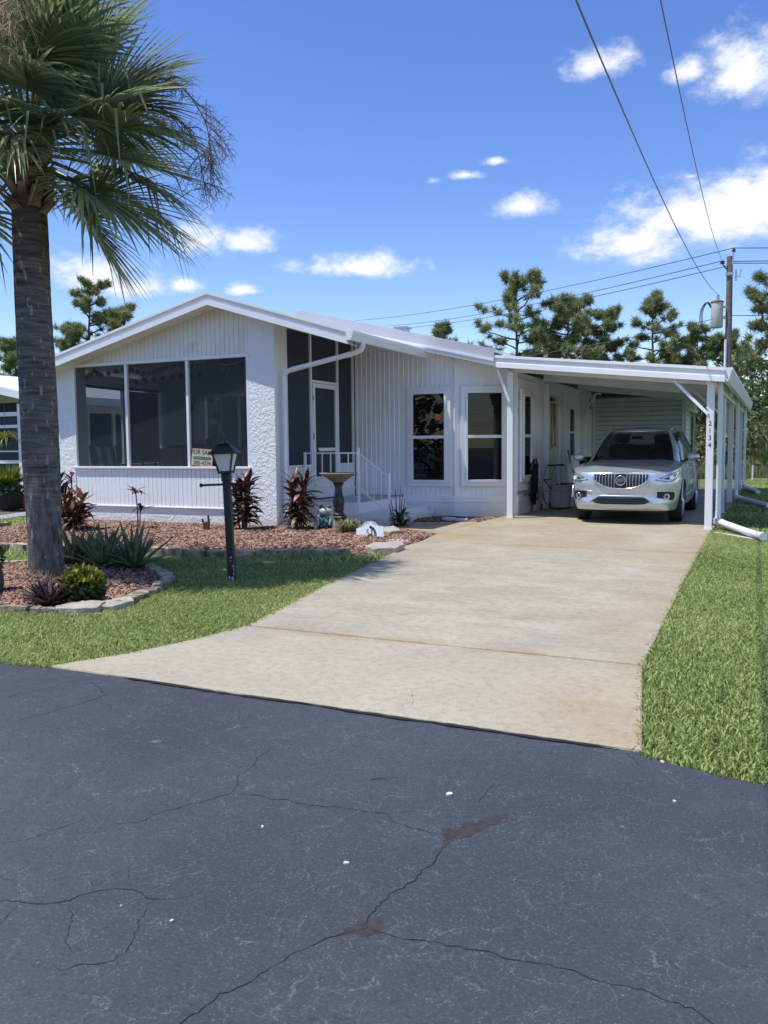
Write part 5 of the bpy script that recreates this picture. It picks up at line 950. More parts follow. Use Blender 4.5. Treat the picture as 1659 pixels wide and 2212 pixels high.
for k, (x, z, w, h) in enumerate([(.01,.28,.02,.03),(.005,.245,.015,.02),(.03,.19,.018,.03),(.035,.155,.012,.04),(-.02,.075,.03,.05),(.02,.06,.04,.055),(-.005,.03,.06,.04),(.033,.11,.016,.05)]):
    n = 7; MB().prism_xz([(x+w*.5*math.cos(6.283*i/n)*random.uniform(.6,1.1), z+h*.5*math.sin(6.283*i/n)*random.uniform(.6,1.1)) for i in range(n)], -.0445+k*.0001, -.0415).build('peeled_patch', 'flake', lp, world=False)

# ================================================================== GARDEN ORNAMENTS
bb = thing('bird_bath', 'bronze-green pedestal bird bath with a scalloped basin by the steps', 'bird bath', (-6.62, 12.40, .06)); bb.scale = (1.06, 1.06, 1.06)
sq = lambda r, z, a: r*(1/max(abs(math.cos(a)), abs(math.sin(a))))**.65
MB().lathe([(.095,0),(.105,.02),(.105,.11),(.09,.125)], 24, fn=sq).build('plinth', 'bronze', bb, smooth=40, world=False)
MB().lathe([(.080,.125),(.098,.14),(.098,.155),(.075,.17),(.07,.20),(.085,.215),(.085,.235),(.078,.25),(.088,.29),(.092,.34),(.086,.40),(.068,.46),(.056,.52),(.056,.58),(.072,.62),(.090,.645),(.075,.665)], 24, fn=lambda r, z, a: r*(1+.03*math.cos(a*8)*(.25 < z < .45))).build('pedestal', 'bronze', bb, smooth=50, world=False)
MB().lathe([(.08,.655),(.12,.68),(.20,.735),(.285,.785),(.300,.800),(.290,.808),(.27,.797),(.18,.755),(.08,.735),(.01,.730)], 48, fn=lambda r, z, a: r*(1+(.022*math.cos(a*14) if r > .25 else 0))).build('basin', 'basin', bb, smooth=50, world=False)
fg = thing('frog_statue', 'glazed frog statue with teal floral mosaic belly beside the bird bath', 'statue', (-6.39, 11.52, .04)); fg.rotation_euler[2] = R_(15)
MB().lathe([(.03,.0),(.085,.02),(.112,.09),(.118,.16),(.10,.225),(.07,.265),(.05,.28)], 24, sxy=(1,.85)).build('belly', 'teal', fg, smooth=60, world=False)
hd = MB().ball((0,-.01,.305), 1, 24, 14, (.115,.095,.062)).build('head', 'frogw', fg, smooth=60, world=False)
for s_ in (-1, 1):
    ey_ = MB().ball((s_*.060,-.015,.372), .034, 14, 10).build('eye', 'frogd', hd, smooth=60, world=False); MB().ball((s_*.060,.006,.358), .036, 12, 8).build('eye_mound', 'frogw', hd, smooth=60, world=False)
    MB().tube([(s_*.105,.0,.20),(s_*.135,-.03,.14),(s_*.15,-.05,.07),(s_*.14,-.07,.01)], [.022,.030,.036,.022], 10).build('leg', 'frogw', fg, smooth=60, world=False)
    MB().tube([(s_*.09,-.05,.24),(s_*.105,-.085,.17),(s_*.085,-.10,.10)], [.018,.02,.014], 10).build('arm', 'frogw', fg, smooth=60, world=False)
MB().tube([(-.095,-.075,.302),(-.05,-.098,.285),(0,-.104,.280),(.05,-.098,.285),(.095,-.075,.302)], .004, 6).build('mouth', 'frogd', hd, world=False)
hn = thing('nativity_sign', 'small white arched yard sign with a printed kneeling couple', 'sign', (-5.25, 10.78, .03)); hn.rotation_euler = (R_(-14), R_(-4), R_(14))
arch = [(-.20,.0),(.20,-.0),(.20,.165),(.13,.175)]+[(.115*math.cos(t), .175+.075*math.sin(t)) for t in np.linspace(0, math.pi, 15)]+[(-.13,.175),(-.20,.155)]
MB().prism_xz(arch, -.006, .006).build('board', 'signwhite', hn, world=False)
def flat(poly, m, y, name='print'): return MB().prism_xz(poly, y, y+.0012).build(name, m, hn, world=False)
flat([(.01,.01),(.095,.01),(.10,.06),(.08,.12),(.055,.16),(.03,.165),(.02,.14),(.02,.08)], 'inkblue', -.0075)
flat([(.045,.03),(.06,.05),(.055,.10),(.04,.12),(.035,.07)], 'signwhite', -.0088); flat([(.07,.02),(.085,.05),(.08,.07),(.07,.06)], 'greyink', -.0088)
flat([(.012+.020*math.cos(t), .165+.022*math.sin(t)) for t in np.linspace(0, 6.283, 12)[:-1]], 'ink', -.009)
flat([(-.075,.01),(-.02,.01),(-.012,.06),(-.02,.10),(-.045,.12),(-.06,.09),(-.07,.05)], 'greyink', -.0072); flat([(-.06,.015),(-.035,.015),(-.03,.06),(-.045,.095),(-.055,.06)], 'signwhite', -.0086)
flat([(-.035+.017*math.cos(t), .128+.019*math.sin(t)) for t in np.linspace(0, 6.283, 12)[:-1]], 'greyink', -.0084); flat([(-.015,.02),(.018,.02),(.022,.06),(-.005,.075),(-.018,.05)], 'ink', -.0092)
for k, ch in enumerate('OH HOLY NIGHT'):
    if ch == ' ': continue
    a = math.pi*(.86-.72*k/12); text('lettering', ch, .030, 'ink', hn, basis((math.sin(a),0,-math.cos(a)), (math.cos(a),0,math.sin(a)), (0,-1,0), (.100*math.cos(a),-.0066,.168+.062*math.sin(a))), .0008)
fs = thing('for_sale_sign', 'cream for-sale sign with red border leaning against the porch screen', 'sign', (-9.235, 12.155, 1.026)); fs.rotation_euler = (R_(-4), R_(3.5), 0)
MB().box(-.235,.235,-.004,.004,0,.315).build('border', 'signred', fs, world=False); MB().box(-.222,.222,-.0062,-.0045,.012,.303).build('board', 'signcream', fs, world=False)
text('lettering', 'FOR SALE', .112, 'signgreen', fs, FRONT(-.01, -.0075, .245), .0008, bold=.002); text('lettering', '385-4236', .102, 'signgreen', fs, FRONT(.01, -.0075, .055), .0008, bold=.0015)
pill = [(.17+.024*math.cos(t), .145+.026*math.sin(t)) for t in np.linspace(-math.pi/2, math.pi/2, 9)]+[(-.17+.024*math.cos(t), .145+.026*math.sin(t)) for t in np.linspace(math.pi/2, 1.5*math.pi, 9)]
MB().prism_xz(pill, -.0085, -.0066).build('pill', 'signgreen', fs, world=False); text('lettering', 'INQUIRE AT OFFICE', .040, 'signcream', fs, FRONT(0, -.0092, .145), .0006)

# ================================================================== PORCH FURNITURE (seen through the screen)
slid = thing('sliding_door', 'glass sliding door with pale curtain at the back of the porch', 'door', (-10.7, 15.1, .38))
for x0, x1, z0, z1 in ((-11.32,-11.24,.38,2.52),(-9.62,-9.54,.38,2.52),(-11.24,-9.62,2.44,2.52),(-10.46,-10.38,.38,2.44),(-11.24,-9.62,.38,.46)): MB().box(x0,x1,15.05,15.148,z0,z1).build('door_frame', 'alu', slid)
MB().box(-11.24,-9.62,15.142,15.146,.46,2.44).build('room_behind', 'dark', slid); MB().box(-11.24,-10.46,15.07,15.074,.46,2.44).build('pane', 'glass', slid); MB().box(-10.38,-9.62,15.07,15.074,.46,2.44).build('pane', 'glass', slid)
cu_ = MB(); n = 60; vs = []
for k in range(n+1): x = -11.05+.62*k/n; y = 15.115+.012*math.sin(k*1.1); vs += [(x,y,.48),(x,y,2.42)]
cu_.add(vs, [(2*k,2*k+2,2*k+3,2*k+1) for k in range(n)]).build('curtain', 'curtain', slid, smooth=60)
MB().box(-11.26,-11.20,14.99,15.05,1.25,1.55).build('handle', 'black', slid)
sc_ = thing('wall_sconce', 'small dark wall lamp beside the sliding door', 'lamp', (-11.67, 15.13, 2.25)); MB().tube([(-11.67,15.08,2.16),(-11.67,15.07,2.26),(-11.67,15.07,2.32)], [.03,.06,.065], 10).build('shade', 'black', sc_); MB().box(-11.70,-11.64,15.08,15.148,2.22,2.28).build('bracket', 'black', sc_)
def patio_chair(x, y, rz, label, m):
    t = thing('patio_chair', label, 'chair', (x, y, .376), rz)
    MB().hexa([(-.26,-.25,.40),(.26,-.25,.40),(.26,.25,.37),(-.26,.25,.37),(-.26,-.25,.43),(.26,-.25,.43),(.26,.25,.40),(-.26,.25,.40)]).build('seat', m, t, world=False)
    MB().hexa([(-.26,.24,.40),(.26,.24,.40),(.26,.27,.40),(-.26,.27,.40),(-.27,.40,.98),(.27,.40,.98),(.27,.43,.98),(-.27,.43,.98)]).build('backrest', m, t, world=False, bevel=.01)
    for sx_ in (-1, 1):
        MB().bar((sx_*.28,-.26,0),(sx_*.28,-.24,.62), .03, .03).build('leg', 'woodd', t, world=False); MB().bar((sx_*.28,.30,0),(sx_*.28,.41,1.0), .03, .03).build('leg', 'woodd', t, world=False); MB().bar((sx_*.28,-.28,.62),(sx_*.28,.34,.63), .05, .03).build('armrest', 'woodd', t, world=False)
    return t
patio_chair(-10.75, 13.55, R_(185), 'tan sling patio chair behind the porch screen left of the for-sale sign', 'fabric')
patio_chair(-8.75, 13.45, R_(150), 'tan sling patio chair behind the porch screen right of the for-sale sign', 'fabric')
lc = thing('striped_lounge_chair', 'folded chair with green striped cloth at the left porch screen', 'chair', (-12.1, 12.95, .376), R_(70))
for k in range(5): MB().hexa([(-.25+k*.1,.0,.30),(-.16+k*.1,.0,.30),(-.16+k*.1,.02,.30),(-.25+k*.1,.02,.30),(-.25+k*.1,.28,1.02),(-.16+k*.1,.28,1.02),(-.16+k*.1,.30,1.02),(-.25+k*.1,.30,1.02)]).build('stripe', 'cushion' if k % 2 == 0 else 'curtain', lc, world=False)
for sx_ in (-1, 1): MB().bar((sx_*.28,-.1,0),(sx_*.28,.29,1.04), .03, .03).build('frame', 'woodd', lc, world=False); MB().bar((sx_*.28,.35,0),(sx_*.28,.0,.45), .03, .03).build('leg', 'woodd', lc, world=False)
tb = thing('porch_table', 'low dark slatted table behind the middle porch screen', 'table', (-11.4, 13.3, .376))
for k in range(5): MB().box(-.42,.42,-.25+k*.1,-.17+k*.1,.72,.745).build('slat', 'woodd', tb, world=False)
for x in (-.38,.38):
    for y in (-.2,.2): MB().bar((x,y,0),(x*.85,y,.72), .035, .035).build('leg', 'woodd', tb, world=False)
bc = thing('porch_bench', 'dark slat-backed bench against the porch back wall', 'bench', (-11.6, 14.6, .376))
MB().box(-.55,.55,-.22,.2,.40,.44).build('seat', 'woodd', bc, world=False); MB().box(-.56,.56,.2,.24,.98,1.06).build('top_rail', 'woodd', bc, world=False)
for k in range(10): MB().box(-.52+k*.108,-.47+k*.108,.205,.23,.44,.98).build('slat', 'woodd', bc, world=False)
for x in (-.53,.53):
    for y in (-.2,.2): MB().box(x-.025,x+.025,y-.025,y+.025,0,.40).build('leg', 'woodd', bc, world=False)
STR = [(-12.15,2.79),(-11.94,2.90),(-11.78,2.83),(-11.40,2.88),(-11.03,2.90),(-10.76,2.80),(-10.45,2.83),(-10.23,2.90),(-9.85,2.91),(-9.44,2.88),(-9.19,2.91),(-8.93,2.82),(-8.64,2.83),(-8.47,2.90)]
sl = thing('string_lights', 'string of round rattan globe lights along the porch window top', 'string lights', (-10.3, 12.5, 2.8))
MB().tube([(x,12.45,z) for x, z in STR], .008, 6).build('cord', 'signwhite', sl)
for k, (x, z) in enumerate(STR[:-1]):
    for t in (0, .5):
        x2, z2 = x+(STR[k+1][0]-x)*t, z+(STR[k+1][1]-z)*t; MB().ball((x2,12.45,z2-.065), .048, 10, 8).build('globe', 'bulb', sl, smooth=60)
for k in range(8): MB().ball((-12.3+.17*k, 14.0+.09*k, 2.77+.02*k), .055, 10, 8).build('globe', 'woodd', sl, smooth=60)

# ================================================================== THINGS UNDER THE CARPORT
def helix_hose(t, cx_, cy_, cz_):
    for j in range(9):
        ph = random.uniform(-.2,.2); rr = random.uniform(.85,1.1); pts = []
        for i in range(29):
            a = 2*math.pi*i/28; pts.append((cx_+.03+.010*j*(j % 3)*.5+.02*math.sin(a*2+j), cy_+.13*rr*math.sin(a)+ph*.18, cz_-.34+(.36+.05*math.sin(j*2.1))*math.cos(a)-(.10 if math.cos(a) < 0 else 0)))
        MB().tube(pts, .013, 7, cap=False).build('coil', 'rubber', t, smooth=60)
hose = thing('garden_hose', 'coiled black garden hose hanging on the ribbed wall by the carport post', 'hose', (-4.44, 16.55, .6)); helix_hose(hose, -4.43, 16.55, 1.0)
MB().tube([(-4.46,16.52,1.02),(-4.36,16.52,1.03),(-4.36,16.60,1.05),(-4.38,16.68,1.10),(-4.38,16.74,1.02),(-4.40,16.72,.92)], .012, 7).build('hanger', 'alu', hose, smooth=60)
MB().tube([(-4.42,16.50,.35),(-4.40,16.46,.15),(-4.40,16.44,.02),(-4.38,16.5,.30),(-4.42,16.2,.38),(-4.42,16.05,.37)], .013, 7).build('tail', 'rubber', hose, smooth=60)
for y, nm in ((16.02,'brass outdoor tap with the black hose attached, near the carport post'),(17.30,'brass outdoor tap beside the walker and carport steps')):
    tp = thing('outdoor_tap', nm, 'tap', (-4.46, y, .36)); MB().tube([(-4.47,y,.36),(-4.40,y,.36),(-4.37,y,.34),(-4.365,y,.30)], [.014,.016,.014,.012], 8).build('spout', 'brass', tp, smooth=50); MB().tube([(-4.41,y,.36),(-4.41,y,.42)], .008, 6).tube([(-4.41,y-.045,.42),(-4.41,y+.045,.42)], .010, 6).build('handle', 'brass', tp)
wk = thing('walking_frame', 'grey folding walking frame with two front wheels beside the steps', 'walker', (-4.22, 17.5, 0))
A_ = dict(fl=(-4.43,17.28,.06), rl=(-4.38,17.78,.06), fr=(-4.03,17.30,0), rr=(-3.95,17.74,0))
for a, b, off in (('fl','fr',0),('rl','rr',0)):
    p, q_2 = Vector(A_[a]), Vector(A_[b]); h1, h2 = p+Vector((.06,.04,.80-p.z)), q_2+Vector((-.02,.0,.80-q_2.z))
    MB().tube([p, p.lerp(h1, .9), h1+Vector((.04,0,.07)), h1.lerp(h2, .25)+Vector((0,0,.12)), h1.lerp(h2, .75)+Vector((0,0,.12)), h2+Vector((-.04,0,.07)), h2.lerp(q_2, .1), q_2], .0125, 8).build('side_frame', 'alu', wk, smooth=50)
    m1 = h1.lerp(h2, .25)+Vector((0,0,.12)); m2 = h1.lerp(h2, .75)+Vector((0,0,.12)); MB().tube([m1, m2], .019, 10).build('grip', 'rubber', wk, smooth=50)
    MB().tube([p.lerp(h1, .42), p.lerp(h1, .46).lerp(q_2.lerp(h2, .46), .5), q_2.lerp(h2, .42)], .010, 7).build('brace', 'alu', wk, smooth=50)
MB().bar((-4.37,17.31,.62),(-4.33,17.76,.62), .025, .03).build('cross_bar', 'rubber', wk); MB().tube([(-4.36,17.33,.60),(-4.34,17.55,.50),(-4.33,17.74,.40)], .012, 7).build('cross_brace', 'rubber', wk)
for k in ('fl','rl'):
    p = A_[k]; w_ = MB().lathe([(.02,-.012),(.050,-.014),(.062,-.008),(.062,.008),(.050,.014),(.02,.012)], 20).build('wheel', 'rubber', wk, smooth=40, world=False); c_ = rootloc(wk); w_.location = (p[0]-c_[0]+.02, p[1]-c_[1], .062); w_.rotation_euler = (0, R_(90), R_(25))
for k in ('fr','rr'): p = A_[k]; MB().tube([(p[0],p[1],0),(p[0],p[1],.04)], .018, 10).build('rubber_foot', 'rubber', wk)
cs_ = thing('carport_steps', 'grey painted concrete steps up to the carport door', 'steps', (-4.1, 18.3, 0))
MB().box(-4.46,-3.98,17.92,18.95,0,.44).build('upper_step', 'step', cs_, bevel=.015); MB().box(-3.978,-3.60,17.94,18.93,0,.22).build('lower_step', 'step', cs_, bevel=.015); MB().box(-4.46,-3.94,17.90,18.97,.4402,.48).build('upper_tread', 'step', cs_, bevel=.012); MB().box(-3.976,-3.57,17.92,18.95,.2202,.255).build('lower_tread', 'step', cs_, bevel=.012)
MB().box(-4.3,-4.05,18.1,18.7,.4805,.50).build('door_mat', 'pot', cs_)
cord = MB().tube([(-4.42,17.32,.36),(-4.36,17.34,.2),(-4.30,17.40,.03),(-4.1,17.42,.016),(-3.9,17.6,.016),(-3.7,17.75,.05),(-3.55,17.8,.06)], .012, 7).build('ground_hose', 'rubber', smooth=60); tag(cord, 'thin dark hose running along the slab past the walker', 'hose')
bn = thing('trash_bin', 'large black lidded bin between the steps and the car', 'bin', (-3.72, 19.75, 0))
MB().hexa([(-4.0,19.45,.05),(-3.5,19.45,.05),(-3.5,20.0,.05),(-4.0,20.0,.05),(-4.08,19.35,1.0),(-3.40,19.35,1.0),(-3.40,20.1,1.0),(-4.08,20.1,1.0)]).build('tub', 'bin', bn, bevel=.02); MB().hexa([(-4.11,19.30,1.0),(-3.37,19.30,1.0),(-3.37,20.14,1.0),(-4.11,20.14,1.0),(-4.05,19.36,1.06),(-3.43,19.36,1.09),(-3.43,20.08,1.09),(-4.05,20.08,1.06)]).build('lid', 'bin', bn, bevel=.015)
for x in (-3.95,-3.55): MB().tube([(x-.03,20.02,.08),(x+.03,20.02,.08)], .08, 14).build('wheel', 'rubber', bn)
br = thing('broom', 'dark handled broom leaning by the carport window', 'broom', (-4.2, 19.3, 0)); MB().tube([(-4.05,19.15,.25),(-4.33,19.35,1.22)], .014, 8).build('handle', 'rubber', br); MB().bar((-4.03,19.12,.05),(-4.06,19.15,.27), .10, .05).build('bristles', 'rubber', br); MB().tube([(-4.10,19.19,.45),(-4.16,19.23,.65)], .018, 8).tube([(-4.20,19.26,.78),(-4.25,19.29,.94)], .018, 8).build('label_band', 'signwhite', br)
sk = thing('marker_stake', 'white topped marker stake at the back lawn edge', 'stake', (-.72, 33.0, 0)); MB().box(-.745,-.695,32.98,33.02,-.05,.55).build('stake', 'signwhite', sk); MB().box(-.746,-.694,32.979,33.021,.551,.85).build('flag_paint', 'rust', sk)

# ================================================================== PALM
random.seed(21)
pt = thing('palm_tree', 'cabbage palm with grey trunk and fan fronds on the island bed', 'palm tree', (-6.87, 6.38, 0))
TP = [(-6.87,6.38,-.03),(-6.875,6.385,.12),(-6.90,6.40,.5),(-6.95,6.44,1.1),(-7.02,6.50,2.0),(-7.08,6.54,2.8),(-7.11,6.57,3.5),(-7.12,6.58,3.9),(-7.11,6.60,4.5)]; TR = [.190,.176,.170,.184,.186,.180,.178,.172,.15]
def smooth_path(P, R__, n):
    out = []; rs = []
    for i in range(n+1): t = (len(P)-1)*i/n; q = catmull([p+(r,) for p, r in zip(P, R__)], t); out.append(q[:3]); rs.append(q[3])
    return out, rs
tp_, tr_ = smooth_path(TP, TR, 150); tm = MB().tube(tp_, tr_, 40)
for i, v in enumerate(tm.v):
    z = v[2]; c = tp_[min(i//40, 150)]; a = math.atan2(v[1]-c[1], v[0]-c[0]); low = max(0, min(1, (1.05-z)/.5))
    k = 1+low*(.035*mnoise.noise((math.cos(a)*7, math.sin(a)*7, z*1.6))+.02*mnoise.noise((math.cos(a)*16, math.sin(a)*16, z*4)))+(1-low)*(.018*mnoise.noise((math.cos(a)*1.5, math.sin(a)*1.5, z*26))+.018*mnoise.noise((math.cos(a)*4, math.sin(a)*4, z*9)))
    tm.v[i] = (c[0]+(v[0]-c[0])*k, c[1]+(v[1]-c[1])*k, z)
tm.build('trunk', 'bark', pt, smooth=60)
rm_ = MB()   # root fringe at the foot
for k in range(240):
    a = random.uniform(0, 6.283); r0 = .165; r1 = r0+random.uniform(.03,.12); z = random.uniform(.03,.10); c, s_ = math.cos(a), math.sin(a); b_ = a+random.uniform(-.3,.3)
    rm_.tube([(-6.87+c*r0,6.38+s_*r0,z+.03),(-6.87+math.cos(b_)*r1,6.38+math.sin(b_)*r1,.02+z*.2)], [.006,.003], 3)
rm_.build('root_fringe', 'husk2', pt)
for k in range(64):   # cut leaf bases
    a = k*2.399+random.uniform(-.2,.2); z = 3.78+k*.0125; c = Vector((-7.12,6.58,z)); o_ = Vector((math.cos(a), math.sin(a), 0)); w = random.uniform(.05,.08); l = random.uniform(.12,.26); s_ = Vector((-o_.y, o_.x, 0)); up_ = Vector((0,0,1))
    p0 = c+o_*.14; p1 = c+o_*(.20+l*.35)+up_*l*.75; th = o_*.025
    MB().hexa([p0-s_*w, p0+s_*w, p0+s_*w+th, p0-s_*w+th, p1-s_*w*.55, p1+s_*w*.55, p1+s_*w*.55+th, p1-s_*w*.55+th]).build('boot', 'boot', pt)
def frond(az, el, pet, L_, nl=46, spread=118, droop=.5, twist=0., z0=4.35):
    o_ = Vector((-7.10+.06*math.cos(az), 6.60+.06*math.sin(az), z0)); d = Vector((math.cos(az)*math.cos(el), math.sin(az)*math.cos(el), math.sin(el))); s_ = Vector((-math.sin(az), math.cos(az), 0)); n_ = s_.cross(d)*-1
    if n_.z < 0: n_ = -n_
    s_ = (s_*math.cos(twist)+n_*math.sin(twist)).normalized(); n_ = d.cross(s_); n_ = n_ if n_.z > 0 else -n_
    path = []
    for i in range(6): t = i/5; path.append(o_+d*pet*t+Vector((0,0,-.14*pet*t*t)))
    hub = path[-1]; d2 = (path[-1]-path[-2]).normalized()
    m = MB()
    for j in range(nl):
        f_ = -1+2*(j+.5)/nl; ph = R_(spread)*f_; st = hub+d2*(.30*L_*(1-abs(f_))**.8)+Vector((0,0,-.05*(1-abs(f_)))); dr = (d2*math.cos(ph)+s_*math.sin(ph)+n_*(.30*abs(math.sin(ph))-.08)).normalized()
        ll = L_*(1-.30*abs(f_)**2)*random.uniform(.86,1.06); wv = dr.cross(n_).normalized(); kd = droop*random.uniform(.5,1.5)*.5; b0 = len(m.v); w0 = .0185; ns = 6; bend = random.uniform(-.06,.06); kink = random.random() < .07; kt = random.uniform(.45,.7)
        for i in range(ns+1):
            t = i/ns; p = st+dr*ll*t+Vector((0,0,-kd*ll*t**2.3))+wv*bend*ll*t*t
            if kink and t > kt: p = p+Vector((0,0,-(t-kt)*ll*.9))-dr*(t-kt)*ll*.55
            w = w0*(.45+2.6*t if t < .22 else 1.02)*(1 if t < .45 else max(.03, 1-((t-.45)/.55)**1.3)); fold = n_*(w*.35); m.v += [tuple(p-wv*w+fold), tuple(p), tuple(p+wv*w+fold)]
        for i in range(ns): a = b0+3*i; m.f += [(a,a+1,a+4,a+3), (a+1,a+2,a+5,a+4)]
    fo = m.build('frond', 'leafpalm', pt); MB().tube(path+[hub+d2*.30*L_*.9], [.028,.024,.020,.018,.016,.014,.005], 6).build('petiole', 'leafpale', fo)
cr_ = R_(25.0)   # right of the picture lies along this azimuth
F0 = [(cr_-.25, 1.0, .95, 1.15, .3, .2), (cr_+.0, .75, .95, 1.05, .25, .3), (cr_-.9, .95, .9, 1.1, .35, 0), (cr_+.5, 1.15, 1.1, 1.15, .3, .2), (cr_-1.6, 1.05, .8, 1.1, .4, 0), (cr_-.45, .45, .85, 1.1, .25, .6), (cr_-.05, .08, .66, 1.02, .12, .5), (cr_-.12, -.25, .60, 1.0, .22, .6), (cr_-.5, -.25, .55, .95, .5, .2), (cr_-.25, .58, .75, 1.0, .25, .2), (cr_+.25, .85, .85, 1.1, .3, -.3), (cr_-.9, .25, .55, .95, .75, .0), (cr_-1.35, .05, .50, .95, .9, .1), (cr_-1.7, .35, .6, .95, .8, .0),
      (cr_+.65, -.6, .45, .9, .35, .1), (cr_+.15, -.7, .40, .85, .35, .1), (cr_-2.2, -.35, .6, 1.0, .7, .1), (cr_+3.1, .1, .7, 1.1, .4, -.2), (cr_+2.9, -.5, .65, 1.0, .6, .2)]
for az, el, pet, L_, dp, tw in F0: frond(az, el, pet, L_, 56, 122, dp, tw, 4.28 if el < -.2 else 4.45)
for k in range(24):
    az = k*2.399+1.0; el = -.1+1.5*((k*7) % 24)/24; frond(az+random.uniform(-.2,.2), el, random.uniform(.62,.9)*(1.25 if el > .9 else 1), random.uniform(.88,1.06), 54, 118, random.uniform(.3,.75), random.uniform(-.4,.4), 4.4+.25*max(el, 0))
def seedstalk(pts, m, nb, ln, r0, seed, par):
    random.seed(seed); mb = MB(); P, _ = smooth_path(pts, [0]*len(pts), 24); mb.tube(P, [r0*(1-.75*i/24) for i in range(25)], 5)
    for k in range(nb):
        i = random.randint(5, 24); p = Vector(P[i]); t = (Vector(P[min(i+1, 24)])-Vector(P[max(i-1, 0)])).normalized(); d = (t*.8+Vector((random.uniform(-1,1), random.uniform(-1,1), random.uniform(-.6,.7)))).normalized(); l = ln*random.uniform(.5,1.1); q = p+d*l*.5+Vector((0,0,-.05*l)); e = p+d*l+Vector((random.uniform(-.05,.05), random.uniform(-.05,.05), -.35*l)); mb.tube([p, q, e], [.006,.0045,.0025], 3)
        for j in range(13):
            u = random.uniform(.2, 1); b_ = p.lerp(q, u*2) if u < .5 else q.lerp(e, u*2-1); dd_ = Vector((random.uniform(-1,1), random.uniform(-1,1), random.uniform(-1,.5))).normalized()*random.uniform(.06,.17); mb.tube([b_, b_+dd_*.6+Vector((0,0,.01)), b_+dd_+Vector((0,0,-.03))], [.0026,.0022,.0014], 3)
    return mb.build('seed_stalk', m, par)
er, eu, efw = Vector(rt), Vector((0,0,1)), Vector(fw)
PC = Vector((-7.05,6.62,4.7))
def scr(a, b, c): return tuple(PC+er*a+eu*b-efw*c)   # right, up, toward the street
seedstalk([scr(.2,.1,0),scr(.7,.38,-.05),scr(1.15,.52,-.1),scr(1.5,.45,-.1),scr(1.75,.1,-.1),scr(1.8,-.2,-.1)], 'husk2', 44, .42, .016, 5, pt); seedstalk([scr(.2,.1,0),scr(.75,.30,-.15),scr(1.3,.25,-.2),scr(1.6,-.05,-.2),scr(1.72,-.55,-.2)], 'husk2', 38, .36, .014, 6, pt)
seedstalk([scr(.0,.25,.2),scr(.15,.75,.8),scr(.30,.78,1.2),scr(.38,.55,1.38),scr(.40,.18,1.45)], 'husk', 40, .36, .016, 7, pt); seedstalk([scr(.0,.2,.1),scr(.0,.7,.7),scr(.02,.8,1.1),scr(.10,.6,1.3),scr(.15,.25,1.4)], 'husk', 34, .32, .014, 8, pt)
random.seed(33)
# ================================================================== GARDEN PLANTS
def leaf_mesh(name, L_, W_, m, droop=.3, fold=.25, n=6, thick=0.0, peak=.42):
    mb = MB()
    for i in range(n+1):
        t = i/n; w = W_*.5*(math.sin(math.pi*min(1, t**.75*.5/peak**.75*.999) if t <= peak else math.pi*(.5+.5*((t-peak)/(1-peak))))) ; w = max(w, W_*.02 if t > .9 else W_*.09); ang = droop*t
        x = L_*(math.sin(droop*t)/droop if droop > 1e-3 else t); z = -L_*((1-math.cos(droop*t))/droop if droop > 1e-3 else 0)
        mb.v += [(x, -w, z+fold*w), (x, 0, z-thick*(1-t)), (x, w, z+fold*w)]
        if thick: mb.v += [(x, 0, z+fold*w*.5)]
    k = 4 if thick else 3
    for i in range(n):
        a = k*i; mb.f += [(a,a+1,a+k+1,a+k), (a+1,a+2,a+k+2,a+k+1)]
        if thick: mb.f += [(a,a+k,a+k+3,a+3), (a+3,a+k+3,a+k+2,a+2)]
    me = bpy.data.meshes.new(name); me.from_pydata(mb.v, [], mb.f); me.materials.append(MT[m]); me.polygons.foreach_set('use_smooth', [True]*len(me.polygons)); return me
def aim(p, az, el, sc=1.0, rollv=0): return Matrix.Translation(p) @ Matrix.Rotation(az, 4, 'Z') @ Matrix.Rotation(-el, 4, 'Y') @ Matrix.Rotation(rollv, 4, 'X') @ Matrix.Scale(sc, 4)
TI = {m: [leaf_mesh('leaf', .30, .074, m, d) for d in (.5, 1.0, 1.6)] for m in ('ti', 'tired', 'tigold', 'tibronze')}
def ti_plant(loc, h, rad, ncane, nleaf, label, name='ti_plant', low=('ti','ti','ti','tigold'), topm='tired', bare=.22, leafsc=1.0):
    t = thing(name, label, 'plant', loc); tops = []
    for k in range(ncane):
        a = k*2.4+random.random(); b_ = Vector((math.cos(a)*rad*.28, math.sin(a)*rad*.28, -.04)); hh = h*random.uniform(.62, 1)*.80 if k else h*.82; e = Vector((math.cos(a)*rad*.75, math.sin(a)*rad*.75, hh)); MB().tube([b_, b_.lerp(e, .5)+Vector((random.uniform(-.02,.02), 0, 0)), e], [.014,.012,.010], 6).build('cane', 'cane', t, world=False); tops.append((b_, e))
    for j in range(nleaf):
        b_, e = tops[j % ncane]; u = bare+(1-bare)*(j//ncane+random.random()*.8)/max(1, nleaf/ncane); u = min(u, 1.0); p = b_.lerp(e, u); az = j*2.399+random.uniform(-.4,.4); top = u > .82
        el = random.uniform(.75, 1.35) if top else random.uniform(.1, .75); m = topm if top and random.random() < .6 else random.choice(low); sc = random.uniform(.75, 1.1)*leafsc
        inst('leaf', random.choice(TI[m][:2] if top else TI[m]), t, aim(p, az, el, sc, random.uniform(-.5,.5)))
    return t
ti_plant((-7.58,10.98,.04), 1.02, .17, 7, 215, 'burgundy ti plant against the stucco pillar behind the lamp post')
ti_plant((-6.78,11.38,.04), 1.0, .17, 7, 220, 'burgundy ti plant with gold-edged leaves next to the frog statue', low=('ti','ti','tigold','tibronze'))
ti_plant((-10.42,10.15,.03), 1.10, .13, 5, 95, 'dark ti plant at the left porch corner, rising behind the palm trunk')
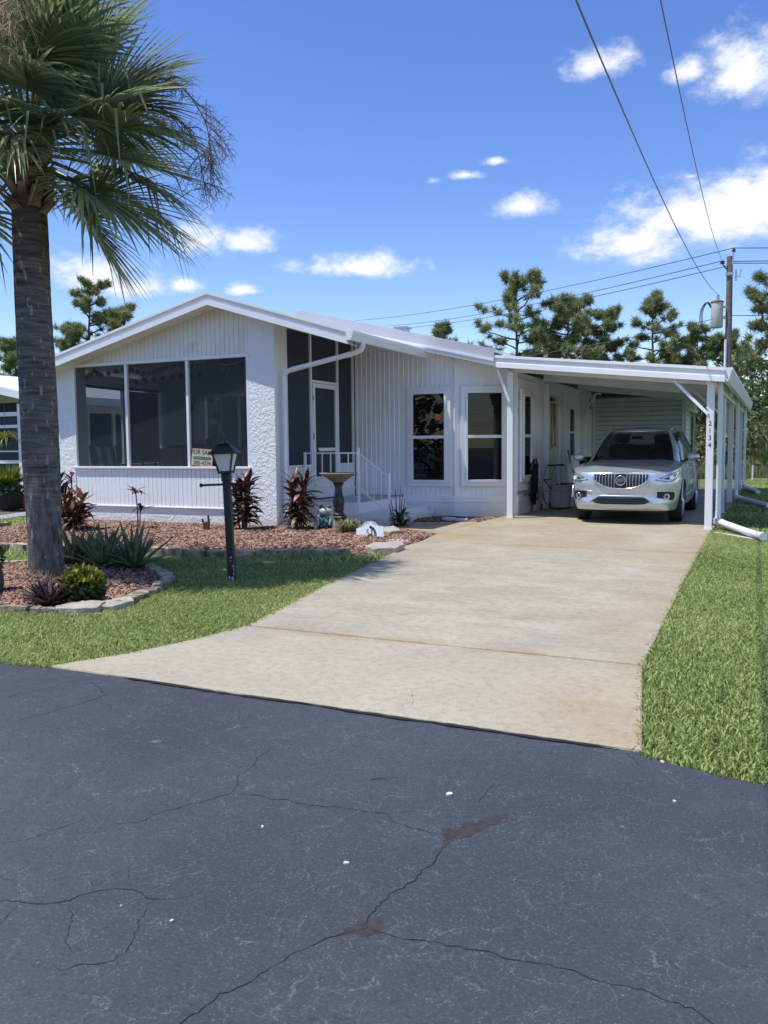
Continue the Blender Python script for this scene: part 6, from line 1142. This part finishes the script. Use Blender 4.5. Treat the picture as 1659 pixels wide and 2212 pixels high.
ti_plant((-10.10,9.98,.03), .68, .20, 6, 120, 'lower bronze and gold ti plant just right of the palm trunk', low=('tibronze','tigold','ti','ti'), topm='tibronze')
sp_ = thing('young_ti_plant', 'slender two-stemmed young ti plant below the porch window', 'plant', (-9.31, 10.54, .04))
for (bx, tx, hh, nl_) in ((0,-.02,.62,11),(.04,.07,.34,6)):
    MB().tube([(bx,0,-.04),(bx+.01,0,hh*.5),(tx,0,hh)], [.012,.011,.008], 6).build('cane', 'cane', sp_, world=False)
    for j in range(nl_): inst('leaf', random.choice(TI['ti' if j % 3 else 'tired']), sp_, aim(Vector((tx,0,hh-.05*(j/nl_))), j*2.399, random.uniform(.35,1.2), random.uniform(.6,.95), 0))
st_ = thing('cut_stump_canes', 'short cut-back dark canes in the mulch left of the lamp post', 'plant', (-8.12, 10.78, .03))
for a, b_, hh in ((-.04,-.09,.20),(0,-.02,.16),(.02,.03,.26),(.03,.035,.22)): MB().tube([(a*.6,0,-.04),((a+b_)/2,.01,hh*.6),(b_,0,hh)], [.022,.019,.016], 7).build('cane', 'stump', st_, world=False, smooth=50)
AL = [leaf_mesh('leaf', .50, .075, 'aloe', d, .55, 8, .018, .12) for d in (-.5, -.25, .15, .55)]; ALD = [leaf_mesh('leaf', .38, .06, 'aloedry', d, .5, 8, .012, .12) for d in (.3, .7)]
def aloe(loc, sc, n, label):
    t = thing('aloe_plant', label, 'plant', loc)
    for j in range(n):
        u = j/n; el = 1.38-1.15*u+random.uniform(-.1,.1); az = j*2.399; p = Vector((math.cos(az)*.03, math.sin(az)*.03, .0)); m = random.choice(AL) if u < .93 else random.choice(ALD); inst('leaf', m, t, aim(p, az, el, sc*random.uniform(.8,1.12)*(.82+.3*math.sin(math.pi*min(1, u*.9+.1))), random.uniform(-.15,.15)))
aloe((-6.80,7.08,.02), 1.02, 30, 'largest aloe rosette in the middle of the island clump'); aloe((-6.52,7.30,.02), .98, 26, 'aloe rosette on the right of the island clump'); aloe((-7.28,7.18,.02), 1.05, 24, 'aloe rosette beside the palm trunk on the left of the clump'); aloe((-7.02,7.42,.02), .95, 20, 'aloe rosette at the back of the island clump')
def leafcloud(C_, R__, n, size, flat=.0, up=.3):
    """diamond leaves spread through ellipsoids C_ (k,3) with radii R__ (k,3)"""
    k = RNG.integers(0, len(C_), n); v = RNG.normal(size=(n, 3)); v /= np.linalg.norm(v, axis=1)[:,None]; r = RNG.uniform(.25, 1, n)**(1/2.2); P = C_[k]+v*R__[k]*r[:,None]
    d = v*.6+RNG.normal(size=(n, 3))*.7+np.array([0,0,up]); d /= np.linalg.norm(d, axis=1)[:,None]; s = np.cross(d, RNG.normal(size=(n, 3))); s /= np.linalg.norm(s, axis=1)[:,None]; L_ = size*RNG.uniform(.6, 1.3, n); W_ = L_*.32
    V = np.empty((n, 4, 3)); V[:,0] = P; V[:,1] = P+d*(L_*.5)[:,None]+s*W_[:,None]; V[:,2] = P+d*L_[:,None]; V[:,3] = P+d*(L_*.5)[:,None]-s*W_[:,None]; F = (np.arange(n)[:,None]*4+np.arange(4)[None]); return V.reshape(-1, 3), F
cr2 = thing('croton_shrub', 'small yellow-green croton shrub at the foot of the palm', 'shrub', (-5.47, 5.46, 0)); cr2.scale = (.84, .84, .88)
V, F = leafcloud(np.array([[0,0,.20],[.08,.03,.17],[-.09,.02,.17]]), np.array([[.17,.17,.14],[.12,.12,.12],[.12,.12,.12]]), 520, .085, up=.9); np_mesh('outer_foliage', V+np.array([0,0,.02]), F, 'croton', cr2)
V, F = leafcloud(np.array([[0,0,.12]]), np.array([[.20,.20,.12]]), 500, .08, up=.2); np_mesh('inner_foliage', V, F, 'crotondk', cr2)
for k in range(6): a = k*1.05; MB().tube([(0,0,-.03),(math.cos(a)*.08,math.sin(a)*.08,.14),(math.cos(a)*.12,math.sin(a)*.12,.24)], [.008,.006,.004], 5).build('stem', 'cane', cr2, world=False)
BR = {m: [leaf_mesh('leaf', .22, .040, m, d, .5, 6, .004, .2) for d in (-.1, .3, .6)] for m in ('brom', 'bromred')}
def oyster(loc, n, label):
    t = thing('oyster_plant', label, 'plant', loc)
    for j in range(n): u = j/n; az = j*2.399; inst('leaf', random.choice(BR['brom' if j % 3 else 'bromred']), t, aim(Vector((0,0,.02)), az, 1.35-1.1*u, random.uniform(.95,1.35), 0))
oyster((-5.76,5.30,0), 40, 'dark purple rosette plant in front of the palm, left one'); oyster((-5.58,5.22,0), 30, 'dark purple rosette plant touching the yellow-green shrub')
lv = thing('grass_clump', 'pale striped grass clump behind the nativity sign', 'plant', (-5.80, 11.16, .03)); n = 300
a = RNG.uniform(0, 6.283, n); rr = RNG.uniform(0, .12, n); l = RNG.uniform(.16, .30, n); b = np.stack([np.cos(a)*rr, np.sin(a)*rr, np.zeros(n)], -1); o_ = np.stack([np.cos(a), np.sin(a), np.zeros(n)], -1); s = np.stack([-np.sin(a), np.cos(a), np.zeros(n)], -1)*.005; V = np.empty((n, 5, 3)); md = b+o_*(l*.35)[:,None]+np.array([0,0,1])*(l*.8)[:,None]; tp2 = b+o_*(l*.95)[:,None]+np.array([0,0,1])*(l*.62)[:,None]
V[:,0] = b-s; V[:,1] = b+s; V[:,2] = md+s; V[:,3] = md-s; V[:,4] = tp2; F = (np.arange(n)[:,None,None]*5+np.array([(0,1,2),(0,2,3),(3,2,4)])[None]).reshape(-1, 3); np_mesh('blades', V.reshape(-1, 3), F, 'lir', lv)
fp = thing('frangipani_plant', 'bare-stemmed plant with glossy leaves at its base by the steps', 'plant', (-5.80, 13.0, -.03)); GL = [leaf_mesh('leaf', .17, .055, 'glossy', d) for d in (.3, .8, 1.2)]
for (x, y, h_) in ((-.13,.0,.48),(-.06,.03,.66),(-.03,-.02,.55),(.04,.02,.70),(.09,0,.58),(.12,.03,.50),(-.17,.0,.40)): MB().tube([(x*.3,y*.3,0),(x*.6,y,h_*.4),(x*.8,y,h_*.7),(x,y,h_)], [.012,.010,.008,.005], 6).build('stem', 'cane', fp, world=False)
for j in range(64): az = j*2.399; inst('leaf', random.choice(GL), fp, aim(Vector((.05+math.cos(az)*.06, math.sin(az)*.06, random.uniform(.02,.24))), az, random.uniform(0,1.0), random.uniform(.8,1.15), 0))
sp2 = thing('tree_stump_planter', 'brown stump with small orange blooms at the left end of the island', 'stump', (-6.56, 5.40, 0)); MB().lathe([(.10,-.05),(.11,.02),(.14,.12),(.145,.20),(.11,.30),(.06,.34)], 20, fn=lambda r, z, a: r*(1+.08*math.sin(a*3+z*9))).build('stump', 'stump', sp2, smooth=60, world=False)
V, F = leafcloud(np.array([[0,0,.36]]), np.array([[.13,.13,.08]]), 120, .09); np_mesh('foliage', V, F, 'glossy', sp2); V, F = leafcloud(np.array([[.05,-.02,.40]]), np.array([[.08,.08,.05]]), 26, .04); np_mesh('blooms', V, F, 'orangep', sp2)
# ---- neighbour's front planting
pv = thing('paver_border', 'grey paver border of the neighbouring gravel bed, left of the palm', 'edging', (-14.3, 12.5, 0)); PM = bmesh_box('paver', .56, .29, .05, 'pave')
for k in range(16): t = k/15; x, y = -13.55-1.25*t, 10.6+4.2*t; inst('paver', PM, pv, Matrix.Translation((x+14.3-.3, y-12.5, -.03)) @ Matrix.Rotation(R_(16.5), 4, 'Z'))
MB().add([(x, y, -.03) for x, y in [(-14.0,10.4),(-14.95,14.7),(-22,14.7),(-22,10.4)]], [(0,1,2,3)]).build('gravel_bed', 'rock').__setitem__('kind', 'structure')
p1 = thing('fern_pot', 'black pot with yellow-green foliage and red flowers by the neighbouring house', 'potted plant', (-15.75, 13.6, 0)); MB().lathe([(.24,0),(.27,.05),(.32,.36),(.34,.40),(.31,.40),(.29,.34)], 24).build('pot', 'pot', p1, smooth=40, world=False)
n = 420; a = RNG.uniform(0, 6.283, n); el = RNG.uniform(.3, 1.5, n); l = RNG.uniform(.3, .62, n); b = np.stack([np.cos(a)*.12, np.sin(a)*.12, np.full(n, .55)], -1); d = np.stack([np.cos(a)*np.cos(el), np.sin(a)*np.cos(el), np.sin(el)], -1); s = np.stack([-np.sin(a), np.cos(a), np.zeros(n)], -1)*.022
V = np.empty((n, 4, 3)); V[:,0] = b; V[:,1] = b+d*(l*.5)[:,None]+s; V[:,2] = b+d*l[:,None]-np.array([0,0,1])*(l*.15)[:,None]; V[:,3] = b+d*(l*.5)[:,None]-s; np_mesh('fern', V.reshape(-1, 3), np.arange(n*4).reshape(-1, 4), 'fern', p1)
V, F = leafcloud(np.array([[0,-.1,.50],[.15,-.1,.46],[-.2,-.1,.46]]), np.array([[.3,.25,.16]]*3), 700, .07); np_mesh('bedding_foliage', V, F, 'darkfol', p1); V, F = leafcloud(np.array([[-.10,-.30,.62],[-.25,-.25,.58]]), np.array([[.06,.05,.04]]*2), 60, .05); np_mesh('red_flowers', V, F, 'red', p1); V, F = leafcloud(np.array([[.22,-.22,.50],[.3,-.1,.48]]), np.array([[.04,.04,.02]]*2), 24, .035); np_mesh('white_flowers', V, F, 'whitep', p1)
p2 = thing('terracotta_pot', 'terracotta pot behind the black fern pot', 'pot', (-15.6, 13.95, 0)); MB().lathe([(.13,0),(.17,.26),(.19,.27),(.19,.32),(.16,.32),(.15,.26)], 20).build('pot', 'terracotta', p2, smooth=40, world=False); V, F = leafcloud(np.array([[0,0,.40]]), np.array([[.16,.16,.12]]), 160, .08); np_mesh('foliage', V, F, 'darkfol', p2)
hp = thing('hanging_spider_plant', 'hanging spider plant in front of the neighbouring porch screen', 'potted plant', (-16.15, 13.95, 1.62)); MB().lathe([(.06,-.12),(.12,-.02),(.13,0),(.11,0),(.10,-.04)], 18).build('pot', 'pot', hp, smooth=40, world=False); MB().tube([(0,0,.0),(0,0,.85)], .006, 5).build('hanger', 'wire', hp, world=False)
SPL = leaf_mesh('leaf', .55, .028, 'fern', 1.9, .3, 8)
for j in range(46): inst('leaf', SPL, hp, aim(Vector((0,0,.0)), j*2.399, random.uniform(.3,1.2), random.uniform(.7,1.1), 0))
bo = thing('butterfly_ornament', 'pink and black butterfly ornament half hidden by the palm trunk', 'ornament', (-15.05, 13.75, 0)); MB().prism_xz([(0,.42),(.10,.62),(.20,.60),(.18,.48),(.05,.40)], -.01, .01).prism_xz([(0,.42),(-.10,.62),(-.20,.60),(-.18,.48),(-.05,.40)][::-1], -.01, .01).build('wings', 'pink', bo, world=False); MB().prism_xz([(0,.40),(.16,.44),(.14,.32),(.04,.34)], -.009, .009).prism_xz([(0,.40),(-.16,.44),(-.14,.32),(-.04,.34)][::-1], -.009, .009).build('lower_wings', 'pot', bo, world=False); MB().tube([(0,.02,0),(0,.02,.6)], .008, 6).build('stake', 'wire', bo, world=False)

# ================================================================== UTILITY POLE AND LINES
up_ = thing('utility_pole', 'weathered wooden utility pole behind the carport', 'utility pole', (-2.05, 41.5, 0)); MB().tube([(-2.03,41.5,-.1),(-2.04,41.55,5),(-2.06,41.6,9.74)], [.175,.15,.13], 16).build('shaft', 'pole', up_, smooth=50)
MB().bar((-1.95,41.5,9.35),(-1.90,41.5,9.92), .06, .06).build('top_bracket', 'alu', up_); MB().lathe([(.02,0),(.10,.02),(.05,.06),(.10,.09),(.04,.14),(.06,.18)], 12, (-1.90,41.5,9.90)).build('insulator', 'insul', up_, smooth=50)
MB().bar((-2.10,41.5,9.05),(-2.35,41.45,9.40), .05, .05).build('arm', 'pole', up_); MB().lathe([(.03,0),(.12,.03),(.06,.07),(.13,.11),(.05,.15)], 12, (-2.36,41.45,9.40)).build('insulator', 'insul', up_, smooth=50); MB().box(-2.22,-1.88,41.40,41.44,8.88,9.02).build('band', 'alu', up_)
fc = MB().bar((-1.78,41.4,8.62),(-1.78,41.4,9.10), .09, .09).build('fuse_cutout', 'alu', up_); MB().bar((-1.62,41.4,8.75),(-1.58,41.4,9.12), .08, .08).bar((-1.95,41.42,8.80),(-1.60,41.4,8.80), .04, .04).build('fuse_tube', 'trim_grey', fc)
MB().tube([(-2.15,41.38,4.0),(-2.15,41.38,6.02)], .06, 10).build('conduit', 'pipe', up_, smooth=50)
for z in (7.0, 7.5): MB().bar((-2.35,41.45,z),(-2.12,41.5,z), .05, .08).build('hanger_bracket', 'trim_grey', up_)
tf = thing('transformer', 'pale rust-streaked cylindrical transformer on the utility pole', 'transformer', (-2.54, 41.4, 6.58)); MB().lathe([(.24,0),(.26,.03),(.262,1.10),(.255,1.12)], 28).build('tank', 'tank', tf, smooth=40, world=False); MB().lathe([(.285,1.12),(.29,1.15),(.24,1.20),(.10,1.235)], 28).build('lid', 'rust', tf, smooth=40, world=False); MB().lathe([(.055,1.22),(.07,1.28),(.055,1.34),(.065,1.40),(.045,1.46)], 14, (.03,0,0)).build('bushing', 'alu', tf, smooth=50, world=False)
for k in range(3): MB().tube(smooth_path([(-.25,-.05,1.0-.06*k),(-.40-.03*k,-.1,1.15),(-.60-.05*k,-.12,.75),(-.58-.05*k,-.1,.1),(-.38,-.1,-.38),(.1,-.05,-.52),(.36,-.03,-.56)], [0]*7, 30)[0], .018, 6).build('cable', 'rubber', tf, smooth=60, world=False)
def sag(p, q, s, n=24):
    p = Vector(p); q = Vector(q); return [p.lerp(q, i/n)+Vector((0,0,-s*4*(i/n)*(1-i/n))) for i in range(n+1)]
def wire(p, q, s, r, label, ext=None): tag(MB().tube(sag(p, q, s)+([Vector(ext)] if ext else []), r, 5).build('power_line', 'wire', smooth=80), label, 'power line')
wire((-1.90,41.5,10.08), (-43.5,86,15.6), .55, .020, 'topmost power line running left from the pole top'); wire((-2.36,41.45,9.55), (-39.5,85.3,14.6), .5, .020, 'upper one of the two close lines running left from the pole arm'); wire((-2.15,41.45,9.30), (-38.8,85,14.2), .5, .020, 'lower one of the two close lines running left from the pole arm')
wire((-2.15,41.5,7.1), (-21.5,58.6,7.4), .35, .018, 'lowest power line passing behind the transformer toward the pines')
wire((-1.90,41.5,10.08), (10,46,10.3), .15, .020, 'topmost power line leaving the pole to the right'); wire((-2.0,41.5,9.5), (10,46,9.7), .1, .020, 'upper of two lines leaving the pole to the right'); wire((-2.0,41.5,9.42), (10,46,9.55), .12, .020, 'lower of two lines leaving the pole to the right'); wire((-1.95,41.5,7.1), (10,47,7.3), .12, .018, 'lowest power line leaving the pole to the right')
wire((-2.50,41.4,8.05), (-2.02,7.2,6.1), .55, .011, 'thick line from the transformer coming overhead toward the street', (-1.6,-28,7.6)); wire((-2.36,41.4,9.55), (-1.2,6.0,6.4), .55, .009, 'thin line from the pole arm coming overhead toward the street', (-.2,-28,8.2))

# ================================================================== TREES
def needles(centres, n_each, ln, wd, up=.35, squash=.8):
    C_ = np.repeat(np.asarray(centres), n_each, 0); n = len(C_); d = RNG.normal(size=(n, 3)); d[:,2] = d[:,2]*squash+up; d /= np.linalg.norm(d, axis=1)[:,None]; s = np.cross(d, RNG.normal(size=(n, 3))); s /= np.linalg.norm(s, axis=1)[:,None]
    l = ln*RNG.uniform(.55, 1.15, n); P = C_+RNG.normal(size=(n, 3))*ln*.16; V = np.empty((n, 3, 3)); V[:,0] = P-s*(wd*.5); V[:,1] = P+s*(wd*.5); V[:,2] = P+d*l[:,None]; return V.reshape(-1, 3), np.arange(n*3).reshape(-1, 3)
def pine(x, y, h, rad, label, seed, start=.45, nl=26, lean=0., tuft=.55, dens=1.0, moss=False, per=80):
    random.seed(seed); t = thing('pine_tree', label, 'pine tree', (x, y, -.05)); tr = [(lean*(k/8)**2*h*.12+random.uniform(-.12,.12)*(k > 0), random.uniform(-.1,.1)*(k > 0), h*.94*k/8) for k in range(9)]; r0 = .012*h+.05
    MB().tube(tr, [r0*(1-.86*k/8) for k in range(9)], 8).build('trunk', 'pinebark', t, smooth=50, world=False); lb = MB(); cs = []
    for k in range(nl):
        u = start+(1-start)*((k+random.random())/nl); p = Vector(catmull(tr, u*8)); az = k*2.399+random.uniform(-.5,.5); ll = rad*(1-.62*((u-start)/(1-start))**1.6)*random.uniform(.55,1.1)*(.55 if u < start+.08 and random.random() < .5 else 1); el = random.uniform(-.05,.35)+.5*(u-start)
        d = Vector((math.cos(az)*math.cos(el), math.sin(az)*math.cos(el), math.sin(el))); pts = [p]
        for j in range(1, 6): pts.append(p+d*ll*j/5+Vector((random.uniform(-.1,.1), random.uniform(-.1,.1), .05*ll*(j/5)**2+random.uniform(-.07,.07)))*1)
        lb.tube(pts, [.055*h/12*(1-.85*j/5)+.006 for j in range(6)], 5)
        for j in range(int(9*dens)):
            f_ = random.uniform(.42, 1.05) if j else 1.0; q = Vector(catmull([tuple(a) for a in pts], min(f_, .999)*5)); o_ = Vector((random.gauss(0,1), random.gauss(0,1), random.gauss(.3,.7)))*(.22*ll/2.2); e = q+o_; lb.tube([q, e], [.014,.006], 4); cs.append(e)
        if moss and random.random() < .5:
            q = pts[random.randint(2, 5)]; mo = MB(); L2 = random.uniform(.5, 1.5); mo.tube([q, q+Vector((.03,0,-L2*.5)), q+Vector((.05,0,-L2))], [.05,.09,.01], 5); mo.build('moss_strand', 'moss', t, world=False)
    for j in range(10): cs.append(Vector(tr[-1])+Vector((random.gauss(0,.25), random.gauss(0,.25), random.uniform(-.6,.4))))
    lb.build('limbs', 'pinebark', t, world=False, smooth=60); V, F = needles([tuple(c) for c in cs], per, tuft*.86, .05); np_mesh('crown', V, F, 'pine', t); return t
pine(-17.7,61.5,14.3,3.9,'tall open pine with a long left limb above the carport roof',1,.42,27,.0,.6,.8)
pine(-14.4,62.9,12.4,4.0,'broad dense pine just right of the tallest pine',2,.45,38,.2,.6,1.2)
pine(-11.8,64.0,11.6,2.4,'slim pine at the right shoulder of the broad pine',3,.5,22,.1,.55)
pine(-8.3,65.7,12.7,2.9,'pine with a round separate top left of the transformer',4,.42,25,-.1,.58,.8)
pine(-5.5,66.9,10.4,2.7,'pine with sparse twisted limbs between the round-topped pine and the pole',5,.45,26,.1,.55,.8)
pine(-3.5,67.6,9.5,2.6,'lower bushy pine directly behind the utility pole',6,.3,30,0,.55)
pine(0.4,66.5,13.0,4.3,'pine hung with moss strands at the right edge of the photo',7,.40,30,-.35,.62,1.,True)
pine(-22.4,59.0,10.7,1.9,'small pine top showing over the middle of the roof',8,.5,18,0,.5)
pine(-16.2,65.5,9.2,2.6,'low pine filling between the two tallest pines',9,.4,20,0,.5,.8); pine(-7.0,69.0,8.2,2.4,'short pine behind the sparse pine',11,.35,18,0,.5,.8)
pine(-46.6,48.0,14.2,2.9,'tall crooked pine left of the gable',12,.5,24,.25,.55,.9); pine(-44.0,49.0,12.0,2.3,'rounded pine just left of the gable slope',13,.35,30,0,.6,1.1); pine(-47.4,47.2,10.6,2.6,'bushy pine at the foot of the crooked pine, next to the palm trunk',14,.3,30,0,.6,1.1); pine(-51.6,45.3,9.6,2.6,'pine left of the palm trunk above the neighbouring roof',15,.3,26,0,.55); pine(-41.6,50.2,11.3,2.2,'pine tip peeking over the gable slope',16,.4,22,0,.55); pine(-45.3,50.5,10.4,2.3,'pine between the crooked pine and the rounded pine',17,.3,26,0,.55)
def broadleaf(x, y, h, rad, label, seed, nb=14, leaves=2600, size=.22, m='leaf', low=.25, name='oak_tree', cat='tree'):
    random.seed(seed); t = thing(name, label, cat, (x, y, -.05)); MB().tube([(0,0,0),(.1,0,h*.3),(.0,.1,h*.65)], [.03*h,.022*h,.01*h], 8).build('trunk', 'pinebark', t, smooth=50, world=False); lb = MB(); C_ = []; R2 = []
    for k in range(nb):
        a = k*2.399; zz = h*(low+(.92-low)*(k+.5)/nb); rr = rad*math.sqrt(max(.05, 1-((zz/h-.5)/.56)**2))*random.uniform(.35,.8); c = (math.cos(a)*rr, math.sin(a)*rr, zz); C_.append(c); s_ = rad*random.uniform(.26,.46); R2.append((s_, s_, s_*.72)); lb.tube([(0,0,h*.25),(c[0]*.5,c[1]*.5,h*.25+(zz-h*.25)*.6),c], [.012*h,.008*h,.003*h], 5)
    lb.build('limbs', 'pinebark', t, world=False); V, F = leafcloud(np.array(C_), np.array(R2), leaves, size); np_mesh('crown', V, F, m, t); return t
OK = [(-1.2,58,7.2,3.2,'oak crown directly right of the carport roof end'),(2.2,60,8.4,3.6,'oak crown at the right edge behind the lawn'),(-4.5,55,6.0,3.0,'oak seen between the carport posts'),(5.5,62,8,4,'oak farther right along the wood edge'),(-7.5,57,6.2,3.2,'oak behind the storage shed'),(-.2,50,4.8,2.6,'dark low oak at the wood edge right of the posts'),(2.6,49,4.6,2.6,'dark low oak at the far right wood edge')]
for k, (x, y, h_, r_2, lab) in enumerate(OK): broadleaf(x, y, h_, r_2, lab, 50+k, 18, 3600, .26, low=.18)
SC = [(-1.0,39.5,2.2,1.2),(.6,40.5,2.5,1.4),(-2.6,40.3,2.0,1.2),(2.2,39.6,2.3,1.3),(-4.0,41.5,2.4,1.4),(3.9,41,2.6,1.5),(-.2,44,3.2,1.7)]
SL = ['olive shrub behind the marker stake','olive shrub right of the stake against the wood','olive shrub seen between the last carport posts','olive shrub near the right edge of the back lawn','olive shrub behind the utility pole foot','olive shrub farthest right at the wood edge','taller shrub rising behind the marker stake']
for k, ((x, y, h_, r_2), lab) in enumerate(zip(SC, SL)): broadleaf(x, y, h_, r_2, lab, 80+k, 12, 1500, .17, 'leaf2', .12, 'scrub_bush', 'shrub')
for k, (x, y, lab) in enumerate([(-.35,37.6,'saw palmetto clump nearest the stake'),(.9,38.2,'saw palmetto clump at the right of the back lawn')]):
    t = thing('palmetto_clump', lab, 'shrub', (x, y, -.05))
    for j in range(16):
        az = j*2.399; el = random.uniform(.5,1.3); hub = Vector((math.cos(az)*math.cos(el), math.sin(az)*math.cos(el), math.sin(el)))*random.uniform(.6,1.0); d = hub.normalized(); s_ = Vector((-math.sin(az), math.cos(az), 0)); m = MB().tube([(0,0,0), hub], .012, 4)
        for i in range(18): ph = R_(-100+200*i/17); e = hub+(d*math.cos(ph)+s_*math.sin(ph))*.5; w_ = (d*-math.sin(ph)+s_*math.cos(ph))*.02; m.add([hub, hub.lerp(e, .5)+w_, e+Vector((0,0,-.06)), hub.lerp(e, .5)-w_], [(0,1,2,3)])
        m.build('frond', 'leaf2', t, world=False)
n = 26000; X_ = RNG.uniform(-14, 9, n); Y_ = RNG.uniform(34.6, 38.5, n); h_ = RNG.uniform(.15, .6, n); a = RNG.uniform(0, 6.283, n); b = np.stack([X_, Y_, np.full(n, -.06)], -1); s = np.stack([np.cos(a), np.sin(a), np.zeros(n)], -1)*.02; V = np.empty((n, 3, 3)); V[:,0] = b-s; V[:,1] = b+s; V[:,2] = b+np.stack([RNG.normal(0,.1,n), RNG.normal(0,.1,n), h_], -1); tag(np_mesh('tall_weeds', V.reshape(-1, 3), np.arange(n*3).reshape(-1, 3), 'dry'), 'strip of tall weeds between back lawn and wood', 'weeds', kind='stuff')
broadleaf(-15, -24, 8, 4.2, 'oak beside the house across the street', 91, 16, 1500, .4); [broadleaf(x, y, h_, r_, lab, sd_, 16, 1600, .45, low=.1) for x, y, h_, r_, lab, sd_ in ((3,-19,9,4.5,'oak right of the house across the street',92),(10,-18,8,4.5,'oak farthest right across the street',93),(-19,-13,8,4.2,'oak left of the house across the street',94),(-27,-12,8.5,4.6,'oak farthest left across the street',95))]
C_ = np.stack([RNG.uniform(-70, 30, 150), RNG.uniform(70, 84, 150), RNG.uniform(.6, 5.2, 150)], -1); V, F = leafcloud(C_, np.repeat(np.array([[2.6,2.0,1.9]]), 150, 0), 26000, .5); tag(np_mesh('far_wood', V, F, 'leaf'), 'dark mass of woodland behind the houses', 'woodland', kind='stuff')
C_ = np.stack([RNG.uniform(-100, -40, 70), RNG.uniform(52, 62, 70), RNG.uniform(.6, 5.0, 70)], -1); V, F = leafcloud(C_, np.repeat(np.array([[2.6,2.0,1.9]]), 70, 0), 12000, .5); tag(np_mesh('left_wood', V, F, 'leaf'), 'dark mass of woodland beyond the neighbouring house', 'woodland', kind='stuff')
